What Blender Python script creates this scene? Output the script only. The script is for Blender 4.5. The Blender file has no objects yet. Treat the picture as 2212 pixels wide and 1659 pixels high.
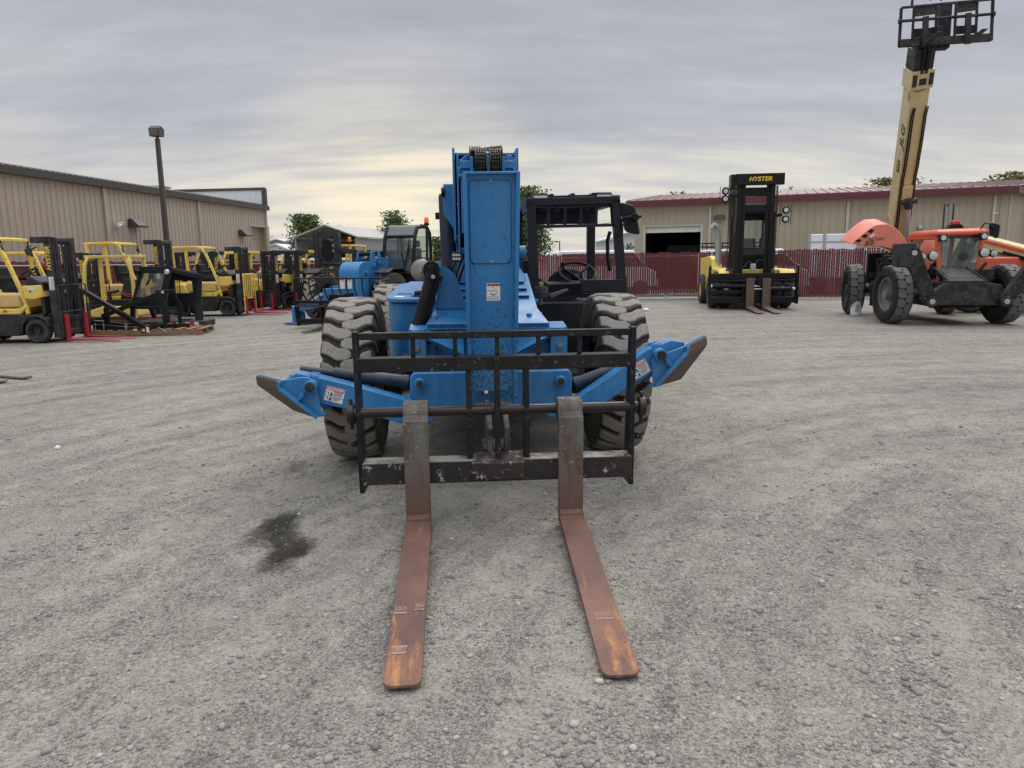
import bpy, bmesh, math, random
import numpy as np
from mathutils import Vector, Matrix, noise
from math import sin, cos, tan, pi, radians, sqrt, atan2
random.seed(7); rng = np.random.default_rng(7)
SC = bpy.context.scene
# ------------------------------------------------------------------ camera
FPX, PIT, ROLL, CAMZ = 1560.0, radians(9.8), radians(0.7), 1.65
cam = bpy.data.cameras.new('camera'); camo = bpy.data.objects.new('camera', cam)
SC.collection.objects.link(camo); SC.camera = camo
cam.sensor_width = 36; cam.lens = FPX / 2212 * 36; cam.clip_end = 3000; cam.clip_start = 0.05
_F = Vector((0, cos(PIT), -sin(PIT))); _U = Vector((0, sin(PIT), cos(PIT))); _R = Vector((1, 0, 0))
_r = _R * cos(ROLL) - _U * sin(ROLL); _u = _R * sin(ROLL) + _U * cos(ROLL)
camo.matrix_world = Matrix(((_r.x, _u.x, -_F.x, 0), (_r.y, _u.y, -_F.y, 0), (_r.z, _u.z, -_F.z, CAMZ), (0, 0, 0, 1)))
# ------------------------------------------------------------------ world
SUN_EL, SUN_AZ = radians(52), radians(20)
W = bpy.data.worlds.new('World'); SC.world = W; W.use_nodes = True
nt = W.node_tree; nt.nodes.clear()
def wn(t, **k):
    n = nt.nodes.new(t)
    for a, b in k.items(): setattr(n, a, b)
    return n
def wmath(op, a, b=None, clamp=False):
    n = wn('ShaderNodeMath', operation=op, use_clamp=clamp)
    for i, x in enumerate((a, b)):
        if x is None: continue
        if isinstance(x, (int, float)): n.inputs[i].default_value = x
        else: nt.links.new(x, n.inputs[i])
    return n.outputs[0]
def wmix(f, a, b, mode='MIX'):
    n = wn('ShaderNodeMix', data_type='RGBA', blend_type=mode)
    for i, x in ((0, f), (6, a), (7, b)):
        if isinstance(x, (int, float)): n.inputs[i].default_value = x
        elif isinstance(x, tuple): n.inputs[i].default_value = (*x, 1)
        else: nt.links.new(x, n.inputs[i])
    return n.outputs[2]
def wramp(f, stops):
    n = wn('ShaderNodeValToRGB'); el = n.color_ramp.elements
    while len(el) < len(stops): el.new(0.5)
    for e, (p, c) in zip(el, stops): e.position = p; e.color = (*c, 1) if isinstance(c, tuple) else (c, c, c, 1)
    nt.links.new(f, n.inputs[0]); return n.outputs[0]
sky = wn('ShaderNodeTexSky', sky_type='NISHITA', sun_disc=False, sun_elevation=SUN_EL, sun_rotation=SUN_AZ)
tc = wn('ShaderNodeTexCoord'); sp = wn('ShaderNodeSeparateXYZ'); nt.links.new(tc.outputs['Generated'], sp.inputs[0])
dz = wmath('MAXIMUM', sp.outputs[2], 0.0)
den = wmath('ADD', dz, 0.20)
cx_ = wmath('DIVIDE', sp.outputs[0], den); cy_ = wmath('DIVIDE', sp.outputs[1], den)
cb = wn('ShaderNodeCombineXYZ'); nt.links.new(cx_, cb.inputs[0]); nt.links.new(cy_, cb.inputs[1])
def wnoise(scale, det, rough, rot=0.0, sc=(1, 1, 1), dist=0.0):
    m = wn('ShaderNodeMapping'); m.inputs['Rotation'].default_value = (0, 0, rot); m.inputs['Scale'].default_value = sc
    nt.links.new(cb.outputs[0], m.inputs[0])
    n = wn('ShaderNodeTexNoise'); n.inputs['Scale'].default_value = scale; n.inputs['Detail'].default_value = det
    n.inputs['Roughness'].default_value = rough; n.inputs['Distortion'].default_value = dist
    nt.links.new(m.outputs[0], n.inputs['Vector']); return n.outputs[0]
n1 = wnoise(1.25, 6, 0.5, 0.12, (0.42, 1.0, 1), 0.25)
n2 = wnoise(2.3, 9, 0.56, -0.10, (0.45, 1.7, 1), 0.15)
n4 = wnoise(5.5, 8, 0.62, -0.15, (0.55, 1.5, 1), 0.2)
n3 = wnoise(1.1, 6, 0.5, 0.25, (0.45, 1.0, 1), 0.2)
deck = wramp(n1, [(0.32, (0.385, 0.40, 0.455)), (0.5, (0.46, 0.475, 0.52)), (0.68, (0.565, 0.572, 0.59))])
fine = wramp(n2, [(0.3, 0.95), (0.7, 1.045)])
deck = wmix(1.0, deck, fine, 'MULTIPLY')
deck = wmix(1.0, deck, wramp(wmath('ADD', n4, wmath('MULTIPLY', wmath('SUBTRACT', n1, 0.5), 0.5)), [(0.35, 0.965), (0.50, 1.0), (0.68, 1.075)]), 'MULTIPLY')
# thinner, lit cloud low over the yard: pale cream bands with grey streaks
low = wramp(wmath('ADD', wmath('MULTIPLY', n2, 0.72), wmath('MULTIPLY', n4, 0.28)), [(0.34, (0.54, 0.54, 0.55)), (0.46, (0.68, 0.66, 0.63)), (0.56, (0.82, 0.77, 0.66)), (0.66, (1.0, 0.91, 0.72))])
lowf = wramp(wmath('ADD', dz, wmath('MULTIPLY', wmath('SUBTRACT', n3, 0.5), 0.13)), [(0.04, 0.95), (0.11, 0.78), (0.175, 0.0)])
fwd = wramp(wmath('ADD', sp.outputs[1], wmath('MULTIPLY', sp.outputs[0], 0.22)), [(0.2, 0.25), (0.85, 1.0)])
col = wmix(wmath('MULTIPLY', lowf, fwd), deck, low)
# the hidden sun glows through the low cloud left of centre
gv_ = wn('ShaderNodeVectorMath', operation='DOT_PRODUCT'); nt.links.new(tc.outputs['Generated'], gv_.inputs[0]); gv_.inputs[1].default_value = (-0.15, 0.987, 0.055)
glow = wramp(gv_.outputs['Value'], [(0.974, 0.0), (0.992, 0.35), (1.0, 0.8)])
glow = wmath('MULTIPLY', glow, wramp(n2, [(0.36, 0.25), (0.60, 1.0)]))
col = wmix(glow, col, (1.12, 0.99, 0.70))
haze_ = wramp(dz, [(0.0, 0.6), (0.06, 0.0)])
col = wmix(haze_, col, (0.66, 0.64, 0.60))
# an overcast sky is brightest overhead
up = wramp(dz, [(0.42, 1.0), (0.90, 0.0)])
gain = wmath('ADD', 1.0, wmath('MULTIPLY', wmath('SUBTRACT', 1.0, up), 2.6))
back = wramp(sp.outputs[1], [(0.25, 1.25), (0.55, 1.0)])
gain = wmath('MULTIPLY', gain, back)
sc_ = wn('ShaderNodeVectorMath', operation='SCALE'); nt.links.new(col, sc_.inputs[0]); nt.links.new(wmath('MULTIPLY', gain, 10.0), sc_.inputs['Scale'])
full = wmix(0.94, sky.outputs[0], sc_.outputs[0])
bg = wn('ShaderNodeBackground'); bg.inputs[1].default_value = 0.1; nt.links.new(full, bg.inputs[0])
wo = wn('ShaderNodeOutputWorld'); nt.links.new(bg.outputs[0], wo.inputs[0])
W.cycles.sampling_method = 'MANUAL'; W.cycles.sample_map_resolution = 512
# ------------------------------------------------------------------ sun (veiled by cloud)
sl = bpy.data.lights.new('sun', 'SUN'); sl.energy = 1.6; sl.angle = radians(35); sl.color = (1.0, 0.95, 0.87)
so = bpy.data.objects.new('sun', sl); SC.collection.objects.link(so)
sd = Vector((sin(SUN_AZ) * cos(SUN_EL), cos(SUN_AZ) * cos(SUN_EL), sin(SUN_EL)))
so.rotation_euler = (-sd).to_track_quat('-Z', 'Y').to_euler()
vs = SC.view_settings; vs.view_transform = 'Standard'; vs.look = 'None'; vs.exposure = 0.0; vs.gamma = 1.0; vs.use_curve_mapping = False
# ------------------------------------------------------------------ helpers
COL = SC.collection
def ray(px, py):
    """world direction of a point of the 2212 x 1659 photograph"""
    u = (px - 1106) / FPX; v = (829.5 - py) / FPX
    return _F + _r * u + _u * v
def P(px, py, Y):
    d = ray(px, py); t = Y / d.y
    return Vector((d.x * t, Y, CAMZ + d.z * t))
def G(px, py, z=0.0):
    d = ray(px, py); t = (z - CAMZ) / d.z
    return Vector((d.x * t, d.y * t, z))
def mkV(X0, Y0, psi):
    """measure a machine: photo point -> local coordinates on the machine's plane y = yl"""
    a = Vector((cos(psi), sin(psi), 0)); b = Vector((-sin(psi), cos(psi), 0)); o = Vector((X0, Y0, 0))
    def V(px, py, yl):
        d = ray(px, py); c = Vector((0, 0, CAMZ))
        t = (yl + (o - c).dot(b)) / d.dot(b)
        w = c + d * t - o
        return Vector((w.dot(a), yl, w.z))
    return V
def basis(d, up=(0, 0, 1)):
    d = Vector(d).normalized(); up = Vector(up)
    if abs(d.dot(up.normalized())) > 0.98: up = Vector((0, 1, 0)) if abs(d.y) < 0.9 else Vector((1, 0, 0))
    s = d.cross(up).normalized(); u = s.cross(d).normalized()
    return d, s, u
class M:
    def __init__(s): s.v = []; s.f = []; s.mi = []; s.cur = 0
    def add(s, vs, fs):
        o = len(s.v); s.v += [tuple(x) for x in vs]; s.f += [[i + o for i in f] for f in fs]; s.mi += [s.cur] * len(fs); return s
    def box(s, c, d, rot=None):
        hx, hy, hz = d[0] / 2, d[1] / 2, d[2] / 2; c = Vector(c)
        vs = [Vector((x, y, z)) for z in (-hz, hz) for x, y in ((-hx, -hy), (hx, -hy), (hx, hy), (-hx, hy))]
        if rot is not None: vs = [rot @ v for v in vs]
        return s.add([v + c for v in vs], [(0, 3, 2, 1), (4, 5, 6, 7), (0, 1, 5, 4), (1, 2, 6, 5), (2, 3, 7, 6), (3, 0, 4, 7)])
    def bx(s, x0, x1, y0, y1, z0, z1): return s.box(((x0 + x1) / 2, (y0 + y1) / 2, (z0 + z1) / 2), (abs(x1 - x0), abs(y1 - y0), abs(z1 - z0)))
    def bar(s, p, q, w, h, up=(0, 0, 1), w2=None, h2=None):
        p, q = Vector(p), Vector(q); d, a, u = basis(q - p, up); w2 = w if w2 is None else w2; h2 = h if h2 is None else h2
        vs = []
        for c, ww, hh in ((p, w, h), (q, w2, h2)):
            for i, j in ((-1, -1), (1, -1), (1, 1), (-1, 1)): vs.append(c + a * (i * ww / 2) + u * (j * hh / 2))
        return s.add(vs, [(3, 2, 1, 0), (4, 5, 6, 7), (0, 1, 5, 4), (1, 2, 6, 5), (2, 3, 7, 6), (3, 0, 4, 7)])
    def cyl(s, p, q, r, r2=None, n=16):
        p, q = Vector(p), Vector(q); d, a, u = basis(q - p); r2 = r if r2 is None else r2
        vs = []
        for c, rr in ((p, r), (q, r2)):
            for i in range(n):
                t = 2 * pi * i / n; vs.append(c + a * (cos(t) * rr) + u * (sin(t) * rr))
        fs = [(i, (i + 1) % n, n + (i + 1) % n, n + i) for i in range(n)] + [list(range(n))[::-1], list(range(n, 2 * n))]
        return s.add(vs, fs)
    def prism(s, pts, vec):
        vec = Vector(vec); n = len(pts); a = [Vector(p) for p in pts]; b = [p + vec for p in a]
        return s.add(a + b, [list(range(n))[::-1], list(range(n, 2 * n))] + [(i, (i + 1) % n, n + (i + 1) % n, n + i) for i in range(n)])
    def loft(s, secs, closed=False, cap=True):
        n = len(secs[0]); vs = [p for sec in secs for p in sec]; fs = []
        m = len(secs)
        for k in range(m - (0 if closed else 1)):
            k2 = (k + 1) % m
            for i in range(n): fs.append((k * n + i, k * n + (i + 1) % n, k2 * n + (i + 1) % n, k2 * n + i))
        if cap and not closed: fs += [list(range(n))[::-1], list(range((m - 1) * n, m * n))]
        return s.add(vs, fs)
    def tube(s, pts, r, n=8, closed=False):
        pts = [Vector(p) for p in pts]; m = len(pts); secs = []; up = None
        for i, p in enumerate(pts):
            if closed: d = pts[(i + 1) % m] - pts[i - 1]
            else: d = pts[min(i + 1, m - 1)] - pts[max(i - 1, 0)]
            d.normalize()
            if up is None: _, a, up = basis(d)
            a = d.cross(up).normalized(); up = a.cross(d).normalized()
            secs.append([p + a * (cos(2 * pi * k / n) * r) + up * (sin(2 * pi * k / n) * r) for k in range(n)])
        return s.loft(secs, closed)
    def lathe(s, prof, o, axis, n=32):
        o = Vector(o); d, a, u = basis(axis)
        secs = []
        for k in range(n):
            t = 2 * pi * k / n; rd = a * cos(t) + u * sin(t)
            secs.append([o + rd * r + d * h for r, h in prof])
        m = len(prof); vs = [p for sec in secs for p in sec]
        fs = [(k * m + i, k * m + i + 1, ((k + 1) % n) * m + i + 1, ((k + 1) % n) * m + i) for k in range(n) for i in range(m - 1)]
        return s.add(vs, fs)
    def ring(s, c, axis, R, r, n=28, k=8, ex=1.0):
        d, a, u = basis(axis); c = Vector(c)
        return s.tube([c + a * (cos(2 * pi * i / n) * R) + u * (sin(2 * pi * i / n) * R * ex) for i in range(n)], r, k, True)
    def poly(s, pts): return s.add(pts, [list(range(len(pts)))])
    def build(s, name, mat, parent=None, bevel=0.0, sharp=34, seg=2, smooth=True):
        me = bpy.data.meshes.new(name); me.from_pydata(s.v, [], s.f)
        for mm in (mat if isinstance(mat, (list, tuple)) else [mat]): me.materials.append(mm)
        me.polygons.foreach_set('material_index', s.mi)
        b = bmesh.new(); b.from_mesh(me); bmesh.ops.recalc_face_normals(b, faces=b.faces); b.to_mesh(me); b.free()
        if smooth: me.shade_smooth(); me.set_sharp_from_angle(angle=radians(sharp))
        me.update()
        o = bpy.data.objects.new(name, me); COL.objects.link(o)
        if parent is not None: o.parent = parent
        if bevel:
            bm_ = o.modifiers.new('bevel', 'BEVEL'); bm_.width = bevel; bm_.segments = seg; bm_.limit_method = 'ANGLE'; bm_.angle_limit = radians(35)
        return o
def tag(o, label, cat, group=None, kind=None):
    o['label'] = label; o['category'] = cat
    if group: o['group'] = group
    if kind: o['kind'] = kind
    return o
def thing(name, label, cat, loc=(0, 0, 0), rz=0.0, group=None):
    o = bpy.data.objects.new(name, None); COL.objects.link(o); o.location = loc; o.rotation_euler = (0, 0, rz); o.empty_display_size = 0.2
    return tag(o, label, cat, group)
def struct(o): o['kind'] = 'structure'; return o
def copy_tree(o, parent=None):
    c = o.copy(); COL.objects.link(c)
    if parent is not None: c.parent = parent
    for ch in list(o.children): copy_tree(ch, c)
    return c
def lettering(s, size, mat, parent, o, right, up, shear=0.0, bold=0.0, depth=0.003, align='CENTER', space=1.0, sx=1.0, name='lettering'):
    cu = bpy.data.curves.new('t', 'FONT'); cu.body = s; cu.size = size; cu.shear = shear; cu.offset = bold * size; cu.extrude = depth / 2
    cu.align_x = align; cu.align_y = 'CENTER'; cu.space_character = space; cu.resolution_u = 3
    ob = bpy.data.objects.new('t', cu); COL.objects.link(ob)
    dg = bpy.context.evaluated_depsgraph_get(); me = bpy.data.meshes.new_from_object(ob.evaluated_get(dg))
    bpy.data.objects.remove(ob); bpy.data.curves.remove(cu)
    r = Vector(right).normalized(); u = Vector(up).normalized(); n = r.cross(u).normalized(); u = n.cross(r); o = Vector(o)
    me.transform(Matrix(((r.x * sx, u.x, n.x, o.x), (r.y * sx, u.y, n.y, o.y), (r.z * sx, u.z, n.z, o.z), (0, 0, 0, 1))))
    me.materials.clear(); me.materials.append(mat); me.name = name
    ob = bpy.data.objects.new(name, me); COL.objects.link(ob); ob.parent = parent
    return ob
# ------------------------------------------------------------------ materials
def srgb(r, g, b):
    f = lambda c: (c / 255 / 12.92) if c / 255 <= 0.04045 else ((c / 255 + 0.055) / 1.055) ** 2.4
    return (f(r), f(g), f(b))
class N:
    """small node-graph helper"""
    def __init__(s, name):
        s.m = bpy.data.materials.new(name); s.m.use_nodes = True; s.t = s.m.node_tree; s.t.nodes.clear()
        s.o = s.n('ShaderNodeOutputMaterial'); s.b = s.n('ShaderNodeBsdfPrincipled'); s.t.links.new(s.b.outputs[0], s.o.inputs[0])
        s.tc = s.n('ShaderNodeTexCoord'); s.co = s.tc.outputs['Object']
    def n(s, t, **k):
        x = s.t.nodes.new(t)
        for a, b in k.items(): setattr(x, a, b)
        return x
    def put(s, sock, x):
        if isinstance(x, (int, float)): sock.default_value = x
        elif isinstance(x, tuple): sock.default_value = (*x, 1) if len(x) == 3 and sock.type == 'RGBA' else x
        else: s.t.links.new(x, sock)
    def math(s, op, a, b=None, clamp=False):
        x = s.n('ShaderNodeMath', operation=op, use_clamp=clamp); s.put(x.inputs[0], a)
        if b is not None: s.put(x.inputs[1], b)
        return x.outputs[0]
    def mix(s, f, a, b, mode='MIX'):
        x = s.n('ShaderNodeMix', data_type='RGBA', blend_type=mode); s.put(x.inputs[0], f); s.put(x.inputs[6], a); s.put(x.inputs[7], b); return x.outputs[2]
    def map(s, sc=(1, 1, 1), rot=(0, 0, 0), loc=(0, 0, 0), src=None):
        x = s.n('ShaderNodeMapping'); x.inputs['Scale'].default_value = sc; x.inputs['Rotation'].default_value = rot; x.inputs['Location'].default_value = loc
        s.put(x.inputs[0], src or s.co); return x.outputs[0]
    def noise(s, scale, det=4, rough=0.55, vec=None, dist=0.0):
        x = s.n('ShaderNodeTexNoise'); x.inputs['Scale'].default_value = scale; x.inputs['Detail'].default_value = det
        x.inputs['Roughness'].default_value = rough; x.inputs['Distortion'].default_value = dist; s.put(x.inputs['Vector'], vec or s.co); return x.outputs[0]
    def vor(s, scale, vec=None, out='Color', feat='F1', rand=1.0):
        x = s.n('ShaderNodeTexVoronoi', feature=feat); x.inputs['Scale'].default_value = scale; x.inputs['Randomness'].default_value = rand; s.put(x.inputs['Vector'], vec or s.co); return x.outputs[out]
    def ramp(s, f, stops, interp='LINEAR'):
        x = s.n('ShaderNodeValToRGB'); el = x.color_ramp.elements; x.color_ramp.interpolation = interp
        while len(el) < len(stops): el.new(0.5)
        for e, (p, c) in zip(el, stops): e.position = p; e.color = (*c, 1) if isinstance(c, tuple) else (c, c, c, 1)
        s.put(x.inputs[0], f); return x.outputs[0]
    def bump(s, h, st=0.3, dist=0.01, nrm=None):
        x = s.n('ShaderNodeBump'); x.inputs['Strength'].default_value = st; x.inputs['Distance'].default_value = dist; s.put(x.inputs['Height'], h)
        if nrm is not None: s.put(x.inputs['Normal'], nrm)
        return x.outputs[0]
    def out(s, col=None, rough=None, metal=None, nrm=None, **k):
        for key, x in (('Base Color', col), ('Roughness', rough), ('Metallic', metal), ('Normal', nrm)):
            if x is not None: s.put(s.b.inputs[key], x)
        for key, x in k.items(): s.put(s.b.inputs[key.replace('_', ' ')], x)
        return s.m
def paint(name, col, rough=0.42, metal=0.0, vary=0.10, dust=None, chips=None, scale=1.0, bump=0.0, spec=0.5, streak=0.0):
    """painted or bare surface: mottled tone, dust = (colour, amount), chips = (colour, scale, threshold)"""
    g = N(name); big = g.noise(2.2 * scale, 5, 0.6); c = g.mix(1.0, col, g.ramp(big, [(0.25, 1 - vary), (0.75, 1 + vary)]), 'MULTIPLY')
    if dust:
        f = g.ramp(g.noise(5 * scale, 8, 0.68, dist=0.6), [(0.42, 0.0), (0.75, 1.0)])
        c = g.mix(g.math('MULTIPLY', f, dust[1]), c, dust[0])
    if streak:   # grime washed down the panels, and scuffs
        v = g.noise(5, 7, 0.68, g.map((3.0, 3.0, 0.35)), 0.2); c = g.mix(g.math('MULTIPLY', g.ramp(v, [(0.50, 0.0), (0.72, 1.0)]), streak), c, tuple(x * 0.45 + 0.012 for x in col))
        v2 = g.noise(11, 6, 0.7, g.map((1, 1, 1), (0.5, 0.3, 0.7)), 1.0); c = g.mix(g.ramp(v2, [(0.62, 0.0), (0.74, 0.30)]), c, (0.22, 0.23, 0.23))
    ro = g.ramp(g.noise(9 * scale, 4, 0.6), [(0.3, max(0.02, rough - 0.10)), (0.7, min(1, rough + 0.12))])
    nrm = None
    if chips:
        n = g.noise(chips[1], 5, 0.62, dist=0.3); ma = g.ramp(g.noise(chips[1] * 0.09, 3, 0.6), [(0.35, 0.0), (0.62, 0.055)])
        f = g.ramp(g.math('ADD', n, ma), [(chips[2], 0.0), (chips[2] + 0.018, 1.0)])
        c = g.mix(f, c, chips[0]); ro = g.mix(f, ro, (0.75, 0.75, 0.75))
    if bump: nrm = g.bump(g.noise(60 * scale, 4, 0.6), 0.5, bump)
    return g.out(c, ro, metal, nrm, Specular_IOR_Level=spec)
def flat(name, col, rough=0.5, metal=0.0, **k): return N(name).out(col, rough, metal, **k)
def glassy(name, tint=(0.75, 0.85, 0.82), mixf=0.82, rough=0.03):
    g = N(name); tr = g.n('ShaderNodeBsdfTransparent'); tr.inputs[0].default_value = (*tint, 1)
    gl = g.n('ShaderNodeBsdfGlossy'); gl.inputs['Roughness'].default_value = rough; gl.inputs[0].default_value = (0.9, 0.95, 0.95, 1)
    fr = g.n('ShaderNodeFresnel'); fr.inputs[0].default_value = 1.5
    d = g.n('ShaderNodeBsdfDiffuse'); d.inputs[0].default_value = (0.25, 0.26, 0.25, 1)
    m0 = g.n('ShaderNodeMixShader'); m0.inputs[0].default_value = 1 - mixf; g.t.links.new(tr.outputs[0], m0.inputs[1]); g.t.links.new(d.outputs[0], m0.inputs[2])
    m1 = g.n('ShaderNodeMixShader'); g.t.links.new(fr.outputs[0], m1.inputs[0]); g.t.links.new(m0.outputs[0], m1.inputs[1]); g.t.links.new(gl.outputs[0], m1.inputs[2])
    g.t.links.new(m1.outputs[0], g.o.inputs[0]); return g.m
DUST = (0.30, 0.28, 0.25)
def nose_paint():
    """blue nose plate: stone chips crowd towards its foot, a few up high"""
    g = N('chipped_blue_paint'); sp_ = g.n('ShaderNodeSeparateXYZ'); g.put(sp_.inputs[0], g.co); z = sp_.outputs[2]
    c = g.mix(1.0, (0.014, 0.160, 0.385), g.ramp(g.noise(1.8, 5, 0.6), [(0.25, 0.86), (0.75, 1.16)]), 'MULTIPLY')
    c = g.mix(g.math('MULTIPLY', g.ramp(g.noise(4, 8, 0.7, g.map((1, 1, .5)), 0.6), [(0.45, 0.0), (0.75, 1.0)]), 0.35), c, (0.10, 0.22, 0.36))
    c = g.mix(g.ramp(z, [(0.9, 0.28), (1.45, 0.18), (1.462, 0.0)]), c, (0.10, 0.24, 0.42))
    den_ = g.ramp(g.math('MULTIPLY', z, 0.4), [(0.34, 0.095), (0.54, 0.035), (0.60, 0.0), (0.9, -0.0)])
    n = g.math('ADD', g.noise(48, 4, 0.6, None, 0.4), den_)
    n = g.math('ADD', n, g.ramp(g.noise(6, 2, 0.5), [(0.4, 0.0), (0.65, 0.04)]))
    c = g.mix(g.ramp(n, [(0.655, 0.0), (0.672, 1.0)]), c, (0.03, 0.045, 0.062))
    c = g.mix(g.ramp(n, [(0.735, 0.0), (0.755, 1.0)]), c, (0.13, 0.105, 0.08))
    return g.out(c, g.ramp(g.noise(12, 4, 0.6), [(0.3, 0.32), (0.7, 0.5)]))
def tread(name, r0, r1, ctop, cgroove):
    """tyre rubber: pale worn dust on the lug tops, a darker tone between them, brownish side walls"""
    g = N(name); sp_ = g.n('ShaderNodeSeparateXYZ'); g.put(sp_.inputs[0], g.co)
    r = g.math('SQRT', g.math('ADD', g.math('MULTIPLY', sp_.outputs[1], sp_.outputs[1]), g.math('MULTIPLY', sp_.outputs[2], sp_.outputs[2])))
    rr = g.math('ADD', r, g.math('MULTIPLY', g.math('SUBTRACT', g.noise(26, 4, 0.6), 0.5), 0.012)); k = g.math('SUBTRACT', rr, r0); f = g.math('DIVIDE', k, r1 - r0, True)
    c = g.mix(f, cgroove, ctop); w = g.ramp(g.noise(3.5, 6, 0.65), [(0.35, 0.0), (0.7, 0.55)])
    c = g.mix(g.math('MULTIPLY', w, g.math('SUBTRACT', 1.0, f)), c, tuple(x * 1.7 for x in (cgroove[0], cgroove[1] * 0.9, cgroove[2] * 0.75)))
    c = g.mix(1.0, c, g.ramp(g.noise(45, 5, 0.7), [(0.3, 0.78), (0.7, 1.2)]), 'MULTIPLY')
    return g.out(c, 0.88, None, g.bump(g.noise(80, 4, 0.7), 0.4, 0.003), Specular_IOR_Level=0.3)
def blade_rust():
    g = N('rusty_fork_steel'); sp_ = g.n('ShaderNodeSeparateXYZ'); g.put(sp_.inputs[0], g.co); y = g.math('MULTIPLY', sp_.outputs[1], -1.0)
    n = g.math('ADD', g.math('MULTIPLY', g.noise(3.0, 6, 0.6, g.map((7, 0.9, 3)), 0.25), 0.75), g.math('MULTIPLY', g.noise(38, 4, 0.7, g.map((1, .45, 1))), 0.25)); n2 = g.noise(2.4, 6, 0.6, g.map((1, 1, 1)))
    c = g.mix(g.ramp(n2, [(0.35, 0.0), (0.65, 1.0)]), (0.095, 0.050, 0.040), (0.185, 0.090, 0.062))
    tipf = g.ramp(g.math('MULTIPLY', g.math('SUBTRACT', y, 1.8), 0.55), [(0.0, 0.09), (0.12, 0.03), (0.5, 0.035), (0.78, 0.105), (0.97, 0.13), (1.0, 0.05)])
    o = g.math('ADD', n, tipf); c = g.mix(g.ramp(o, [(0.62, 0.0), (0.74, 0.85)]), c, (0.34, 0.140, 0.046))
    c = g.mix(g.ramp(g.math('ADD', o, g.math('MULTIPLY', g.noise(30, 4, 0.6), 0.2)), [(0.80, 0.0), (0.92, 0.7)]), c, (0.42, 0.25, 0.11))
    c = g.mix(g.ramp(g.noise(60, 3, 0.6), [(0.70, 0.0), (0.73, 0.8)]), c, (0.03, 0.02, 0.02))
    c = g.mix(1.0, c, g.ramp(g.noise(90, 5, 0.75), [(0.3, 0.74), (0.7, 1.25)]), 'MULTIPLY')
    return g.out(c, 0.72, None, g.bump(g.noise(150, 4, 0.7), 0.5, 0.003))
m_blue = paint('blue_paint', (0.014, 0.160, 0.385), 0.38, dust=((0.11, 0.25, 0.38), 0.35), chips=((0.17, 0.16, 0.14), 34, 0.665), vary=0.18, streak=0.6)
m_bluechip = nose_paint()
m_bluedk = paint('navy_paint', (0.008, 0.016, 0.035), 0.4, dust=(DUST, 0.10))
m_black = paint('black_paint', (0.0075, 0.0075, 0.009), 0.38, dust=((0.07, 0.067, 0.063), 0.14), vary=0.25, spec=0.22)
m_blackw = paint('worn_black_paint', (0.0075, 0.0075, 0.0085), 0.36, dust=((0.09, 0.085, 0.08), 0.18), chips=((0.15, 0.135, 0.115), 40, 0.68), vary=0.25, spec=0.3)
m_cabblk = paint('cab_charcoal', (0.011, 0.0125, 0.018), 0.36, dust=((0.06, 0.06, 0.065), 0.16), vary=0.2, spec=0.25)
m_dgrey = paint('dark_grey_metal', (0.022, 0.023, 0.025), 0.5, dust=(DUST, 0.16), vary=0.2, spec=0.3)
m_dirtyblk = paint('dirty_black_frame', (0.013, 0.013, 0.014), 0.55, dust=((0.17, 0.16, 0.14), 0.38), chips=((0.16, 0.145, 0.12), 20, 0.68), vary=0.3, spec=0.3)
m_rubber = tread('dusty_rubber', 0.628, 0.660, (0.235, 0.218, 0.185), (0.046, 0.042, 0.035))
m_rubdk = paint('dark_rubber', (0.030, 0.030, 0.031), 0.8, dust=((0.13, 0.122, 0.11), 0.45), vary=0.25, scale=2, bump=0.002)
m_rubblk = tread('block_rubber', 0.655, 0.690, (0.15, 0.147, 0.14), (0.02, 0.02, 0.02))
m_steel = paint('bright_steel', (0.55, 0.55, 0.54), 0.28, 1.0, vary=0.15)
m_chrome = paint('scuffed_chrome', (0.24, 0.23, 0.21), 0.34, 0.85, vary=0.2, dust=((0.22, 0.19, 0.15), 0.5))
m_yellow = paint('yellow_paint', (0.80, 0.575, 0.10), 0.42, dust=((0.52, 0.42, 0.22), 0.5), vary=0.10, streak=0.4)
m_yellow2 = paint('faded_yellow_paint', (0.66, 0.47, 0.12), 0.5, dust=((0.45, 0.36, 0.2), 0.5), vary=0.10)
m_red = paint('red_paint', (0.33, 0.012, 0.025), 0.45, dust=((0.25, 0.1, 0.09), 0.3))
m_orange = paint('orange_paint', (0.60, 0.085, 0.030), 0.42, dust=((0.6, 0.2, 0.12), 0.4), vary=0.08, streak=0.45)
m_salmon = paint('faded_orange_paint', (0.68, 0.18, 0.11), 0.5, dust=((0.7, 0.3, 0.2), 0.4), vary=0.08, streak=0.3)
m_cream = paint('cream_paint', (0.60, 0.49, 0.25), 0.42, dust=((0.48, 0.41, 0.25), 0.4), vary=0.10, streak=0.35)
m_white = paint('white_paint', (0.74, 0.75, 0.76), 0.4, dust=(DUST, 0.12), vary=0.04)
m_seat = paint('seat_vinyl', (0.011, 0.011, 0.012), 0.5, dust=((0.08, 0.08, 0.08), 0.2), spec=0.25)
m_chain = paint('greasy_chain', (0.03, 0.027, 0.023), 0.4, 0.7, vary=0.4, scale=6, bump=0.004)
m_glass = glassy('window_glass')
m_glassd = glassy('scratched_glass', (0.80, 0.81, 0.77), 0.55, 0.15)
m_lamp = flat('lamp_lens', (0.50, 0.51, 0.50), 0.10, 0.5)
m_amber = flat('amber_lens', (0.85, 0.22, 0.015), 0.2, 0.0, Emission_Color=(0.9, 0.25, 0.02), Emission_Strength=0.0)
m_redlens = flat('red_lens', (0.5, 0.03, 0.03), 0.2)
m_txtY = flat('yellow_lettering', (0.66, 0.44, 0.04), 0.5)
m_txtK = flat('black_lettering', (0.02, 0.02, 0.025), 0.5)
m_txtW = flat('white_lettering', (0.8, 0.8, 0.8), 0.5)
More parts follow.
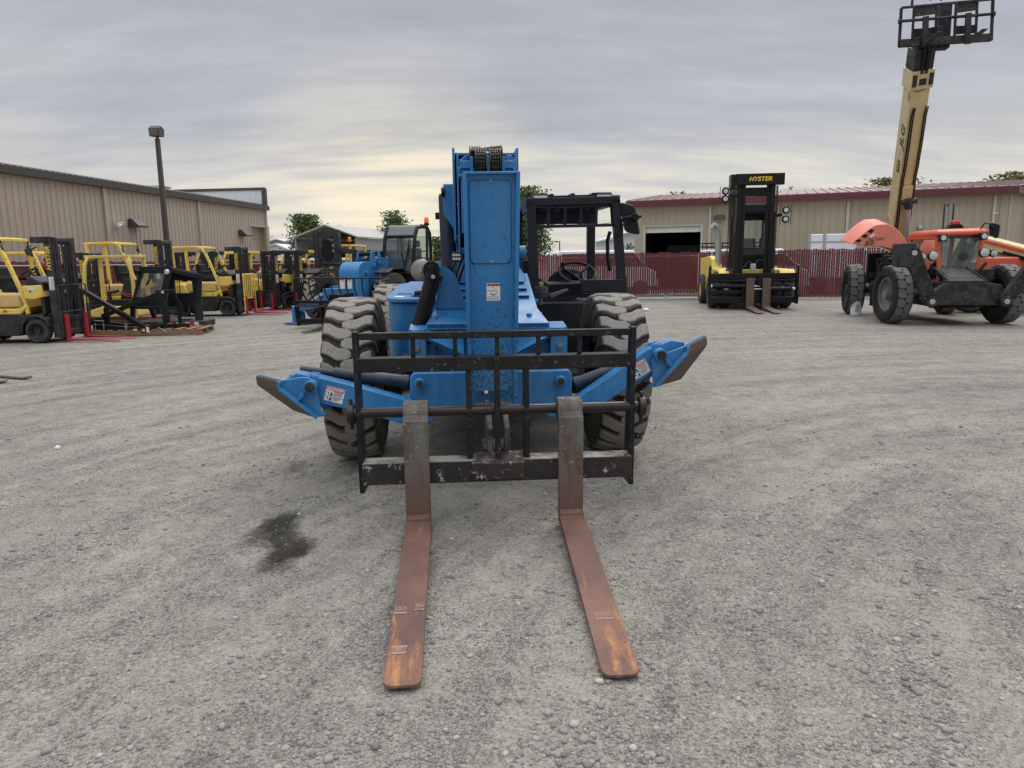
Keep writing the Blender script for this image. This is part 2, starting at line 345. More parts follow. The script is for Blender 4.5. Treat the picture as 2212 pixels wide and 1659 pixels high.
m_txtR = flat('red_lettering', (0.42, 0.03, 0.02), 0.5)
m_sticker = flat('sticker_white', (0.66, 0.67, 0.68), 0.4)
m_stred = flat('sticker_red', (0.55, 0.02, 0.03), 0.4)
m_storange = flat('sticker_orange', (0.62, 0.16, 0.05), 0.4)
m_stgrey = flat('sticker_print', (0.16, 0.17, 0.19), 0.6)
m_galv = paint('galvanised_metal', (0.42, 0.43, 0.43), 0.45, 0.6, vary=0.12)
def rusty(name, base, rust1, rust2, streak=(3, 0.6, 3), thr=0.5, white=0.0, metal=0.0, soft=0.13, top=None, foot=False, wsc=42, wth=0.62):
    g = N(name); v = g.map(streak); n = g.noise(2.2, 8, 0.66, v, 0.8); n2 = g.noise(16, 6, 0.7)
    c = g.mix(g.ramp(n, [(thr - soft, 0.0), (thr + 0.05, 1.0)]), base, rust1)
    c = g.mix(g.ramp(g.math('ADD', n, g.math('MULTIPLY', n2, 0.25)), [(thr + 0.21, 0.0), (thr + 0.33, 1.0)]), c, rust2)
    c = g.mix(1.0, c, g.ramp(g.noise(70, 5, 0.7), [(0.3, 0.80), (0.7, 1.2)]), 'MULTIPLY')
    if white:
        c = g.mix(g.math('MULTIPLY', g.ramp(g.noise(wsc, 5, 0.72), [(wth, 0.0), (wth + 0.04, 1.0)]), white), c, (0.5, 0.48, 0.42))
    if foot:   # rust creeping up from the heel
        sz_ = g.n('ShaderNodeSeparateXYZ'); g.put(sz_.inputs[0], g.co); k = g.math('ADD', g.math('MULTIPLY', sz_.outputs[2], 1.0), g.math('MULTIPLY', g.math('SUBTRACT', n, 0.5), 0.9)); c = g.mix(g.ramp(k, [(0.10, 0.95), (0.45, 0.0)]), c, g.mix(n2, (0.085, 0.042, 0.033), (0.17, 0.085, 0.055)))
    if top:   # grit lying on upward faces
        ge = g.n('ShaderNodeNewGeometry'); sz = g.n('ShaderNodeSeparateXYZ'); g.put(sz.inputs[0], ge.outputs['True Normal'])
        k = g.math('MULTIPLY', g.ramp(sz.outputs[2], [(0.5, 0.0), (0.8, 1.0)]), g.ramp(g.noise(3.0, 7, 0.7), [(0.42, 0.0), (0.56, top[1])])); c = g.mix(k, c, top[0])
    return g.out(c, g.ramp(n, [(0.3, 0.5), (0.7, 0.8)]), metal, g.bump(g.noise(120, 4, 0.65), 0.4, 0.003))
m_rustfork = blade_rust()
m_shank = rusty('fork_shank_steel', (0.125, 0.128, 0.115), (0.095, 0.055, 0.037), (0.22, 0.085, 0.035), (4, 4, 1.3), 0.58, 1.0, soft=0.2, foot=True, wth=0.625, wsc=55)
m_rustbar = rusty('worn_carriage_steel', (0.010, 0.0095, 0.0095), (0.035, 0.020, 0.015), (0.14, 0.055, 0.028), (2, 3, 4), 0.58, 0.65, top=((0.26, 0.24, 0.20), 0.95), wsc=16, wth=0.60)
m_pad = rusty('scraped_pad_steel', (0.060, 0.044, 0.036), (0.085, 0.046, 0.031), (0.15, 0.10, 0.08), (3, 6, 2), 0.5)
m_blackw = m_blackw
def wood(name, c1, c2):
    g = N(name); n = g.noise(3, 6, 0.6, g.map((1.5, 14, 14)), 0.4)
    return g.out(g.mix(n, c1, c2), 0.8, None, g.bump(n, 0.4, 0.004))
m_wood = wood('pallet_wood', (0.17, 0.085, 0.04), (0.30, 0.17, 0.09))
m_woodg = wood('weathered_wood', (0.12, 0.10, 0.085), (0.24, 0.20, 0.16))
# ------------------------------------------------------------------ ground
def lines(lo, hi, step, far, grow=1.22):
    a = list(np.arange(lo, hi + 1e-6, step)); d = step
    while a[-1] < far: d *= grow; a.append(a[-1] + d)
    return a
xr = lines(0, 5.2, 0.05, 700); xs = np.array([-x for x in xr[:0:-1]] + xr)
yr = lines(0.7, 9.0, 0.05, 900, 1.18); ys = np.array([-60, -20, -6, -2, -0.5, 0.2] + yr)
def gh(x, y):
    f = 1.0 / (1.0 + max(0, (y - 9) / 6) ** 2) * (1.0 if abs(x) < 6 else 1.0 / (1 + (abs(x) - 6) ** 2 * 0.3))
    r = sqrt((x - 6.8) ** 2 + (y - 0.5) ** 2)
    h = 0.013 * noise.noise((r * 2.6, atan2(y - 0.5, x - 6.8) * 1.6, 3.1)) + 0.010 * noise.noise((x * 1.1, y * 1.1, 7.7)) + 0.006 * noise.noise((x * 5, y * 5, 1.3))
    return h * f - 0.006
nx, ny = len(xs), len(ys)
gv = [(x, y, gh(x, y) if (abs(x) < 30 and 0 < y < 40) else -0.006) for y in ys for x in xs]
gm = M(); gm.v = gv; gm.f = [[j * nx + i, j * nx + i + 1, (j + 1) * nx + i + 1, (j + 1) * nx + i] for j in range(ny - 1) for i in range(nx - 1)]; gm.mi = [0] * len(gm.f)
def ground_mat():
    g = N('gravel_ground')
    off = g.n('ShaderNodeVectorMath', operation='SUBTRACT'); g.put(off.inputs[0], g.co); off.inputs[1].default_value = (6.8, 0.5, 0)
    s = g.n('ShaderNodeSeparateXYZ'); g.put(s.inputs[0], off.outputs[0]); X, Y = s.outputs[0], s.outputs[1]
    r = g.math('SQRT', g.math('ADD', g.math('MULTIPLY', X, X), g.math('MULTIPLY', Y, Y))); th = g.math('ARCTAN2', Y, X)
    pol = g.n('ShaderNodeCombineXYZ'); g.put(pol.inputs[0], g.math('MULTIPLY', r, 1.5)); g.put(pol.inputs[1], g.math('MULTIPLY', th, 1.6))
    arcs = g.noise(1.7, 7, 0.70, pol.outputs[0], 0.35)
    dirn = g.noise(0.8, 7, 0.62, g.map((2.2, 0.32, 1), (0, 0, 0.9)), 0.3)
    blot2 = g.noise(0.30, 5, 0.6, g.map((1, 1, 1), (0, 0, 0), (5, 3, 0))); blot = g.noise(0.42, 8, 0.62, None, 0.4); med = g.noise(4.5, 8, 0.72, None, 0.4); fin = g.noise(60, 4, 0.8)
    c = g.mix(g.ramp(blot, [(0.35, 0.0), (0.65, 1.0)]), (0.272, 0.254, 0.218), (0.328, 0.303, 0.254))
    c = g.mix(g.ramp(arcs, [(0.37, 0.45), (0.52, 0.0)]), c, (0.185, 0.178, 0.163))
    c = g.mix(g.ramp(dirn, [(0.54, 0.0), (0.74, 0.45)]), c, (0.375, 0.343, 0.284))
    c = g.mix(1.0, c, g.ramp(med, [(0.25, 0.80), (0.5, 1.0), (0.75, 1.14)]), 'MULTIPLY')
    # tread prints pressed into the dust along the wheel paths
    for r0, w0, k0, sl, tw in ((7.55, .17, 62, 38, 0.16), (9.35, .17, 80, -38, 0.16), (10.3, .2, 90, 38, 0.12), (12.2, .2, 104, -34, 0.12), (5.1, .17, 44, 36, 0.12)):
        dr_ = g.math('ABSOLUTE', g.math('SUBTRACT', r, r0)); msk = g.ramp(g.math('DIVIDE', dr_, w0), [(0.75, 1.0), (1.05, 0.0)])
        ph = g.math('ADD', g.math('MULTIPLY', th, k0 * 1.0), g.math('MULTIPLY', dr_, sl)); pat = g.math('SINE', ph)
        am = g.math('MULTIPLY', msk, g.ramp(blot2, [(0.42, 0.0), (0.58, 1.0)]))
        c = g.mix(g.math('MULTIPLY', am, g.ramp(pat, [(0.4, 0.0), (0.8, tw * 2.2)])), c, (0.40, 0.37, 0.31)); c = g.mix(g.math('MULTIPLY', am, tw), c, (0.36, 0.335, 0.285))
    # loose stone: two sizes of cells, each cell its own tone, set in fine dust
    wob = g.n('ShaderNodeVectorMath', operation='ADD'); g.put(wob.inputs[0], g.co)
    wv = g.n('ShaderNodeTexNoise'); wv.inputs['Scale'].default_value = 30; g.put(wv.inputs['Vector'], g.co)
    wsc = g.n('ShaderNodeVectorMath', operation='SCALE'); g.put(wsc.inputs[0], wv.outputs['Color']); wsc.inputs['Scale'].default_value = 0.012; g.put(wob.inputs[1], wsc.outputs[0])
    loose = g.ramp(g.math('ADD', g.math('MULTIPLY', arcs, 0.6), g.math('MULTIPLY', med, 0.5)), [(0.46, 1.0), (0.66, 0.30)])
    hs = None
    for sc, amt, lo, hi in ((95.0, 0.9, 0.40, 1.75), (46.0, 0.85, 0.45, 1.65), (21.0, 0.5, 0.6, 1.4)):
        cell = g.n('ShaderNodeSeparateXYZ'); g.put(cell.inputs[0], g.vor(sc, wob.outputs[0]))
        tone = g.ramp(cell.outputs[0], [(0.0, lo), (0.5, 0.92), (0.86, 1.05), (1.0, hi)])
        d = g.vor(sc, wob.outputs[0], 'Distance'); sel = g.math('GREATER_THAN', cell.outputs[1], 0.25 if sc > 80 else (0.45 if sc > 40 else 0.72))
        rim = g.ramp(g.math('MULTIPLY', d, 1.0), [(0.28, 1.0), (0.55, 0.0)])
        k = g.math('MULTIPLY', g.math('MULTIPLY', sel, loose), rim)
        c = g.mix(g.math('MULTIPLY', k, amt), c, g.mix(1.0, c, tone, 'MULTIPLY'))
        h = g.math('MULTIPLY', k, 1.0 if sc > 40 else 1.8); hs = h if hs is None else g.math('ADD', hs, h)
    c = g.mix(1.0, c, g.ramp(fin, [(0.28, 0.62), (0.5, 1.0), (0.72, 1.34)]), 'MULTIPLY')
    # oil soaked into the gravel
    for (px, py, rad, st) in ((602, 1132, 0.16, 1.0), (620, 1190, 0.15, 1.0), (612, 1160, 0.14, 0.9), (640, 1192, 0.09, 0.8), (565, 1148, 0.13, 0.6), (420, 1248, 0.02, 0.5), (640, 1010, 0.12, 0.4), (590, 1212, 0.09, .5)):
        q = G(px, py); dv = g.n('ShaderNodeVectorMath', operation='SUBTRACT'); g.put(dv.inputs[0], g.co); dv.inputs[1].default_value = (q.x, q.y, 0)
        dsc = g.n('ShaderNodeVectorMath', operation='MULTIPLY'); g.put(dsc.inputs[0], dv.outputs[0]); dsc.inputs[1].default_value = (1.0, 0.55, 0.0)
        ds = g.n('ShaderNodeVectorMath', operation='LENGTH'); g.put(ds.inputs[0], dsc.outputs[0])
        e = g.math('ADD', g.math('DIVIDE', ds.outputs['Value'], rad), g.math('MULTIPLY', g.math('SUBTRACT', med, 0.5), 1.5))
        e = g.math('ADD', e, g.math('MULTIPLY', g.math('SUBTRACT', fin, 0.5), 0.5))
        c = g.mix(g.math('MULTIPLY', g.ramp(e, [(0.45, 0.93), (1.25, 0.0)]), st), c, (0.030, 0.026, 0.022))
    hh = g.math('ADD', hs, g.math('ADD', g.math('MULTIPLY', fin, 0.9), g.math('MULTIPLY', med, 2.0)))
    return g.out(c, 0.92, None, g.bump(hh, 0.9, 0.012), Specular_IOR_Level=0.25)
struct(gm.build('ground', ground_mat(), sharp=180))
# loose stones on the yard
def ico(sub):
    b = bmesh.new(); bmesh.ops.create_icosphere(b, subdivisions=sub, radius=1.0); v = np.array([x.co[:] for x in b.verts]); f = np.array([[x.index for x in q.verts] for q in b.faces]); b.free(); return v, f
def stones():
    VS, FS, off = [], [], 0
    for sub, n, smin, smax, y0, y1 in ((2, 9000, 0.0065, 0.018, 1.25, 7.5), (1, 90000, 0.0026, 0.0085, 1.2, 7.5)):
        v0, f0 = ico(sub)
        t = rng.random(n); Y = y0 * (y1 / y0) ** t; X = (rng.random(n) * 2 - 1) * (0.80 * Y + 0.25)
        keep = []
        for x, y in zip(X, Y):
            r = sqrt((x - 6.8) ** 2 + (y - 0.5) ** 2)
            a = 0.8 * noise.noise((r * 2.6, atan2(y - 0.5, x - 6.8) * 1.6, 3.1)) + 0.6 * noise.noise((r * 6, atan2(y - 0.5, x - 6.8) * 3, 9.1)) + 0.6 * noise.noise((x * 1.7, y * 1.7, 5.0)); keep.append(random.random() < min(1, max(0.10, 0.12 + 2.0 * a)))
        k = np.array(keep); X, Y = X[k], Y[k]; n = len(X)
        S = smin * (smax / smin) ** (rng.random(n) ** 1.9)
        rot = rng.random(n) * 2 * np.pi; ax = 0.75 + 0.6 * rng.random(n); az = 0.45 + 0.35 * rng.random(n)
        jit = 1 + 0.24 * (rng.random((n, len(v0), 1)) - 0.5) * (1.4 if sub == 1 else 0.8)
        V = v0[None] * jit; V = V * np.stack([ax, np.ones(n), az], 1)[:, None, :] * S[:, None, None]
        c, s = np.cos(rot)[:, None], np.sin(rot)[:, None]
        x = V[:, :, 0] * c - V[:, :, 1] * s + X[:, None]; y = V[:, :, 0] * s + V[:, :, 1] * c + Y[:, None]
        zz = np.array([gh(a, b) for a, b in zip(X, Y)]); z = V[:, :, 2] + (zz + S * az * 0.25)[:, None]
        VS.append(np.stack([x, y, z], 2).reshape(-1, 3)); FS.append((f0[None] + (np.arange(n) * len(v0))[:, None, None]).reshape(-1, 3) + off); off += n * len(v0)
    V = np.concatenate(VS); F = np.concatenate(FS)
    me = bpy.data.meshes.new('loose_stones'); me.vertices.add(len(V)); me.vertices.foreach_set('co', V.astype(np.float32).ravel())
    me.loops.add(F.size); me.loops.foreach_set('vertex_index', F.astype(np.int32).ravel()); me.polygons.add(len(F)); me.polygons.foreach_set('loop_start', np.arange(0, F.size, 3, dtype=np.int32))
    me.update(calc_edges=True); me.shade_smooth()
    g = N('river_stone'); ri = g.n('ShaderNodeNewGeometry').outputs['Random Per Island']
    c = g.ramp(ri, [(0.0, (0.105, 0.105, 0.108)), (0.2, (0.172, 0.169, 0.164)), (0.55, (0.25, 0.239, 0.215)), (0.85, (0.31, 0.292, 0.255)), (0.95, (0.45, 0.425, 0.37)), (1.0, (0.34, 0.27, 0.215))])
    c = g.mix(g.ramp(g.noise(90, 4, 0.6), [(0.35, 0.5), (0.7, 0.0)]), c, (0.235, 0.222, 0.193))
    me.materials.append(g.out(c, 0.85, None, None, Specular_IOR_Level=0.3))
    o = bpy.data.objects.new('loose_stones', me); COL.objects.link(o)
    tag(o, 'loose grey and tan gravel stones strewn over the yard', 'gravel', kind='stuff')
stones()
# ------------------------------------------------------------------ buildings
def siding(name, col, vary=0.06):
    g = N(name); n = g.noise(0.9, 5, 0.6, g.map((1, 1, 0.25)))
    c = g.mix(1.0, col, g.ramp(n, [(0.3, 1 - vary), (0.7, 1 + vary)]), 'MULTIPLY')
    st = g.noise(1.3, 6, 0.65, g.map((2.5, 2.5, 0.12))); c = g.mix(g.ramp(st, [(0.56, 0.0), (0.75, 0.35)]), c, tuple(x * 0.62 for x in col)); sz = g.n('ShaderNodeSeparateXYZ'); g.put(sz.inputs[0], g.co)
    k = g.math('ADD', sz.outputs[2], g.math('MULTIPLY', g.noise(2.5, 5, 0.6), 0.8)); c = g.mix(g.ramp(k, [(0.3, 0.5), (1.1, 0.0)]), c, (0.26, 0.23, 0.19)); return g.out(c, 0.5)
m_tan = siding('tan_siding', (0.43, 0.355, 0.285)); m_tan2 = siding('khaki_siding', (0.40, 0.35, 0.25)); m_brown = flat('brown_trim', (0.055, 0.045, 0.038), 0.5)
m_tandoor = siding('tan_door', (0.37, 0.30, 0.24)); m_redroof = siding('red_metal_roof', (0.215, 0.135, 0.13), 0.12); m_redtrim = flat('red_trim', (0.105, 0.022, 0.026), 0.45)
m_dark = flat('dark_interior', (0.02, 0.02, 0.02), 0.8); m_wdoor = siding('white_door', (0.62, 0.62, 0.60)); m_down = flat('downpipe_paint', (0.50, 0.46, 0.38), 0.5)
m_whall = siding('white_metal_siding', (0.60, 0.62, 0.64)); m_gwall = siding('grey_metal_siding', (0.26, 0.27, 0.26)); m_groof = siding('grey_roof', (0.36, 0.35, 0.31))
def corr(m, p0, p1, z0, z1, pitch=0.3, depth=0.03, rib=0.06, z1b=None):
    """ribbed metal wall from p0 to p1; the outer face is on the left-hand side's opposite (towards the yard)"""
    p0, p1 = Vector((p0[0], p0[1], 0)), Vector((p1[0], p1[1], 0)); d = p1 - p0; L = d.length; d.normalize(); n = Vector((d.y, -d.x, 0)); z1b = z1 if z1b is None else z1b
    pts = []; k = int(L / pitch)
    for i in range(k):
        a = i * L / k; b = (i + 1) * L / k
        pts += [(a, 0), (b - rib * 1.4, 0), (b - rib * 1.1, depth), (b - rib * 0.3, depth)]
    pts.append((L, 0)); vs = []
    for t, o in pts:
        q = p0 + d * t + n * o; zt = z1 + (z1b - z1) * t / L; vs += [(q.x, q.y, z0), (q.x, q.y, zt)]
    m.add(vs, [(2 * i, 2 * i + 2, 2 * i + 3, 2 * i + 1) for i in range(len(pts) - 1)])
# --- left building
A = Vector((-14.9, 45, 0)); wd = Vector((sin(radians(7.05)), cos(radians(7.05)), 0)); wn_ = Vector((wd.y, -wd.x, 0))
def wl(t, z=0, o=0): q = A - wd * t + wn_ * o; return Vector((q.x, q.y, z))
def wlt(px, py, o=0.0):
    d = ray(px, py); c = Vector((0, 0, CAMZ)); t = ((A + wn_ * o) - c).dot(wn_) / d.dot(wn_); q = c + d * t; return (A - q).dot(wd), q.z
EV = 4.75
shop = thing('workshop_building', 'long tan ribbed metal workshop with dark brown eave and white parapet', 'building', A)
def sh(v): return v - A
t1, zd = wlt(578, 492); t0, _ = wlt(539, 492); tw0, tw1 = min(t0, t1), max(t0, t1); zd = min(zd, 4.2)
w = M(); 
for a, b, za, zb in ((40, tw1, 0, EV), (tw1, tw0, zd, EV), (tw0, 0, 0, EV)):
    p, q = sh(wl(a)), sh(wl(b)); corr(w, p, q, za, zb, 0.30, 0.035, 0.05)
for tt in (0.0, 7.5, 14.6, 22.2, 29.5): q = sh(wl(tt, EV / 2, 0.04)); w.box(q, (0.16, 0.16, EV), Matrix.Rotation(-radians(7.05), 3, 'Z'))
e0 = sh(wl(0)); corr(w, e0, e0 + Vector((-26, 3.2, 0)), 0, EV)
w.build('wall', m_tan, shop)
dd = M(); c = sh(wl((tw0 + tw1) / 2, zd / 2, -0.35)); Rz = Matrix.Rotation(-radians(7.05), 3, 'Z')
for i in range(5): dd.box(c + Vector((0, 0, -zd / 2 + zd / 5 * (i + .5))), (0.06, tw1 - tw0 + 0.3, zd / 5 - 0.02), Rz)
dd.build('door', m_tandoor, shop)
tr = M()
for tt in (tw0, tw1): tr.box(sh(wl(tt, zd / 2, -0.14)), (0.42, 0.1, zd), Rz)
tr.box(sh(wl((tw0 + tw1) / 2, zd + 0.05, -0.14)), (0.42, tw1 - tw0 + 0.1, 0.1), Rz); tr.build('door_frame', m_tan, shop)
fa = M(); fa.bar(sh(wl(40, EV + 0.13, 0.12)), sh(wl(-0.25, EV + 0.13, 0.12)), 0.22, 0.26)
for k in range(133): fa.box(sh(wl(k * 0.3, EV + 0.28, 0.10)), (0.16, 0.04, 0.04), Rz)
fa.build('eave', m_brown, shop)
rf = M(); rf.prism([sh(wl(40, EV + 0.30, 0.0)), sh(wl(0.2, EV + 0.30, 0.0)), sh(wl(0.2, EV + 0.95, -13)), sh(wl(40, EV + 0.95, -13))], (0, 0, 0.06)); rf.build('roof', m_groof, shop)
pa = M(); p = sh(wl(0)); corr(pa, p + Vector((-12, 1.45, 0)), p + Vector((-0.05, 0, 0)), EV + 0.2, 5.95, 0.42, 0.03); pa.build('parapet', m_whall, shop)
pc = M(); pc.bar(p + Vector((-12, 1.5, 6.02)), p + Vector((0.1, 0.05, 6.02)), 0.25, 0.16); pc.box(p + Vector((0.05, 0.05, 5.5)), (0.25, 0.25, 1.1)); pc.build('parapet_cap', m_brown, shop)
q = P(325, 407, 46); vb = M(); vb.box(q - A + Vector((0, 0, -0.3)), (1.9, 1.0, 0.7)); vb.box(q - A + Vector((0, 0, 0.08)), (2.1, 1.2, 0.10)); vb.build('roof_vent', m_galv, shop, 0.02)
def wall_lamp(px, py, lab):
    t, z = wlt(px, py, 0.2); o = wl(t, z - 0.15, 0.04); th = thing('wall_lamp', lab, 'wall lamp', o, -radians(7.05), 'wall lamps of the workshop')
    m = M(); m.prism([(0, -0.32, 0), (0, -0.32, 0.36), (0.20, -0.32, 0.36), (0.48, -0.32, 0.08), (0.48, -0.32, 0)], (0, 0.64, 0)); m.build('housing', m_brown, th, 0.015)
    m = M(); m.box((0.27, 0, -0.008), (0.34, 0.5, 0.016)); m.build('lens', m_lamp, th)
wall_lamp(294, 484, 'dark wall lamp left of the light pole on tan siding'); wall_lamp(527, 505, 'dark wall lamp beside the tan roll-up door')
def seccam(o, rz, lab, sc=1.0):
    th = thing('security_camera', lab, 'camera', o, rz, 'security cameras'); th.scale = (sc, sc, sc); m = M(); m.cyl((0, 0, 0), (0.18, 0, -0.05), 0.03); m.build('bracket', m_white, th)
    m = M(); m.cyl((0.12, 0.2, 0.03), (0.22, -0.22, -0.08), 0.075); m.box((0.17, 0, 0.06), (0.16, 0.5, 0.02)); m.build('camera_body', m_white, th)
t, z = wlt(249, 484); seccam(wl(t, z, 0.05), -0.1, 'white bullet camera high on tan ribbed wall'); t, z = wlt(583, 511); seccam(wl(t, z, 0.05), -0.1, 'small white camera at the far corner of tan workshop', .6)
# --- right building
B0 = Vector((6.5, 38.3, 0)); B1 = Vector((21.9, 32.4, 0)); bd = (B1 - B0).normalized(); bn = Vector((bd.y, -bd.x, 0)); EB = 4.2; ba = atan2(bd.y, bd.x); RB = Matrix.Rotation(ba, 3, 'Z')
barn = thing('service_building', 'khaki metal building with red roof and open garage door', 'building', B0, ba)
def bt(px, py, o=0.0):
    d = ray(px, py); c = Vector((0, 0, CAMZ)); t = (B0 + bn * o - c).dot(bn) / d.dot(bn); q = c + d * t; return (q - B0).dot(bd), q.z
LB = (B1 - B0).length; g0, gz = bt(1392, 492); g1, _ = bt(1517, 488); gz = 3.2
w = M()
for a, b, za in ((0, g0, 0), (g0, g1, gz), (g1, LB, 0)): corr(w, (a, 0), (b, 0), za, EB, 0.32, 0.03, 0.05)
le = 15; ea = radians(90 - 47.4) - ba; ed = Vector((cos(ea), sin(ea), 0)); corr(w, (LB, 0), (LB + ed.x * le, ed.y * le), 0, EB, 0.32, 0.03, 0.05)
corr(w, (0, 14), (0, 0), 0, EB, 0.32, 0.03)
w.build('wall', m_tan2, barn)
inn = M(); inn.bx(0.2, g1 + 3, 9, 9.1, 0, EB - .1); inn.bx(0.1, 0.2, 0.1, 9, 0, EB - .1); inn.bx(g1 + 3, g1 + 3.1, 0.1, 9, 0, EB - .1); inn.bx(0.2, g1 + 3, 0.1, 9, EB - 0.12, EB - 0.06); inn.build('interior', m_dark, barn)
bxs = M(); bxs.bx(g0 + 0.7, g0 + 2.5, 3, 4.5, 0, 2.3); bxs.bx(g1 - 1.1, g1 - 0.1, 3.5, 4.5, 0, 1.9); bxs.bx(g0 + .75, g0 + 2.45, 2.97, 3.0, .1, 1.1); bxs.build('shelving', m_dgrey, barn, 0.02)
rd = M(); rd.cyl((g0, 0.3, gz - 0.05), (g1, 0.3, gz - 0.05), 0.22, n=20); rd.bx(g0, g1, 0.05, 0.1, gz - 0.3, gz - 0.05); rd.build('door_curtain', m_wdoor, barn)
jm = M()
for gx in (g0, g1): jm.bx(gx - 0.06, gx + 0.06, -0.06, 0.12, 0, gz + .06)
jm.bx(g0 + 0.06, g1 - 0.06, -0.06, 0.12, gz, gz + 0.06); jm.build('door_frame', m_down, barn)
rf = M(); rb = 10.5; zr = 5.58; E1 = Vector((LB, 0, 0)); E2 = E1 + ed * le
rf.prism([Vector((-0.4, -0.35, EB + 0.28)), Vector((LB + 0.1, -0.35, EB + 0.28)), E2 + Vector((0.3, -0.1, EB + 0.28)), Vector((E2.x + 2, rb + 1, zr)), Vector((-0.4, rb, zr))], (0, 0, 0.05))
for i in range(int((LB + 6) / 0.45)):
    x = -0.35 + i * 0.45; y0 = -0.35 if x < LB else -0.35 + (x - LB) * ed.y / max(ed.x, .05); f = (y0 + .35) / (rb + .35)
    rf.bar((x, y0, EB + 0.345 + f * (zr - EB - 0.28)), (x, rb, zr + 0.065), 0.05, 0.04)
rf.build('roof', m_redroof, barn)
fa = M(); fa.bx(-0.45, LB + 0.1, -0.43, -0.32, EB + 0.0, EB + 0.30); fa.bar(E1 + Vector((0.1, -0.38, EB + 0.15)), E2 + Vector((0.25, -0.2, EB + 0.15)), 0.11, 0.30); fa.bx(-0.45, -0.36, -0.3, rb, EB + .1, EB + .28); fa.build('fascia', m_redtrim, barn, 0.01)
so_ = M(); so_.bx(-0.3, LB, -0.32, -0.05, EB - 0.02, EB + 0.02); so_.build('soffit', m_tan2, barn)
for px in (1534, 1830, 2144):
    t, _ = bt(px, 480); m = M(); m.bx(t - 0.06, t + 0.06, -0.13, -0.035, 0.1, EB - 0.05); m.build('downpipe', m_down, barn, 0.015)
wdm = M(); e = E1 + ed * 2.4; f = E1 + ed * 6.4
for i in range(9): wdm.bar(e + Vector((0.05, -0.05, 0.2 + i * 0.4)), f + Vector((0.05, -0.05, 0.2 + i * 0.4)), 0.06, 0.385)
wdm.build('roll_up_door', m_wdoor, barn)
tr = M(); tr.bar(e + Vector((.05, -.06, 1.85)) - ed * .1, e + Vector((.05, -.06, 1.85)) + ed * 0.02, 0.14, 3.7); tr.bar(e + Vector((.05, -.06, 3.75)) - ed * .1, f + Vector((.05, -.06, 3.75)), 0.14, 0.12); tr.build('roll_up_frame', m_down, barn)
for i, (px, py, lab) in enumerate(((1555, 470, 'flat dark wall lamp between garage opening and big forklift mast'), (1987, 491, 'small round wall lamp behind the orange cab on khaki siding'))):
    t, z = bt(px, py); th = thing('wall_lamp', lab, 'wall lamp', B0 + RB @ Vector((t, -0.04, z)), ba); m = M()
    if i == 0: m.prism([(-0.25, 0, -0.12), (-0.25, 0, 0.12), (-0.25, -0.12, 0.12), (-0.25, -0.2, -0.06), (-0.25, -0.2, -0.12)], (0.5, 0, 0))
    else: m.lathe([(0.0, 0.15), (0.09, 0.15), (0.13, 0.08), (0.13, 0.0), (0, 0)], (0, 0, 0), (0, -1, 0)); m.cyl((0, -.02, -0.2), (0, -.02, 0.0), 0.05)
    m.build('housing', m_galv if i else m_brown, th, 0.01); m = M(); m.box((0, -0.1, -0.135) if not i else (0, -0.155, 0), (0.4, 0.1, 0.02) if not i else (0.1, 0.01, 0.1)); m.build('lens', m_lamp, th)
t, z = bt(2150, 461); seccam(B0 + RB @ Vector((t, -.05, z)), ba - 1.57, 'small white camera near the corner of khaki building', .4)
# --- carport, sheds far behind
cp = thing('open_shed', 'grey open-fronted gable shed with trussed roof behind the fence', 'shed', P(705, 560, 70) * 1)
o = Vector((cp.location.x, 70, 0)); cp.location = o
xl, xr_ = P(640, 540, 70).x - o.x, P(770, 540, 70).x - o.x; hz_, ap = 3.85, 5.0; xm = (xl + xr_) / 2; Lb = 14; dx = 0.27 * Lb * 0.9
w = M(); corr(w, (xl, 0), (xl + dx, Lb), 0, hz_, .5, .03); corr(w, (xr_, 0), (xr_ + dx, Lb), 0, hz_, .5, .03); corr(w, (xl + dx, Lb), (xr_ + dx, Lb), 0, hz_, .5, .03)
for xx in (xl, xr_): w.box((xx, -0.02, hz_ / 2), (0.14, 0.14, hz_))
w.build('wall', m_gwall, cp)
rf = M(); dv = Vector((dx, Lb, 0))
rf.prism([(xl - .2, -.3, hz_), (xm, -.3, ap), (xm, -.3, ap + .12), (xl - .2, -.3, hz_ + .12)], dv + Vector((.1, .6, 0))); rf.prism([(xr_ + .2, -.3, hz_), (xm, -.3, ap), (xm, -.3, ap + .12), (xr_ + .2, -.3, hz_ + .12)], dv + Vector((.1, .6, 0))); rf.build('roof', m_groof, cp)
tr = M(); tr.bar((xl, 0.1, hz_ - .25), (xr_, 0.1, hz_ - .25), .1, .14)
for i in range(8):
    a = xl + (xr_ - xl) * i / 8; b = xl + (xr_ - xl) * (i + 1) / 8; zt = lambda x: hz_ + (ap - hz_) * (1 - abs(x - xm) / (xr_ - xm))
    tr.bar((a, .1, hz_ - .25), (b, .1, zt(b) - .1), .06, .06) if i % 2 == 0 else tr.bar((a, .1, zt(a) - .1), (b, .1, hz_ - .25), .06, .06)
tr.build('truss', m_dgrey, cp)
bxm = M(); bxm.bx(xr_ - 2.1, xr_ - .4, 5, 7, 0, 3.1); bxm.build('stored_cabinet', m_gwall, cp)
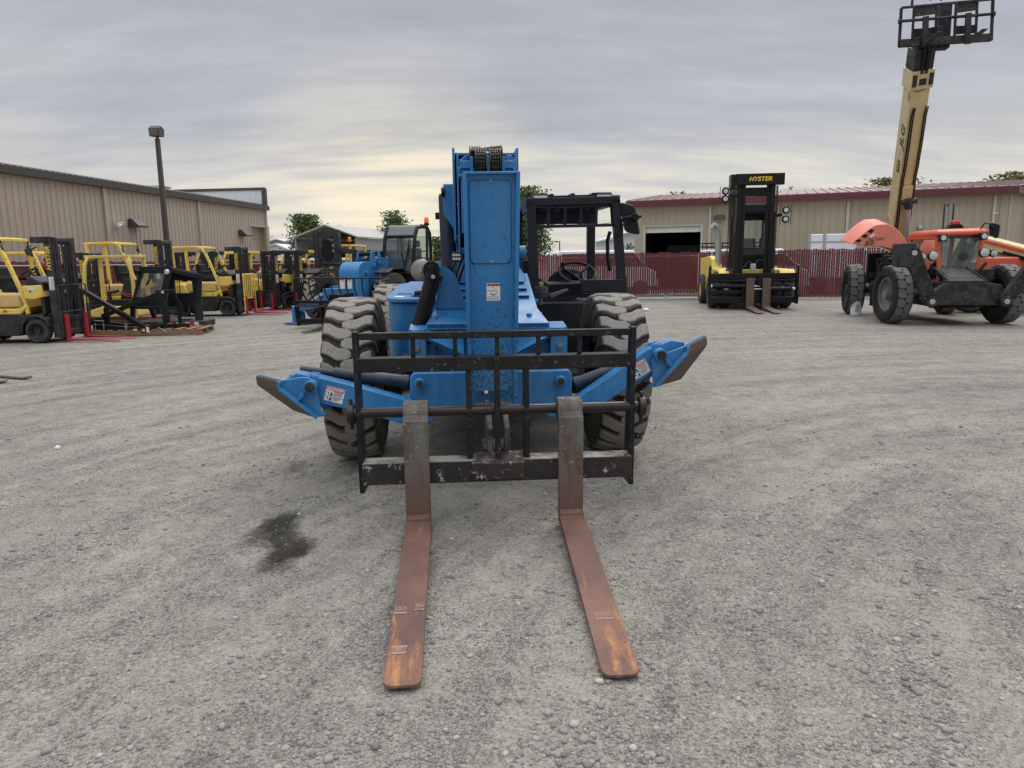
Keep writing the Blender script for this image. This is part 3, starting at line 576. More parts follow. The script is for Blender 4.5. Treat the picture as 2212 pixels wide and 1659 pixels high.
def shed(name, lab, px0, px1, pyt, Y, h, depth=12, gable=0.8, mw=None, mr=None):
    x0, x1 = P(px0, 560, Y).x, P(px1, 560, Y).x; zt = P((px0 + px1) / 2, pyt, Y).z
    th = thing(name, lab, 'building', ((x0 + x1) / 2, Y, 0)); hx = (x1 - x0) / 2; m = M()
    corr(m, (-hx, 0), (hx, 0), 0, zt - gable, .5, .03); corr(m, (hx, 0), (hx, depth), 0, zt - gable, .5, .03); corr(m, (-hx, depth), (-hx, 0), 0, zt - gable, .5, .03); m.poly([(-hx, -.01, zt - gable), (hx, -.01, zt - gable), (0, -.01, zt)]); m.build('wall', mw or m_whall, th)
    m = M()
    for s in (-1, 1): m.prism([(s * (hx + .3), -.4, zt - gable - .05), (0, -.4, zt + .05), (0, -.4, zt + .18), (s * (hx + .3), -.4, zt - gable + .08)], (0, depth + .8, 0))
    m.build('roof', mr or m_whall, th)
    m = M(); m.bx(-hx * .5, hx * .1, -.08, -.03, 0, (zt - gable) * .7); m.build('door', m_gwall, th); return th
shed('white_shed', 'low white metal shed with broad pale roof left of grey open shed', 560, 636, 529, 95, 3, gable=1.0)
shed('grey_shed', 'tall blue-grey box building peeking over the white shed', 585, 616, 518, 110, 4, gable=0.3, mw=m_gwall)
shed('cream_shed', 'tiny cream gabled shed seen through the open cab', 1176, 1213, 545, 110, 3, gable=0.9, mw=flat('cream_siding', (.55, .50, .38), .6))
shed('white_hall', 'white ribbed hall between open cab and red-roofed building', 1322, 1400, 503, 62, 4, gable=0.5)
# ------------------------------------------------------------------ fences
m_slat = paint('red_slats', (0.115, 0.016, 0.022), 0.55, vary=0.22, scale=0.8, dust=((0.2, 0.08, 0.08), .25)); m_slat.name = 'red_slats'
def slat_fence(name, lab, pts, h0, h1, z0=0.04, pitch=0.088, gap=0.010, posts=2.9, miss=0.012, front=-1, mid=False, ragged=0.03):
    th = thing(name, lab, 'fence', (*pts[0], 0)); o = Vector((*pts[0], 0)); sl_, po, ra = M(), [], M(); tot = sum((Vector(b) - Vector(a)).length for a, b in zip(pts, pts[1:])); run = 0
    wires = M()
    for a, b in zip(pts, pts[1:]):
        a, b = Vector((*a, 0)) - o, Vector((*b, 0)) - o; L = (b - a).length; d = (b - a).normalized(); n = Vector((d.y, -d.x, 0)); rot = Matrix.Rotation(atan2(d.y, d.x), 3, 'Z')
        H = lambda t: h0 + (h1 - h0) * (run + t) / tot
        for i in range(int(L / pitch)):
            t = (i + 0.5) * pitch
            if random.random() < miss: continue
            h = H(t) + random.uniform(-ragged, ragged); zb = z0 + random.uniform(-0.01, 0.02)
            wv = pitch - gap - random.uniform(0, 0.006); sl_.box(a + d * (t + random.uniform(-.003, .003)) + Vector((0, 0, (h + zb) / 2)) + n * random.uniform(-.006, .006), (wv, 0.012, h - zb), rot)
        for i in range(int(L / posts) + 1): po.append((a + d * min(L, i * posts) - n * 0.05, H(i * posts)))
        ra.cyl(a + Vector((0, 0, H(0) - 0.14)) + n * 0.03 * front, b + Vector((0, 0, H(L) - 0.14)) + n * 0.03 * front, 0.02, n=8)
        for k in range(-int(1.8 / .22), int(L / .22)):   # chain-link wires in front of the slats
            for sg in (1, -1):
                t0_ = k * .22; z_a, z_b = z0, min(H(0), H(L)) - 0.05; ta, tb = (t0_, t0_ + (z_b - z_a) * .8) if sg > 0 else (t0_ + (z_b - z_a) * .8, t0_)
                if min(ta, tb) < 0 or max(ta, tb) > L: continue
                wires.bar(a + d * ta + n * .022 + Vector((0, 0, z_a)), a + d * tb + n * .022 + Vector((0, 0, z_b)), .007, .007)
        run += L
    sl_.build('slats', m_slat, th, smooth=False); ra.build('rail', m_galv, th); wires.build('wire_mesh', flat('mesh_wire', (0.16, 0.07, 0.07), .5), th, smooth=False)
    for q, h in po: m = M(); m.cyl(q, q + Vector((0, 0, h + 0.02)), 0.032, n=10); m.build('post', m_galv, th)
    return th
slat_fence('slat_fence', 'red slatted fence running behind the row of yellow forklifts', [(-16.4, 16), (-13.5, 40), (-3.0, 39.5), (0.75, 29.6)], 1.80, 1.62, front=1)
gate = slat_fence('sliding_gate', 'red slatted sliding gate behind the open black cab', [(0.80, 29.2), (7.75, 28.75)], 1.80, 1.84, 0.22, posts=6.8)
m = M(); m.bar((-0.1, -0.02, 0.16), (6.9, -0.42, 0.16), 0.07, 0.1); m.build('bottom_rail', m_woodg, gate)
tk = M(); q0, q1 = Vector((1.2, 28.85, 0.03)), Vector((8.0, 28.4, 0.03)); tk.bar(q0 - q0, q1 - q0, 0.22, 0.09); tk.box((q1 - q0) * .3 + Vector((0, 0, .08)), (.14, .14, .1)); tk.box((q1 - q0) * .72 + Vector((0, 0, .08)), (.14, .14, .1))
o = tk.build('gate_track', m_galv, None, 0.01); o.location = q0; tag(o, 'pale galvanised steel gate track lying along the ground', 'gate track')
slat_fence('slat_fence', 'red slatted fence behind the big black forklift mast and orange machine', [(7.76, 28.72), (30, 27.0)], 1.86, 2.0, miss=0.03, gap=.012)
# ------------------------------------------------------------------ trees
def leafmat(name, c1, c2, c3):
    g = N(name); ri = g.n('ShaderNodeNewGeometry').outputs['Random Per Island']
    c = g.ramp(ri, [(0.0, c1), (0.55, c2), (1.0, c3)]); c = g.mix(1.0, c, g.ramp(g.noise(0.9, 3, .6), [(.3, .7), (.7, 1.3)]), 'MULTIPLY')
    return g.out(c, 0.6, None, None, Specular_IOR_Level=0.25, Subsurface_Weight=0.0)
m_leaf = leafmat('maple_leaf', (0.05, 0.085, 0.028), (0.09, 0.135, 0.042), (0.16, 0.19, 0.065)); m_leaf2 = leafmat('autumn_leaf', (0.07, 0.085, 0.03), (0.12, 0.13, 0.04), (0.19, 0.12, 0.05))
m_bark = paint('bark', (0.09, 0.07, 0.055), 0.9, vary=0.3)
def tree(px, pyt, wpx, Y, base, lab, n=2600, leaf=0.17, mat=None, kind='maple_tree', group='trees behind the yard', lean=0.5):
    top = P(px, pyt, Y); h = top.z; R = wpx / FPX * Y / 2; th = thing(kind, lab, 'tree', (top.x, Y, 0), 0, group); s = random.Random(int(px * 7 + pyt)); b = base * h
    tr_ = M(); tr_.cyl((0, 0, 0), (0.05, 0, h * 0.55), 0.02 * h, 0.009 * h, 10); tr_.cyl((0.05, 0, h * 0.55), (0, 0, h * 0.93), 0.009 * h, 0.003 * h, 8); tips = []
    for i in range(26):
        z0 = b * .75 + (h * .85 - b * .75) * i / 26; a = i * 2.4 + s.random(); rr = R * (0.55 + 0.5 * s.random()) * sqrt(max(.08, 1 - (max(0.0, (z0 - b) / (h - b))) ** 1.7)); z1 = min(h, z0 + rr * (0.5 + 0.6 * s.random()) + .2)
        p1 = Vector((cos(a) * rr, sin(a) * rr, z1)); tr_.cyl((0.03, 0, z0), p1, 0.006 * h, 0.002 * h, 6); tips.append((Vector((0.03, 0, z0)), p1))
    tips.append((Vector((0, 0, h * .7)), Vector((0, 0, h - .15))))
    tr_.build('trunk', m_bark, th)
    V, F_ = [], []; per = n // len(tips)
    for p0, p1 in tips:
        L = (p1 - p0).length
        for k in range(per):
            f = 0.35 + 0.7 * s.random() ** .8; sp_ = 0.16 * R + 0.12 + 0.05 * L; c = p0.lerp(p1, f) + Vector((s.gauss(0, sp_), s.gauss(0, sp_), s.gauss(0, sp_ * .8)))
            if c.z > h: c.z = h - s.random() * .3
            a = Vector((s.gauss(0, 1), s.gauss(0, 1), s.gauss(0, .7))).normalized(); q = a.cross(Vector((s.gauss(0, 1), s.gauss(0, 1), s.gauss(0, 1)))).normalized(); l = leaf * (0.6 + .7 * s.random())
            i0 = len(V); V += [c - a * l, c + q * l * .55, c + a * l, c - q * l * .55]; F_.append((i0, i0 + 1, i0 + 2, i0 + 3))
    m = M(); m.v = [tuple(v) for v in V]; m.f = [list(f) for f in F_]; m.mi = [0] * len(F_); m.build('crown', mat or m_leaf, th, smooth=False)
tree(660, 463, 62, 84, 0.28, 'rounded green tree left of the grey open shed', 6120, 0.156)
tree(850, 455, 52, 82, 0.25, 'loose tree rising behind the blue machine with enclosed cab', 3740, 0.156)
tree(945, 511, 30, 86, 0.2, 'small tree between the orange beacon and black boom cylinder', 2040, 0.156)
tree(1141, 402, 74, 62, 0.16, 'tall dense tree behind the open black cab', 10200, 0.125)
tree(1468, 414, 52, 66, 0.4, 'tree top over the left part of red roof', 2890, 0.156)
tree(1703, 405, 40, 66, 0.4, 'tree top over red roof beside big forklift mast', 2550, 0.156)
tree(1936, 386, 98, 66, 0.4, 'wide tree top behind the cream boom', 5440, 0.156, m_leaf2)
tree(2186, 373, 90, 66, 0.4, 'reddish green tree top at the right over red roof', 5440, 0.156, m_leaf2)
tree(1356, 527, 24, 42, 0.15, 'thin young sapling beside the garage building corner', 420, 0.10, None, 'sapling', None)
# ------------------------------------------------------------------ poles, lines
q = P(364.5, 567, 28); lp = thing('light_pole', 'tall dark square light pole with boxy floodlight before tan workshop', 'lamp post', (q.x, 28, 0)); zt = P(337, 300, 28).z
m = M(); m.bar((0, 0, 0.3), (0, 0, zt), 0.19, 0.19, (0, 1, 0), 0.14, 0.14); m.build('pole', m_brown, lp, 0.01)
m = M(); m.cyl((0, 0, 0), (0, 0, 0.32), 0.28, n=20); m.build('footing', paint('concrete', (.35, .34, .32), .9), lp, .02)
m = M(); m.cyl((0, 0, zt), (0, 0, zt + .10), .05); m.build('tenon', m_brown, lp)
m = M(); yy = -0.28; m.prism([(-.19, -.22, zt + .06), (-.19, .16, zt + .08), (-.19, .22, zt + .36), (-.19, -.07, zt + .46), (-.19, -.26, zt + .34)], (.38, 0, 0)); hd = m.build('floodlight', m_brown, lp, 0.012)
m = M(); m.bar((0, -.232, zt + .09), (0, -.262, zt + .31), .31, .012, (0, 1, 0)); m.build('lens', flat('lamp_glass', (.12, .115, .10), .15), hd)
q = P(746, 560, 92); sl_ = thing('street_lamp', 'distant street lamp with curved arm over grey shed', 'street lamp', (q.x, 92, 0)); zt = P(744, 496, 92).z; m = M(); m.cyl((0, 0, 0), (0, 0, zt), .09, .06, 8); m.tube([(0, 0, zt), (-.1, 0, zt + .3), (-.3, 0, zt + .5), (-.5, 0, zt + .55)], .05, 6); m.build('pole', m_galv, sl_); m = M(); m.box((-.65, 0, zt + .5), (.5, .2, .12)); m.build('lamp_head', m_galv, sl_, .03)
q = P(1209, 560, 78); sl_ = thing('street_lamp', 'thin street lamp seen through the open cab window', 'street lamp', (q.x, 78, 0)); zt = P(1209, 521, 78).z; m = M(); m.cyl((0, 0, 0), (0, 0, zt), .09, .06, 8); m.cyl((0, 0, zt - .04), (-.8, 0, zt + .03), .04, n=6); m.build('pole', m_dgrey, sl_); m = M(); m.box((-.85, 0, zt), (.4, .2, .1)); m.build('lamp_head', m_dgrey, sl_, .03)
def cable(a, b, sag, lab):
    m = M(); a, b = Vector(a), Vector(b); m.tube([a.lerp(b, i / 14) - Vector((0, 0, sag * 4 * (i / 14) * (1 - i / 14))) - a for i in range(15)], .022, 5); o = m.build('overhead_cable', m_dgrey); o.location = a; tag(o, lab, 'cable')
cable(P(746, 493, 92), P(1010, 512, 100), .5, 'thin overhead cable running right from the curved street lamp'); cable(P(1168, 490, 80), P(1420, 462, 80), .4, 'thin overhead cable crossing behind the open cab')
# ------------------------------------------------------------------ vehicles behind the fence
def van(name, lab, x, Y, L, h, rz=0.0, rack=False, nose=0.25):
    th = thing(name, lab, 'van', (x, Y, 0), rz); a, b = -L / 2, L / 2; prof = [(a, .35), (a, h - .25), (a + .15, h), (b - L * nose, h), (b - L * nose * .45, h * .62), (b - .1, h * .52), (b, .4)]
    m = M(); m.prism([(p, -.9, z) for p, z in prof], (0, 1.8, 0)); m.build('body', m_white, th, .06)
    m = M(); m.prism([(b - L * nose - .02, -.905, h - .12), (b - L * nose * .5, -.905, h * .64), (b - L * nose - .6, -.905, h * .64), (b - L * nose - .6, -.905, h - .12)], (0, 1.81, 0)); m.bx(a + .3, b - L * nose - .75, -.905, .905, h * .66, h - .14); m.build('window', flat('car_glass', (.03, .035, .04), .08), th)
    for x_ in (a + L * .2, b - L * .18):
        for s in (-1, 1): m = M(); m.cyl((x_, s * .72, .34), (x_, s * .93, .34), .34, n=20); m.build('wheel', m_rubdk, th, .02)
    if rack:
        m = M()
        for i in range(5): m.cyl((a + .2 + i * (L * .6) / 4, -.8, h + .12), (a + .2 + i * (L * .6) / 4, .8, h + .12), .025, n=6)
        for s in (-.8, .8): m.cyl((a + .1, s, h + .12), (a + .25 + L * .6, s, h + .12), .03, n=6); m.cyl((a + .1, s, h + .28), (a + .25 + L * .6, s, h + .28), .02, n=6)
        for i in range(5):
            for s in (-.8, .8): m.cyl((a + .2 + i * L * .15, s, h - .05), (a + .2 + i * L * .15, s, h + .28), .02, n=6)
        m.build('roof_rack', m_black, th)
    return th
van('parked_van', 'white van with black roof rack behind fence and big forklift', P(1632, 540, 31.5).x, 31.6, 4.6, 1.95, ba, True)
van('parked_van', 'white van roof seen right of the cab rear post', P(1300, 550, 33).x, 32.6, 4.6, 1.98, .1)
van('parked_van', 'long white van roof above red fence near white shed', P(655, 570, 46).x, 47, 5.4, 1.86, .05)
van('parked_van', 'white van roof above red fence below the open shed', P(815, 570, 46).x, 47.5, 5.2, 1.86, .02)
q = P(1800, 540, 31.8); bt_ = thing('box_truck', 'white box truck body standing behind the red fence', 'truck', (q.x, 31.9, 0), ba); zt = P(1800, 506, 31.8).z
m = M(); m.bx(-.95, .95, -.6, 1.2, .7, zt); m.build('cargo_box', m_white, bt_, .03); m = M(); m.bx(-.98, -.9, -.63, 1.22, .7, zt + .02); m.bx(-.42, -.30, -.63, -.6, .7, zt + .02); m.bx(.9, .98, -.63, 1.22, .7, zt + .02); m.bx(-.95, .95, -.62, -.6, zt - .35, zt - .3); m.build('trim', m_galv, bt_)
for x_ in (-.6, .6): m = M(); m.cyl((x_, -.6, .42), (x_, -.35, .42), .42, n=18); m.build('wheel', m_rubdk, bt_)
m = M(); m.bx(.98, 2.2, -.5, 1.1, .6, 1.9); m.build('cab', m_white, bt_, .1)
# ------------------------------------------------------------------ wheels
_wc = {}
def tyre_mesh(key, R, Wd, rr, style, n):
    """tyre centred on its axle (local x); style 'lug' = boomerang lugs, 'block' = interlocking blocks, 'solid' = shallow notches"""
    m = M(); hw = Wd / 2; lug = {'lug': 0.052, 'block': 0.038, 'solid': 0.018}[style]; rb = R - lug
    prof = [(rr, -hw * .62), (rr + .02, -hw * .80), (rr + (rb - rr) * .35, -hw * 1.0), (rr + (rb - rr) * .68, -hw * 1.01), (rb - .045 * R / .68, -hw * .95), (rb - .012, -hw * .80), (rb, -hw * .4), (rb + .002, 0)]
    prof += [(r, -h) for r, h in prof[-2::-1]]; m.lathe(prof, (0, 0, 0), (1, 0, 0), 56)
    def rbase(u): a = abs(u); return rb + .002 - (0.016 if a < .85 else .016 + (a - .85) * 0.9) * (a ** 2) * R / .68
    def rtop(u): a = abs(u); return R - (0.010 if a < .9 else .010 + (a - .9) * 0.55) * (a ** 2) * R / .68
    if style == 'lug': st = [(1.06, .046, .034), (1.0, .046, .040), (.93, .045, .042), (.66, .026, .042), (.40, -.006, .041), (.28, -.014, .040), (.0, -.016, .037), (-.20, -.016, .016)]
    elif style == 'block': st = [(1.02, .030, .062), (.72, .030, .064), (.42, .012, .070), (.15, .012, .060), (-.02, .012, .030)]
    else: st = [(1.0, 0, .060), (.6, 0, .060), (.25, .012, .052), (.04, .02, .04)]
    k = R / .68; pit = 2 * pi / n; fit = (2 * pi * R / n) / (0.142 * k) if style == 'lug' else (2 * pi * R / n) / .15
    for sgn in (1, -1):
        for i in range(n):
            a0 = i * pit + (pit / 2 if sgn < 0 else 0); secs = []
            for u, t, w in st:
                u_ = u * sgn; x = u_ * hw; rt, rbs = rtop(u_), min(rbase(u_), rtop(u_) - .006) - .012; w = w * fit * k if style == 'lug' else w * fit
                aa = a0 + t * fit * k / R; wt, wb = w / R, (w + .011) / R
                secs.append([Vector((x, sin(aa + s * q) * r_, cos(aa + s * q) * r_)) for s, q, r_ in ((-1, wb, rbs), (-1, wt, rt), (1, wt, rt), (1, wb, rbs))])
            m.loft(secs)
    return m
def wheel(parent, c, R, Wd, rr, side, mt, mr, style='lug', n=28, steer=0.0, bevel=0.0, hub=0.0, name='wheel'):
    """side = +1/-1: the way the dished outer face looks along local x"""
    key = (R, Wd, rr, style, n, mt.name)
    if key not in _wc:
        o = tyre_mesh(key, R, Wd, rr, style, n).build('tyre', mt, None, bevel, 30); _wc[key] = o.data; bpy.data.objects.remove(o)
    hw = Wd / 2; m = M(); s = side
    m.lathe([(rr + .012, s * hw * .72), (rr - .03, s * hw * .74), (rr - .045, s * hw * .35), (rr * .72, s * hw * .15), (rr * .62, s * hw * .05), (0, s * hw * .05)], (0, 0, 0), (1, 0, 0), 36)
    m.lathe([(rr + .012, -s * hw * .72), (rr - .03, -s * hw * .74), (rr - .04, -s * hw * .2), (rr - .05, -s * hw * .0), (0, 0)], (0, 0, 0), (1, 0, 0), 36)
    m.cyl((s * hw * .0, 0, 0), (s * hw * (.5 + hub), 0, 0), rr * .36, rr * .30, 20)
    for i in range(10): a = i * 2 * pi / 10; m.cyl((s * hw * .05, cos(a) * rr * .5, sin(a) * rr * .5), (s * hw * .05 + s * .025, cos(a) * rr * .5, sin(a) * rr * .5), rr * .045, n=6)
    o = m.build(name, mr, parent, 0.004); o.location = c; o.rotation_euler = (random.uniform(0, .25), 0, steer)
    t = bpy.data.objects.new('tyre', _wc[key]); COL.objects.link(t); t.parent = o
    if bevel: b = t.modifiers.new('bevel', 'BEVEL'); b.width = bevel; b.segments = 2; b.limit_method = 'ANGLE'; b.angle_limit = radians(38)
    return o
def roundrect(x0, x1, z0, z1, r, y, k=6):
    pts = []
    for cx, cz, a in ((x1 - r, z1 - r, 0), (x0 + r, z1 - r, 90), (x0 + r, z0 + r, 180), (x1 - r, z0 + r, 270)):
        for i in range(k + 1): t = radians(a + 90 * i / k); pts.append(Vector((cx + cos(t) * r, y, cz + sin(t) * r)))
    return pts
def sticker(parent, c, right, up, w, h, head, word, wcol, mt_head, name):
    """warning label: white plate, coloured header with a word, pictogram and print lines"""
    r = Vector(right).normalized(); u = Vector(up).normalized(); n = r.cross(u); c = Vector(c); q = lambda x, y, d=0: c + r * x + u * y + n * d
    m = M(); m.prism([q(-w / 2, -h / 2), q(w / 2, -h / 2), q(w / 2, h / 2), q(-w / 2, h / 2)], n * .002); o = m.build(name, m_sticker, parent)
    m = M(); m.prism([q(-w * .47, h / 2 - head, .002), q(w * .47, h / 2 - head, .002), q(w * .47, h * .48, .002), q(-w * .47, h * .48, .002)], n * .001); m.build('header', mt_head, o)
    lettering(word, head * .95, wcol, o, q(w * .05, h / 2 - head * .55, .0035), r, u, 0, .015, .001)
    m = M(); m.prism([q(-w * .44, h / 2 - head * .85, .003), q(-w * .33, h / 2 - head * .85, .003), q(-w * .385, h / 2 - head * .2, .003)], n * .001); m.build('alert_triangle', wcol, o)
    m = M()
    def blk(x0, x1, y0, y1): m.prism([q(x0, y0, .002), q(x1, y0, .002), q(x1, y1, .002), q(x0, y1, .002)], n * .0012)
    return o, m, blk, q, r, u, n
# ------------------------------------------------------------------ main telehandler
PS = radians(4.0); T1 = (-0.22, 6.15)
V1 = mkV(T1[0], T1[1], PS)
tele = thing('telehandler', 'large blue telehandler with rusty forks in the foreground, open black cab', 'telehandler', (T1[0], T1[1], 0), PS)
for x in (-1.09, 1.09):
    wheel(tele, (x, 0, .678), .678, .40, .33, 1 if x > 0 else -1, m_rubber, m_black, 'lug', 24, 0.0, .007)
    wheel(tele, (x, 3.3, .678), .678, .40, .33, 1 if x > 0 else -1, m_rubber, m_black, 'lug', 24, 0.0, .007)
# chassis
m = M()
for s in (-1, 1):
    m.bx(s * .40, s * .52, -.55, 3.9, .48, 1.02)
m.bx(-.40, .40, .2, 3.9, .5, .9)
fp = [V1(885, 905, -.78), V1(885, 815, -.78), V1(893, 805, -.78), V1(1228, 798, -.78), V1(1236, 806, -.78), V1(1236, 885, -.78), V1(1190, 905, -.78), V1(1160, 880, -.78), V1(960, 880, -.78), V1(925, 920, -.78)]
m.prism(fp, (0, .05, 0))
m.build('chassis', m_blue, tele, .012)
m = M()  # front cheeks and recessed nose panel
for s, xa, xb in ((-1, -.605, -.475), (1, .475, .605)):
    m.prism([Vector((xa, -.66, .84)), Vector((xb, -.66, .84)), Vector((xb, -.66, 1.13)), Vector((xb * .99 if s < 0 else xb, -.66, 1.13)), Vector((xa, -.66, 1.13))], (0, .5, 0))
m.bx(-.475, .475, -.50, -.46, .84, 1.12)
# V-shaped shelf gussets
for s in (-1, 1):
    m.prism([Vector((s * .475, -.66, 1.09)), Vector((s * .60, -.66, 1.125)), Vector((s * .20, -.72, .93)), Vector((s * .20, -.72, .90)), Vector((s * .475, -.66, 1.06))], (0, .17, 0))
    m.prism([Vector((s * .60, -.66, 1.128)), Vector((s * .60, -.46, 1.15)), Vector((s * .19, -.46, 1.15)), Vector((s * .19, -.72, .935))], (0, 0, .012))
    m.bar((s * .46, -.60, .86), (s * .25, -.60, .82), .03, .03)
m.build('front_frame', m_blue, tele, .008)
m = M()
for s in (-1, 1):
    for z in (.985,): m.cyl((s * .545, -.685, z), (s * .545, -.66, z), .020, n=6); m.cyl((s * .545, -.668, z), (s * .545, -.661, z), .027, n=16)
m.build('bolts', paint('dull_bolt', (.16, .165, .17), .5, .4, vary=.2), tele, .003)
m = M()  # ledge, sloping deck, pedestal
L0, L1 = V1(921, 699, -.62), V1(1187, 697, -.62); D0, D1 = V1(940, 667, -.32), V1(1161, 665, -.32); U0, U1 = V1(975, 592, .45), V1(1132, 590, .45)
m.prism([L0, L1, Vector((L1.x, -.62, L1.z - .05)), Vector((L0.x, -.62, L0.z - .05))], (0, .3, 0))
m.loft([[L0, L1, L1 + Vector((0, 0, -.04)), L0 + Vector((0, 0, -.04))], [D0, D1, D1 + Vector((0, .04, -.05)), D0 + Vector((0, .04, -.05))], [U0, U1, U1 + Vector((0, .06, -.05)), U0 + Vector((0, .06, -.05))], [U0 + Vector((0, .5, .05)), U1 + Vector((0, .5, .05)), U1 + Vector((0, .5, 0)), U0 + Vector((0, .5, 0))]])
for i, z in enumerate((.20, .35, .50)):
    p, q_ = D0.lerp(U0, .3 + i * .2), D1.lerp(U1, .3 + i * .2); m.bar(p + Vector((.03, -.01, .01)), q_ + Vector((-.03, -.01, .01)), .05, .012)
m.bx(-.36, .34, -.3, .9, .9, 1.2)
for c in ((-.28, -.47), (.33, -.48), (.42, -.4), (-.40, -.52)): m.cyl((c[0], c[1], L0.z + .0), (c[0], c[1], L0.z + .055), .022, n=10)
m.build('deck', m_blue, tele, .008)
# tower bracket, levelling cylinder
br = [V1(*p, -.34) for p in ((940, 668), (945, 622), (955, 600), (954, 590), (947, 583), (938, 589), (921, 598), (917, 585), (921, 573), (932, 569), (942, 572), (965, 578), (982, 592), (993, 618), (999, 640), (1003, 668))]
m = M(); m.prism(br, (0, .045, 0)); m.cyl(V1(932, 582, -.40), V1(932, 582, -.27), .05, n=20); m.build('tower_bracket', m_blue, tele, .006)
m = M(); a, b = V1(935, 600, -.46), V1(906, 708, -.46); e = V1(932, 582, -.46); d = (b - a).normalized(); xr__ = Vector((d.z, 0, -d.x))
m.cyl(a - d * .02, b, .062, n=28); m.cyl(a - d * .03, a + d * .02, .072, n=28); m.cyl(b - d * .02, b + d * .015, .068, n=28)
m.prism([e + Vector((cos(t) * .065, -.035, sin(t) * .065)) for t in [radians(x) for x in range(-20, 201, 20)]] + [a - xr__ * .0 + Vector((-.055, -.035, -.03)), a + Vector((.055, -.035, -.01))], (0, .07, 0))
m.cyl(e + Vector((0, -.06, 0)), e + Vector((0, .1, 0)), .035, n=18)
lc = m.build('levelling_cylinder', m_black, tele, .004)
m = M(); r_ = V1(888, 772, -.46); m.cyl(b, r_, .019, n=16); m.build('piston_rod', m_steel, lc)
m = M(); m.cyl(e + Vector((.015, -.075, -.055)), e + Vector((.015, -.03, -.055)), .018, n=6); m.build('pin_bolt', m_galv, lc, .002)
m = M(); m.prism([r_ + Vector(v) for v in ((-.07, -.05, .02), (.035, -.05, .03), (.05, -.05, -.09), (-.03, -.05, -.14), (-.09, -.05, -.1))], (0, .1, 0)); m.cyl(r_ + Vector((-.01, -.07, -.06)), r_ + Vector((-.01, .1, -.06)), .035, n=16); m.build('clevis', m_black, tele, .004)
# mirror disc seen from behind
c = V1(911, 584, -.12); m = M(); m.lathe([(0, -.020), (.03, -.019), (.066, -.013), (.088, -.003), (.092, .005), (.088, .010), (0, .010)], c, Vector((.10, 1, -.05)), 36); mo = m.build('convex_mirror', m_chrome, tele)
m = M(); m.bar(c + Vector((-.01, -.05, .02)), c + Vector((.05, -.03, -.03)), .035, .02); m.cyl(c + Vector((-.005, -.06, .0)), c + Vector((-.005, -.02, .0)), .012, n=8); m.tube([c + Vector((.0, -.05, .0)), c + Vector((.06, -.02, -.06)), c + Vector((.12, .05, -.12))], .012); m.build('mirror_bracket', m_galv, mo)
# axle
m = M(); m.cyl((-.85, 0, .66), (.85, 0, .66), .11, n=20); m.cyl((-.2, 0, .64), (.2, 0, .64), .19, n=20); m.bx(-.6, .6, -.12, .12, .58, .76)
for s in (-1, 1): m.cyl((s * .80, -.02, .5), (s * .80, -.02, .84), .075, n=14); m.cyl((s * .74, -.2, .66), (s * .84, .2, .66), .05, n=10)
m.build('axle', m_dirtyblk, tele, .008)
m = M(); m.cyl((-.85, 3.3, .66), (.85, 3.3, .66), .11, n=20); m.cyl((-.2, 3.3, .64), (.2, 3.3, .64), .19, n=20); m.build('axle', m_dirtyblk, tele, .008)
# tank on the left, engine cover behind
m = M(); x0, x1 = -.885, -.42; ya, yb = .62, 2.5; zt, zb = 1.30, 1.40
pts = [(x0, ya + .30)] + [(x0 + .20 - cos(radians(t)) * .20, ya + .20 - sin(radians(t)) * .20) for t in range(0, 91, 10)] + [(x1, ya), (x1, yb), (x0 + .1, yb), (x0, yb - .1)]
m.loft([[Vector((x, y, .55)) for x, y in pts], [Vector((x, y, zt - .04 + (y - ya) * .05)) for x, y in pts]])
tk_ = m.build('tank', m_blue, tele, .012)
pl = [(x0 - .02, ya + .34)] + [(x0 + .19 - cos(radians(t)) * .21, ya + .18 - sin(radians(t)) * .21) for t in range(0, 91, 10)] + [(x1 + .02, ya - .03), (x1 + .02, yb), (x0 + .12, yb), (x0 - .02, yb - .25)]
m = M(); m.loft([[Vector((x, y, zt - .034 + (y - ya) * .05)) for x, y in pl], [Vector((x, y, zt + .004 + (y - ya) * .05)) for x, y in pl]]); lid = m.build('tank_lid', m_blue, tk_, .008)
m = M(); cx, cy = -.60, ya + .22; m.cyl((cx, cy, zt), (cx, cy, zt + .022), .085, .08, 24); m.lathe([(.05, 0), (.048, .03), (.036, .045), (0, .047)], (cx, cy, zt + .02), (0, 0, 1), 20); m.build('filler_cap', m_black, tk_, .003)
m = M(); m.bx(-.80, -.72, ya + .42, ya + .45, zt + .02, zt + .03); m.cyl((-.80, ya + .435, zt + .02), (-.80, ya + .435, zt + .031), .022, n=12); m.cyl((-.70, ya + .435, zt + .02), (-.70, ya + .435, zt + .031), .022, n=12); m.bx(-.8, -.7, ya + .425, ya + .445, zt + .022, zt + .03)
for q in ((-.58, .55), (-.53, .55)): m.cyl((q[0], ya + q[1], zt + .026), (q[0], ya + q[1], zt + .036), .008, n=8)
m.build('lid_slots', m_black, lid)
m = M(); m.prism([(-.83, ya + .12, zt + .011), (-.735, ya + .10, zt + .010), (-.735, ya + .21, zt + .0155), (-.83, ya + .23, zt + .0165)], (0, 0, .002)); m.build('paper_label', m_sticker, lid)
m = M(); m.bx(.45, 1.0, 1.75, 4.0, .55, 1.25); m.bx(-.95, .95, 4.0, 4.5, .55, 1.35); m.build('engine_cover', m_blue, tele, .03)
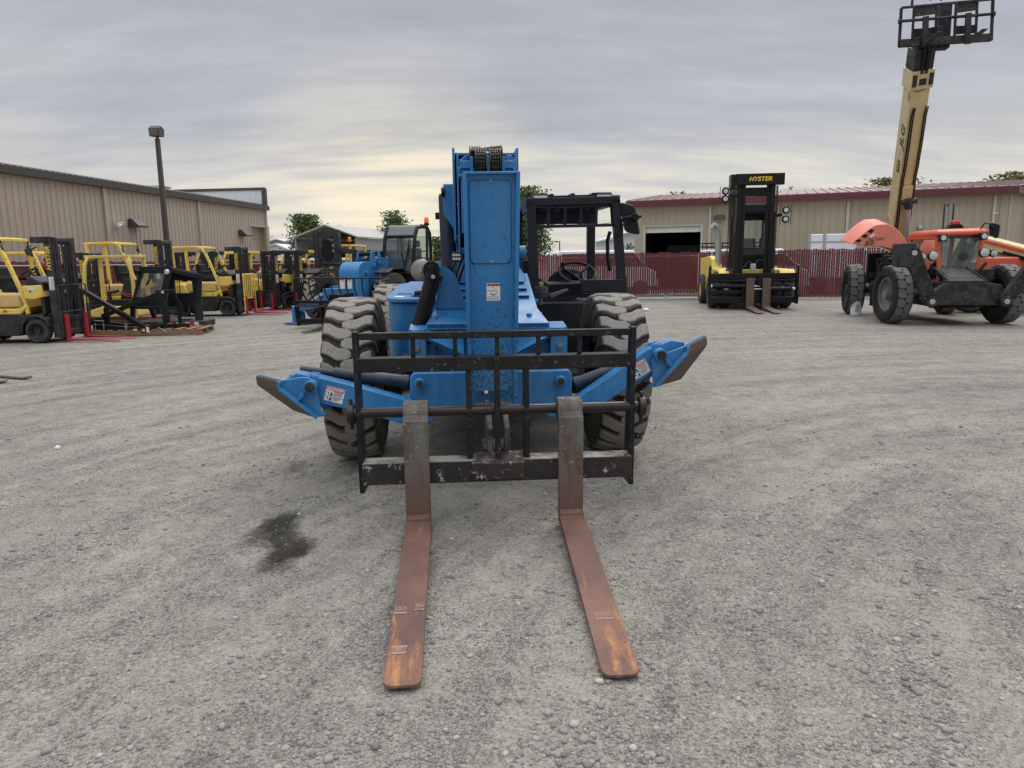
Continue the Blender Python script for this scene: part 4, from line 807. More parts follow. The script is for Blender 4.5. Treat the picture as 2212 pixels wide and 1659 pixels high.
# outriggers
def outrigger(s, arm, top_cyl, foot_f, foot_b, side_poly, boss, pin_c):
    m = M(); m.prism([V1(*p, -.93) for p in arm], (0, .15, 0)); m.build('outrigger_arm', m_blue, tele, .006)
    m = M(); a, b = V1(*top_cyl[0], -.72), V1(*top_cyl[1], -.72); m.cyl(a, b, .048, n=22); m.cyl(a, a + (b - a).normalized() * .05, .055, n=22); m.cyl(b, b + (b - a).normalized() * .25, .028, n=12); oc = m.build('outrigger_cylinder', m_bluedk, tele, .004)
    m = M(); p, q = b + Vector((0, -.06, -.06)), a.lerp(b, .75) + Vector((0, -.07, -.075)); m.tube([p, p.lerp(q, .5) + Vector((0, -.03, .01)), q], .014); m.cyl(p, p + (q - p) * .2, .02, n=10); m.build('hydraulic_hose', m_black, oc)
    m = M(); ff = [V1(*p, -1.00) for p in foot_f]; fb = [V1(*p, -.70) for p in foot_b]
    nrm = Vector((0, 0, 1)) * .0
    out = Vector((-.9 * (-s), 0, -.55)); out = Vector((s * .82, 0, -.57)) * .022
    m.loft([[ff[0], ff[0] + out, fb[0] + out, fb[0]], [ff[1], ff[1] + out, fb[1] + out, fb[1]]] if len(ff) == 2 else [[f, f + out, g_ + out, g_] for f, g_ in zip(ff, fb)])
    pd = m.build('foot_pad', m_pad, tele, .005)
    m = M()
    for y in (-.985, -.745): m.prism([V1(*p, y) if y < -.9 else V1(*p, -.985) + Vector((0, .24, 0)) for p in side_poly], (0, .03, 0))
    q = V1(*boss, -1.03); m.cyl(q, q + Vector((0, .36, 0)), .047, n=26)
    m.cyl(V1(*boss, -.985) + Vector((0, .05, .02)), V1(*boss, -.985) + Vector((0, .2, .02)), .058, n=22)
    for y in (.06, .17): m.prism([V1(*boss, -.985) + Vector(v) for v in ((-.075, y, .03), (-.05, y, .075), (.0, y, .088), (.05, y, .075), (.075, y, .0), (.0, y, -.02))], (0, .015, 0))
    for f0, f1, g0, g1 in zip(ff, ff[1:], fb, fb[1:]): m.loft([[f0 - out * .0 + Vector((0, -.012, 0)), f1 + Vector((0, -.012, 0)), f1 - out * .6 + Vector((0, -.012, 0)), f0 - out * .6 + Vector((0, -.012, 0))], [g0, g1, g1 - out * .6, g0 - out * .6]])
    for f0, f1 in zip(ff, ff[1:]): m.bar(f0 + out * .45 + Vector((0, -.010, 0)), f1 + out * .45 + Vector((0, -.010, 0)), .024, .026, (0, 1, 0))
    e = V1(*pin_c, -1.0); m.bar(q + (e - q) * .45, e, .03, .035, (0, 1, 0))
    ft = m.build('foot_bracket', m_blue, pd, .006)
    m = M(); m.cyl(q + Vector((0, -.012, 0)), q + Vector((0, .0, 0)), .034, n=24); m.cyl(q + Vector((0, -.016, 0)), q + Vector((0, -.0121, 0)), .022, n=20); m.build('pin', m_dirtyblk, pd, .003)
outrigger(-1, [(612, 823), (640, 806), (691, 816), (780, 838), (889, 868), (889, 912), (866, 915), (760, 886), (692, 872), (640, 855)], [(884, 825), (722, 806)], [(605, 821), (606, 838), (688, 900)], [(557, 810), (560, 828), (640, 884)],
          [(607, 822), (650, 815), (665, 816), (675, 821), (682, 831), (694, 890), (704, 894), (704, 898), (688, 901), (607, 838)], (669, 837), (640, 868))
outrigger(1, [(1232, 880), (1236, 870), (1330, 805), (1395, 757), (1450, 735), (1480, 740), (1470, 790), (1418, 800), (1350, 843), (1290, 880)], [(1240, 830), (1400, 770)], [(1483, 745), (1482, 760), (1414, 832)], [(1522, 724), (1524, 741), (1466, 817)],
          [(1483, 747), (1432, 765), (1415, 772), (1408, 782), (1412, 828), (1404, 836), (1416, 836), (1484, 760)], (1429, 768), (1450, 790))
for px, py in ((907, 828), (1210, 822)):
    m = M(); q = V1(px, py, -.80); m.cyl(q + Vector((0, -.04, 0)), q + Vector((0, .02, 0)), .040, n=26)
    pv = m.build('pivot_boss', m_blue, tele, .006); m = M(); m.cyl(q + Vector((0, -.047, 0)), q + Vector((0, -.04, 0)), .027, n=24); m.build('pivot_pin', m_dirtyblk, pv, .003)
# boom
m = M(); yb0 = -.86
def ubox(m, x0, x1, z0, z1, y0, y1, th, dp=.03):
    m.bx(x0, x0 + th, y0, y1, z0, z1); m.bx(x1 - th, x1, y0, y1, z0, z1); m.bx(x0 + th, x1 - th, y0 + .02, y1, z1 - dp - th, z1 - dp); m.bx(x0 + th, x1 - th, y0 + .02, y1, z0 + .02, z0 + .02 + th)
xa, xb = -.242, .226
ubox(m, xa, xb, 1.79, 2.425, yb0, 3.7, .018); m.bx(xa + .018, xb - .018, 3.6, 3.64, 1.83, 2.36)
m.bx(xa - .02, xb + .02, 3.0, 3.8, 1.2, 1.9)
bo = m.build('boom', m_blue, tele, .004)
m = M(); ubox(m, xa + .030, xb - .022, 1.70, 2.362, yb0 - .13, 3.2, .014); m.bx(xa + .05, xb - .04, 2.9, 2.94, 1.75, 2.3); m.build('inner_boom', m_blue, bo, .004)
m = M(); ubox(m, xa + .056, xb - .04, 1.83, 2.318, yb0 - .24, 2.8, .014, .06); m.build('inner_boom', m_blue, bo, .004)
m = M(); m.bx(xa + .10, xb - .07, yb0 - .2, 1.5, 1.75, 2.2); m.build('fly_boom', m_blue, bo, .006)
# chain sheaves and chains
m = M()
for x0, x1, y, z, r in ((-.082, -.022, -1.16, 2.27, .095), (.012, .072, -1.16, 2.27, .095), (-.115, -.055, -.98, 2.32, .09), (.035, .095, -.98, 2.32, .09)):
    for k in range(15):
        a = -.35 + k * .26; c_ = Vector(((x0 + x1) / 2, y - sin(a) * r, z + cos(a) * r)); rt = Matrix.Rotation(a, 3, 'X')
        for j in range(3): m.box(c_ + Vector(((j - 1) * .017, 0, 0)), (.013, .021 if (j + k) % 2 else .016, .014), rt)
    m.cyl((x0 - .008, y, z), (x0, y, z), r + .012, n=28); m.cyl((x1, y, z), (x1 + .008, y, z), r + .012, n=28); m.cyl((x0, y, z), (x1, y, z), r - .012, n=24)
    for k in range(6):
        for j in range(3): m.box(((x0 + x1) / 2 + (j - 1) * .017, y - r, z - .03 - k * .024), (.013, .014, .020 if (j + k) % 2 else .014))
m.build('lift_chain', m_chain, bo, .002)
m = M()
for x in (-.155, .135): m.box((x, -1.13, 2.275), (.075, .05, .05)); m.cyl((x - .045, -1.10, 2.24), (x + .045, -1.10, 2.24), .028, n=14); m.bx(x - .05, x + .05, -1.16, -1.0, 2.195, 2.215); m.box((x * .72, -1.17, 2.27), (.022, .07, .10)); m.cyl((x, -.9, 2.33), (x + .02, -.99, 2.33), .03, n=12)
m.bx(-.02, .01, -1.24, -1.0, 2.2, 2.32); m.bx(-.1, .1, -1.02, -1.0, 2.38, 2.395); m.build('sheave_bracket', m_blue, bo, .004)
m = M(); m.prism([(-.11, -1.1, 2.372), (.09, -1.14, 2.39), (.09, -1.08, 2.395), (-.11, -1.04, 2.377)], (0, 0, .01)); m.build('strap', paint('tan_strap', (.22, .18, .12), .8), bo)
# gooseneck (nose of the boom)
yt, ybt = -1.30, -1.20
def nz(px, py): return V1(px, py, yt + (ybt - yt) * min(1, max(0, (py - 372) / 430)))
m = M(); fo = [nz(1000, 372), nz(1122, 371), nz(1119, 560), nz(1118, 770), nz(1117, 868), nz(1108, 872), nz(1101, 856), nz(1094, 845), nz(1032, 848), nz(1024, 862), nz(1020, 876), nz(1013, 870), nz(1013, 770), nz(1007, 560)]
m.prism([p + Vector((0, .016, 0)) for p in fo], (0, .34, 0))
gn = m.build('boom_nose', m_bluechip, tele, .008)
m = M()  # raised side flanges and top lip
for a_, b_ in (((1003, 372), (1017, 868)), ((1119, 371), (1113, 868))):
    p, q = nz(*a_), nz(*b_); m.bar(p + Vector((0, .0, 0)), q, .026, .05, (0, 1, 0))
p, q = nz(1000, 373), nz(1123, 372); m.bar(p + Vector((0, .0, -.004)), q + Vector((0, .0, -.004)), .05, .016); m.build('nose_flange', m_bluechip, gn, .004)
# door panel with a dark seam
def nq(px, py, o): return nz(px, py) + Vector((0, o, 0))
x0, x1 = nz(1015, 470).x, nz(1104, 470).x; z1, z0 = nz(1060, 389).z, nz(1060, 569).z; pr = roundrect(x0, x1, z0, z1, .032, 0)
fy = lambda z: yt + (ybt - yt) * (2.208 - z) / 1.28
m = M(); m.prism([Vector((p.x, fy(p.z) + .016 - .005, p.z)) for p in pr], (0, .004, 0)); dr = m.build('access_plate', m_bluechip, gn, .003)
cxm, czm = (x0 + x1) / 2, (z0 + z1) / 2
m = M(); m.tube([Vector((cxm + (p.x - cxm) * 1.008, fy(p.z) + .0125, czm + (p.z - czm) * 1.004)) for p in pr], .0022, 6, True); m.build('seam', flat('seam_shadow', (.006, .03, .07), .6), dr)
m = M()
for px, py in ((1060, 391), (1062, 566)): q = nz(px, py); m.cyl(q + Vector((0, .0, 0)), q + Vector((0, .012, 0)), .007, n=6); m.cyl(q + Vector((0, .008, 0)), q + Vector((0, .013, 0)), .012, n=16)
m.build('plate_bolt', paint('plate_bolt', (.20, .21, .22), .5, .4), dr, .001)
m = M(); m.cyl(V1(1121, 544, -1.12), V1(1121, 544, -1.12) + Vector((.045, 0, 0)), .042, n=22); m.build('nose_boss', m_blue, gn, .005)
m = M(); pp = [nz(px, py) + Vector((0, .0155, 0)) for px, py in ((1016, 556), (1022, 574), (1030, 592), (1037, 612), (1042, 632))]; m.tube(pp, .0022, 5); m.build('scratch', m_txtK, gn)
# warning sticker on the nose
c = nz(1066, 632) + Vector((0, .013, 0)); tilt = (nz(1066, 600) - nz(1066, 660)).normalized(); w_, h_ = .092, .125
o, m, blk, q, r, u, n = sticker(gn, c, (1, 0, 0), tilt, w_, h_, .019, 'WARNING', m_txtK, m_storange, 'warning_sticker')
for i in range(3): blk(-.042, .038, -.062 + i * .009 + .004, -.0585 + i * .009 + .003)
for i in range(3): blk(-.042, .03 + .004 * i, -.030 + i * .0, -.0275)
blk(-.045, .045, .0085, .0092); blk(-.042, .028, .0135, .0155); blk(-.022, -.012, -.012, -.004); blk(-.012, -.002, -.018, -.008); blk(.002, .012, -.022, -.010); blk(.014, .024, -.010, -.001)
m.prism([q(-.012, .036, .002), q(-.004, .034, .002), q(.004, .022, .002), (q(.010, .020, .002)), q(.004, .028, .002), q(-.002, .038, .002)], n * .001)
m.build('pictogram', m_stgrey, o)
# danger stickers on the outrigger arms
for cpx, rt, ut, nm in (((723, 853), V1(745, 859, -.93) - V1(702, 848, -.93), None, 'l'), ((1382, 797), V1(1397, 786, -.93) - V1(1366, 804, -.93), None, 'r')):
    r0 = rt.normalized(); u0 = Vector((-r0.z, 0, r0.x)); c = V1(*cpx, -.93) + Vector((0, -.001, 0))
    o, m, blk, q, r, u, n = sticker(tele, c, r0, u0, .135, .108, .026, 'DANGER', m_txtW, m_stred, 'danger_sticker')
    blk(-.066, .066, -.016, -.0148); blk(-.012, -.011, -.052, .026)
    for i in range(4): blk(-.006, .058 - .008 * (i % 2), .022 - i * .009, .025 - i * .009)
    for i in range(3): blk(-.006, .05 - .01 * i, -.022 - i * .009, -.019 - i * .009)
    for y in (.0, -.036): blk(-.030, -.018, y - .008, y + .012); m.prism([q(-.056, y + .012, .002), q(-.050, y + .015, .002), q(-.034, y - .004, .002), q(-.038, y - .008, .002)], n * .001); blk(-.034, -.016, y - .012, y - .008)
    m.build('pictogram', m_txtK, o)
# left of the boom: riser plate, hose cylinder, work light, hoses
m = M(); m.prism([V1(*p, .13) for p in ((957, 397), (986, 397), (990, 502), (984, 500), (957, 461))], (0, .04, 0)); m.prism([V1(*p, .36) for p in ((958, 399), (982, 399), (984, 440), (958, 440))], (0, 2.0, 0)); m.build('riser_plate', m_blue, tele, .01)
m = M(); a, b = V1(964, 424, .28), V1(971, 600, .28); m.cyl(a, b, .068, n=26); m.lathe([(.068, 0), (.06, .02), (0, .03)], a, a - b, 26); m.build('slave_cylinder', m_bluedk, tele)
m = M(); q = V1(950, 462, .6); m.bx(q.x - .04, q.x, .55, .6, q.z - .05, q.z + .01); m.cyl(V1(953, 415, .13), V1(953, 415, .13) + Vector((.03, 0, 0)), .04, n=12); m.build('bracket', m_black, tele, .004)
q = V1(986, 555, -.25); m = M(); m.box(q, (.078, .05, .078), Matrix.Rotation(.12, 3, 'Y')); wl_ = m.build('work_light', m_dgrey, tele, .006)
m = M()
for i in (-1, 0, 1):
    for j in (-.5, .5): m.cyl(q + Vector((i * .022, -.025, j * .03)), q + Vector((i * .022, -.031, j * .03)), .0105, n=14)
m.build('lamp', m_lamp, wl_)
m = M(); q2 = V1(976, 600, -.2); m.tube([q2, V1(974, 580, -.2), V1(985, 565, -.2)], .009); m.tube([V1(984, 605, -.2), V1(992, 575, -.2), V1(1002, 550, -.18)], .010); m.tube([V1(990, 610, -.15), V1(996, 590, -.15), V1(1004, 570, -.15)], .012); m.box(V1(966, 590, -.15), (.06, .04, .12)); m.build('hydraulic_hose', m_black, tele, .003)
# cab
cab_mats = m_cabblk; yf = .95; yr_ = 2.15
def C(px, py, y=yf): return V1(px, py, y)
m = M(); w_ = .075
fl0, fl1 = C(1146, 437), C(1159, 655); fr0, fr1 = C(1329, 432), C(1345, 640)
xl_, xr2 = fl0.x, fr0.x
m.bar(fl1 - Vector((0, 0, .4)), fl0, .085, .075, (0, 1, 0)); m.bar(fr1, fr0, .085, .075, (0, 1, 0)); m.bar(fl0 + Vector((-.04, 0, 0)), fr0 + Vector((.04, 0, 0)), .075, .07)
# front visor with five windows
z1, z0 = C(1240, 437).z, C(1240, 488).z
m.bar(C(1150, 490), C(1330, 486), .06, .028)
xs_ = [C(p, 465).x for p in (1152, 1172, 1194.5, 1219.5, 1244, 1267, 1285.5, 1327)]
cols = [(1150, 1148, 1157, 1155), (1182, 1181, 1189, 1188), (1217.5, 1217.5, 1223.5, 1223.5), (1252, 1251, 1258.5, 1258.5), (1286, 1287, 1292, 1291), (1318.5, 1321.5, 1326, 1329)]
for a_, b_, c_, d_ in cols: m.prism([C(a_, 446), C(c_, 446), C(d_, 488), C(b_, 488)], (0, .03, 0))
m.prism([C(1146, 432), C(1330, 430), C(1330, 447), C(1146, 448)], (0, .03, 0))
for a_, b_ in ((1172, 1180), (1225, 1233), (1288, 1294)):
    pass
for px in (1203, 1270): q = C(px, 452); m.ring(q, (0, 1, 0), .016, .008, 14, 6)
# side rails, rear posts, roof frame
rl, rr_ = Vector((xl_ - .02, yr_, fl0.z + .01)), Vector((xr2 - .02, yr_, fr0.z + .01))
for f0, r0, s in ((fl0, rl, -1), (fr0, rr_, 1)): m.bar(f0 + Vector((0, -.02, .0)), r0, .085, .09); m.bar(r0 + Vector((0, 0, .04)), Vector((r0.x, yr_, .9)), .09, .08, (0, 1, 0))
m.bar(rl, rr_, .08, .08)
bp0, bp1 = C(1140, 440, yr_ - .03), C(1289, 440, yr_ - .03); zb0 = C(1240, 484, yr_ - .03).z; m.prism([bp0, bp1, Vector((bp1.x, bp1.y, zb0)), Vector((bp0.x, bp0.y, zb0))], (0, .02, 0))
m.bar(fl0 + Vector((-.02, .3, -.7)), Vector((rl.x - .02, yr_, fl0.z - .7)), .06, .3)
for i in range(9):
    t = (i + .5) / 9; y = yf + .1 + (yr_ - yf - .2) * t; m.bar(Vector((xl_ + .02, y, fl0.z + .05)), Vector((xr2 - .02, y + .02, fr0.z + .05)), .03, .04)
for t in (.25, .5, .75): m.bar(fl0.lerp(fr0, t) + Vector((0, 0, .05)), rl.lerp(rr_, t) + Vector((0, 0, .04)), .04, .05)
cb_ = m.build('cab_frame', m_cabblk, tele, .010)
m = M(); m.bx(.46, xr2 + .02, .72, yr_, .60, 1.235); m.bx(xl_ - .02, xr2 + .05, yf + .05, yr_, .62, 1.16); m.bx(xl_ - .45, xl_ + .02, yf + .1, yr_, .75, 1.1); m.bx(xl_, xr2, yr_ - .05, yr_, 1.1, 1.36); m.bx(xl_ - .03, xl_ + .03, yf, yr_, 1.0, 1.35); m.build('cab_tub', flat('matt_black', (.004, .004, .005), .7), cb_, .01)
m = M(); # dash
m.prism([C(1152, 618), C(1154, 588), C(1165, 600), C(1185, 613), C(1253, 611), C(1247, 645), C(1160, 660), C(1155, 650)], (0, .02, 0)); m.loft([[C(1185, 614), C(1254, 611), C(1254, 640), C(1180, 645)], [C(1180, 608, 1.2), C(1258, 604, 1.2), C(1258, 630, 1.2), C(1180, 630, 1.2)]])
m.build('dashboard', m_cabblk, cb_, .008)
m = M(); m.loft([[C(px, py, y_) for px, py in ((1182, 612), (1186, 600), (1198, 588), (1215, 582), (1235, 580), (1250, 584), (1258, 592), (1262, 606))] for y_ in (1.30, 1.45)]); m.build('instrument_hood', m_cabblk, cb_, .02)
m = M(); m.prism([C(1255, 604, .9), C(1345, 603, .9), C(1343, 632, .9), C(1253, 633, .9)], (0, .04, 0)); m.prism([C(1253, 634, .93), C(1340, 633, .93), C(1338, 641, .93), C(1253, 644, .93)], (0, .03, 0)); m.build('front_panel', m_cabblk, cb_, .008)
m = M(); m.bx(.75, 1.2, 1.75, 1.85, 1.15, 1.44); m.bx(.75, 1.2, 1.45, 1.85, 1.1, 1.2); m.build('seat', m_seat, cb_, .05)
m = M(); c = C(1247, 589, 1.22); ax = Vector((.05, -.55, .83)); m.ring(c, ax, .185, .016, 40, 8); d_, a_, u_ = basis(ax)
for t in (.6, 2.5, 4.6): m.cyl(c - d_ * .05, c + a_ * cos(t) * .18 + u_ * sin(t) * .18, .014, n=8)
m.cyl(c - d_ * .35, c - d_ * .03, .03, n=12); m.lathe([(0, .05), (.028, .035), (.03, .01), (.012, 0), (0, 0)], C(1217, 574, 1.3), (0, 0, 1), 16); m.build('steering_wheel', m_seat, cb_, .004)
m = M(); m.tube([C(1322, 505, yf), C(1322, 470, yf), C(1314, 540, yf)], .0); m.tube([C(1318, 500, 1.6), C(1312, 520, 1.6), C(1313, 560, 1.6), C(1318, 585, 1.6)], .02); m.build('grab_handle', m_black, cb_)
# lights on the roof
for px0, px1, py, bl in ((1150, 1184, 427, 0), (1287.5, 1322, 425, 1)):
    a, b = C(px0, py), C(px1, py); c = (a + b) / 2; m = M(); m.box(c + Vector((0, .02, .0)), (b.x - a.x, .06, .058)); 
    for i in range(14): m.box((a.x + (b.x - a.x) * (i + .5) / 14, c.y + .03, c.z + .035), (.004, .05, .018))
    lg = m.build('light_bar', m_dgrey, cb_, .005); m = M(); m.box(c + Vector((0, -.012, 0)), ((b.x - a.x) * .88, .008, .036)); m.build('lens', m_lamp, lg)
    m = M(); m.box(c + Vector((.01, .02, -.042)), ((b.x - a.x) * .9, .06, .022)); m.build('light_mount', m_blue, lg, .003)
# mirror on the right
m = M(); m.prism([C(*p, .90) for p in ((1337, 441), (1342, 437), (1366, 443), (1371, 449), (1381, 503), (1377, 507), (1352, 501), (1348, 496))], (.02, .035, 0)); mr = m.build('wing_mirror', m_black, cb_, .01)
m = M(); m.tube([C(1343, 500, .88), C(1342, 478, .86), C(1347, 472, .84), C(1356, 469, .82), C(1386, 467, .80)], .014); m.cyl(C(1374, 469, .88), C(1372, 468, .78), .038, .034, 18); m.build('mirror_arm', m_black, mr, .004)
m = M(); m.box(C(1336, 496, .90), (.085, .06, .11)); m.build('mirror_mount', m_black, mr, .006)
# isolator mount in front of the cab
m = M(); a, b = C(1168.5, 643, .55), C(1168.5, 621, .55); m.cyl(a, b, .095 * .72, n=28); m.cyl(a.lerp(b, .42), a.lerp(b, .58), .073, n=28); m.cyl(b, b + Vector((0, 0, .008)), .06, n=24); m.prism([C(1186, 637, .5), C(1227, 624, .6), C(1229, 628, .6), C(1190, 645, .5)], (0, .12, 0)); im = m.build('rubber_mount', m_rubdk, tele, .006)
m = M(); m.cyl(b + Vector((0, 0, .008)), b + Vector((0, 0, .05)), .026, n=6); m.cyl(a - Vector((0, 0, .07)), a, .016, n=8); m.build('mount_bolt', paint('zinc_bolt', (.35, .28, .16), .4, .8), im, .003)
m = M(); m.prism([Vector((.34, .35, a.z - .035)), Vector((.50, .40, a.z - .035)), Vector((.50, .7, a.z - .035)), Vector((.34, .9, a.z - .035))], (0, 0, .03)); m.prism([D1 + Vector((-.03, .0, 0)), U1 + Vector((0, 0, 0)), U1 + Vector((-.02, 0, -.5)), D1 + Vector((-.03, 0, -.3))], (.03, 0, 0)); m.build('mount_shelf', m_blue, tele, .005)
m = M(); q = C(1246, 654, .96); m.cyl(q, q + Vector((0, -.03, 0)), .018, .012, 14); m.build('key_knob', m_steel, tele)
# ------------------------------------------------------------------ fork carriage
yc = -1.75
def K(px, py, y=yc): return V1(px, py, y)
m = M()
for s, xx in ((-1, -.855), (1, .868)):
    m.prism([Vector((xx - .012 * s - .02, yc - .04, 1.232)), Vector((xx - .012 * s - .02, yc + .05, 1.232)), Vector((xx - .012 * s - .02, yc + .14, .22)), Vector((xx - .012 * s - .02, yc - .02, .22))], (.032, 0, 0))
    for z in (.80, .62): m.cyl((xx + s * .03, yc + .0, z - .1), (xx + s * .03, yc + .0, z - .06), .022, n=10)
m.bx(-.855, .865, yc - .022, yc + .03, 1.180, 1.222)
m.bx(-.845, .855, yc - .045, yc + .055, .985, 1.070)
for px in (892, 983, 1074, 1163, 1252): x = K(px, 755).x; m.bx(x - .014, x + .014, yc - .010, yc + .02, 1.07, 1.181)
x = K(1073, 860).x; m.bx(x - .018, x + .018, yc - .062, yc - .046, .40, 1.06)
for px, pw in ((1013, .018), (1137, .016)): x = K(px, 860).x; m.bx(x - pw, x + pw, yc - .03, yc + .10, .36, .99); m.bx(x - pw - .006, x + pw + .006, yc - .06, yc - .03, .63, .69)
ca = m.build('fork_carriage', m_blackw, tele, .004)
m = M(); m.bx(-.835, .845, yc - .07, yc + .075, .285, .425); m.build('lower_bar', m_rustbar, ca, .010)
m = M(); x0, x1 = K(1019, 1010).x, K(1131, 1010).x; m.prism([Vector((x0, yc - .088, .30)), Vector((x1, yc - .088, .30)), Vector((x1, yc - .088, .41)), Vector((x0, yc - .088, .41))], (0, .016, 0)); m.loft([[Vector((x0, yc - .088, .41)), Vector((x1, yc - .088, .41)), Vector((x1, yc - .08, .40)), Vector((x0, yc - .08, .40))], [Vector((x0, yc + .05, .45)), Vector((x1, yc + .05, .45)), Vector((x1, yc + .05, .43)), Vector((x0, yc + .05, .43))]]); m.build('wear_plate', m_rustbar, ca, .004)
m = M(); m.cyl((-.88, yc - .0, .728), (.90, yc - .0, .728), .032, n=24)
for s in (-1, 1): m.cyl((.01 + s * .885, yc, .728), (.01 + s * .925, yc, .728), .062, n=24); m.cyl((.01 + s * .905, yc, .63), (.01 + s * .905, yc, .82), .014, n=8)
m.build('hanger_bar', paint('hanger_steel', (.020, .016, .015), .32, .3, dust=((.06, .034, .026), .5)), ca, .004)
m = M()  # coupler between boom nose and carriage
for px in (1056, 1092): x = K(px, 930, -1.55).x; m.prism([Vector((x - .016, -1.22, .69)), Vector((x - .016, -1.20, .58)), Vector((x - .016, -1.52, .44)), Vector((x - .016, -1.70, .40)), Vector((x - .016, -1.72, .60)), Vector((x - .016, -1.5, .68))], (.034, 0, 0))
m.cyl((-.12, -1.25, .64), (.13, -1.25, .64), .035, n=20); m.cyl((-.09, -1.64, .47), (.09, -1.64, .47), .05, n=18); m.build('coupler', rusty('pale_worn_steel', (.12, .112, .10), (.03, .025, .022), (.14, .06, .03), (5, 5, 5), .52, .4), ca, .005)
m = M(); m.cyl((-.045, -1.02, 1.05), (-.045, -1.17, .72), .025, n=16); m.build('tilt_rod', m_steel, ca); m = M(); m.cyl((-.005, -.95, 1.4), (-.04, -1.04, 1.0), .05, n=16); m.build('tilt_cylinder', m_black, ca)
def fork(xh, xt, yh, yt_, zh=.088, ztip=.03, w=.152):
    m = M(); hw = w / 2; d = Vector((xt - xh, yt_ - yh, 0)); L = d.length; rc = .045; ts = [i / 16 * (1 - rc / L) for i in range(17)] + [1 - rc / L + rc / L * sin(radians(a)) for a in (20, 40, 58, 72, 84)]
    m.bx(xh - hw, xh + hw, yc - .125, yc - .066, zh - .03, .70); 
    m.cyl((xh - hw, yc - .02, .728), (xh + hw, yc - .02, .728), .075, n=28); m.prism([Vector((xh - hw, yc - .125, .64)), Vector((xh - hw, yc - .066, .64)), Vector((xh - hw, yc - .0, .70)), Vector((xh - hw, yc - .095, .728))], (w, 0, 0))
    f = m.build('fork', m_shank, ca, .006)
    m = M(); secs = []
    for i, t in enumerate(ts):
        c = Vector((xh, yc - .075, 0)) + Vector((xt - xh, yt_ - (yc - .075), 0)) * t; z1 = zh + (ztip - zh) * t; th = .058 + (.012 - .058) * max(0, (t - .1) / .9)
        dd_ = max(0.0, t - (1 - rc / L)) * L; ww = hw - (rc - sqrt(max(0.0, rc * rc - dd_ * dd_))) * .9
        if i == 0: z1 += .0
        secs.append([c + Vector((-ww, 0, z1 - th)), c + Vector((ww, 0, z1 - th)), c + Vector((ww, 0, z1)), c + Vector((-ww, 0, z1))])
    m.loft(secs); b = m.build('blade', m_rustfork, f, .005)
    m = M(); m.bar((xh, yc - .118, zh + .010), (xh, yc - .165, zh - .008), w * .98, .03, (0, .6, .8)); m.build('heel', m_rustfork, f, .008)
fork(-.497, -.471, -1.78, -3.57); fork(.450, .391, -1.81, -3.576)
# dusty bootprints stamped on the blades
m = M()
def prints(cx, cy, wd, ln, z, sk=0):
    for i in range(5):
        for j in (-1, 1): x, y = cx + (i - 2) * wd / 5, cy + j * ln * .5; m.prism([(x - .007, y - .008, z), (x + .004, y - .010, z), (x + .008, y + .003, z), (x - .002, y + .008, z)], (0, 0, .0003))
    for i in range(6):
        for j in range(3): x = cx + (i - 2.5) * wd / 6 + random.uniform(-.002, .002); y = cy + (j - 1) * ln * .17; m.bx(x - .0024, x + .0024, y - ln * .055, y + ln * .05, z, z + .0003)
zz = lambda y: .088 + (.03 - .088) * (-1.825 - y) / 1.75 + .0006
prints(-.52, -2.98, .055, .075, zz(-2.98)); prints(-.435, -2.96, .04, .07, zz(-2.96)); prints(-.50, -3.32, .06, .05, zz(-3.32)); prints(.405, -3.12, .075, .06, zz(-3.12))
m.build('bootprints', flat('dust_print', (.30, .22, .19), .9), ca)
# ------------------------------------------------------------------ second blue telehandler (enclosed cab)
P2 = radians(-17); T2 = (-4.22, 19.83); V2 = mkV(T2[0], T2[1], P2)
t2 = thing('telehandler', 'blue telehandler with enclosed glass cab and curved boom head, parked behind', 'telehandler', (T2[0], T2[1], 0), P2)
for x in (-1.05, 1.05):
    wheel(t2, (x, 0, .67), .67, .38, .33, 1 if x > 0 else -1, m_rubber, m_black, 'lug', 22, -.1)
    wheel(t2, (x, 3.0, .67), .67, .38, .33, 1 if x > 0 else -1, m_rubber, m_black, 'lug', 22)
    m = M(); m.prism([(x - .2, -.55, 1.36), (x - .2, -.2, 1.46), (x - .2, .35, 1.46), (x - .2, .6, 1.36), (x - .2, .6, 1.32), (x - .2, .35, 1.42), (x - .2, -.2, 1.42), (x - .2, -.55, 1.3)], (.4, 0, 0)); m.build('mudguard', m_black, t2, .02)
m = M(); m.bx(-.5, .5, -.5, 3.6, .55, 1.0); m.bx(-.45, .45, -.95, -.5, .5, .95); m.bx(-.95, .95, 3.4, 4.0, .6, 1.6)
a = V2(812, 645, -.3); m.prism([Vector((.42, -.45, .9)), Vector((.42, .5, .9)), Vector((.42, .35, 1.5)), Vector((.42, .1, 1.62)), Vector((.42, -.1, 1.5))], (.1, 0, 0)); m.cyl((.36, .12, 1.5), (.58, .12, 1.5), .07, n=16); m.prism([Vector((.5, -.85, .7)), Vector((.5, -.45, .7)), Vector((.5, -.5, 1.2)), Vector((.5, -.62, 1.25)), Vector((.5, -.75, 1.15))], (.07, 0, 0)); m.cyl((.46, -.63, 1.15), (.62, -.63, 1.15), .05, n=14); m.bx(.3, 1.2, .8, 2.2, .6, 1.25); m.build('chassis', m_blue, t2, .012)
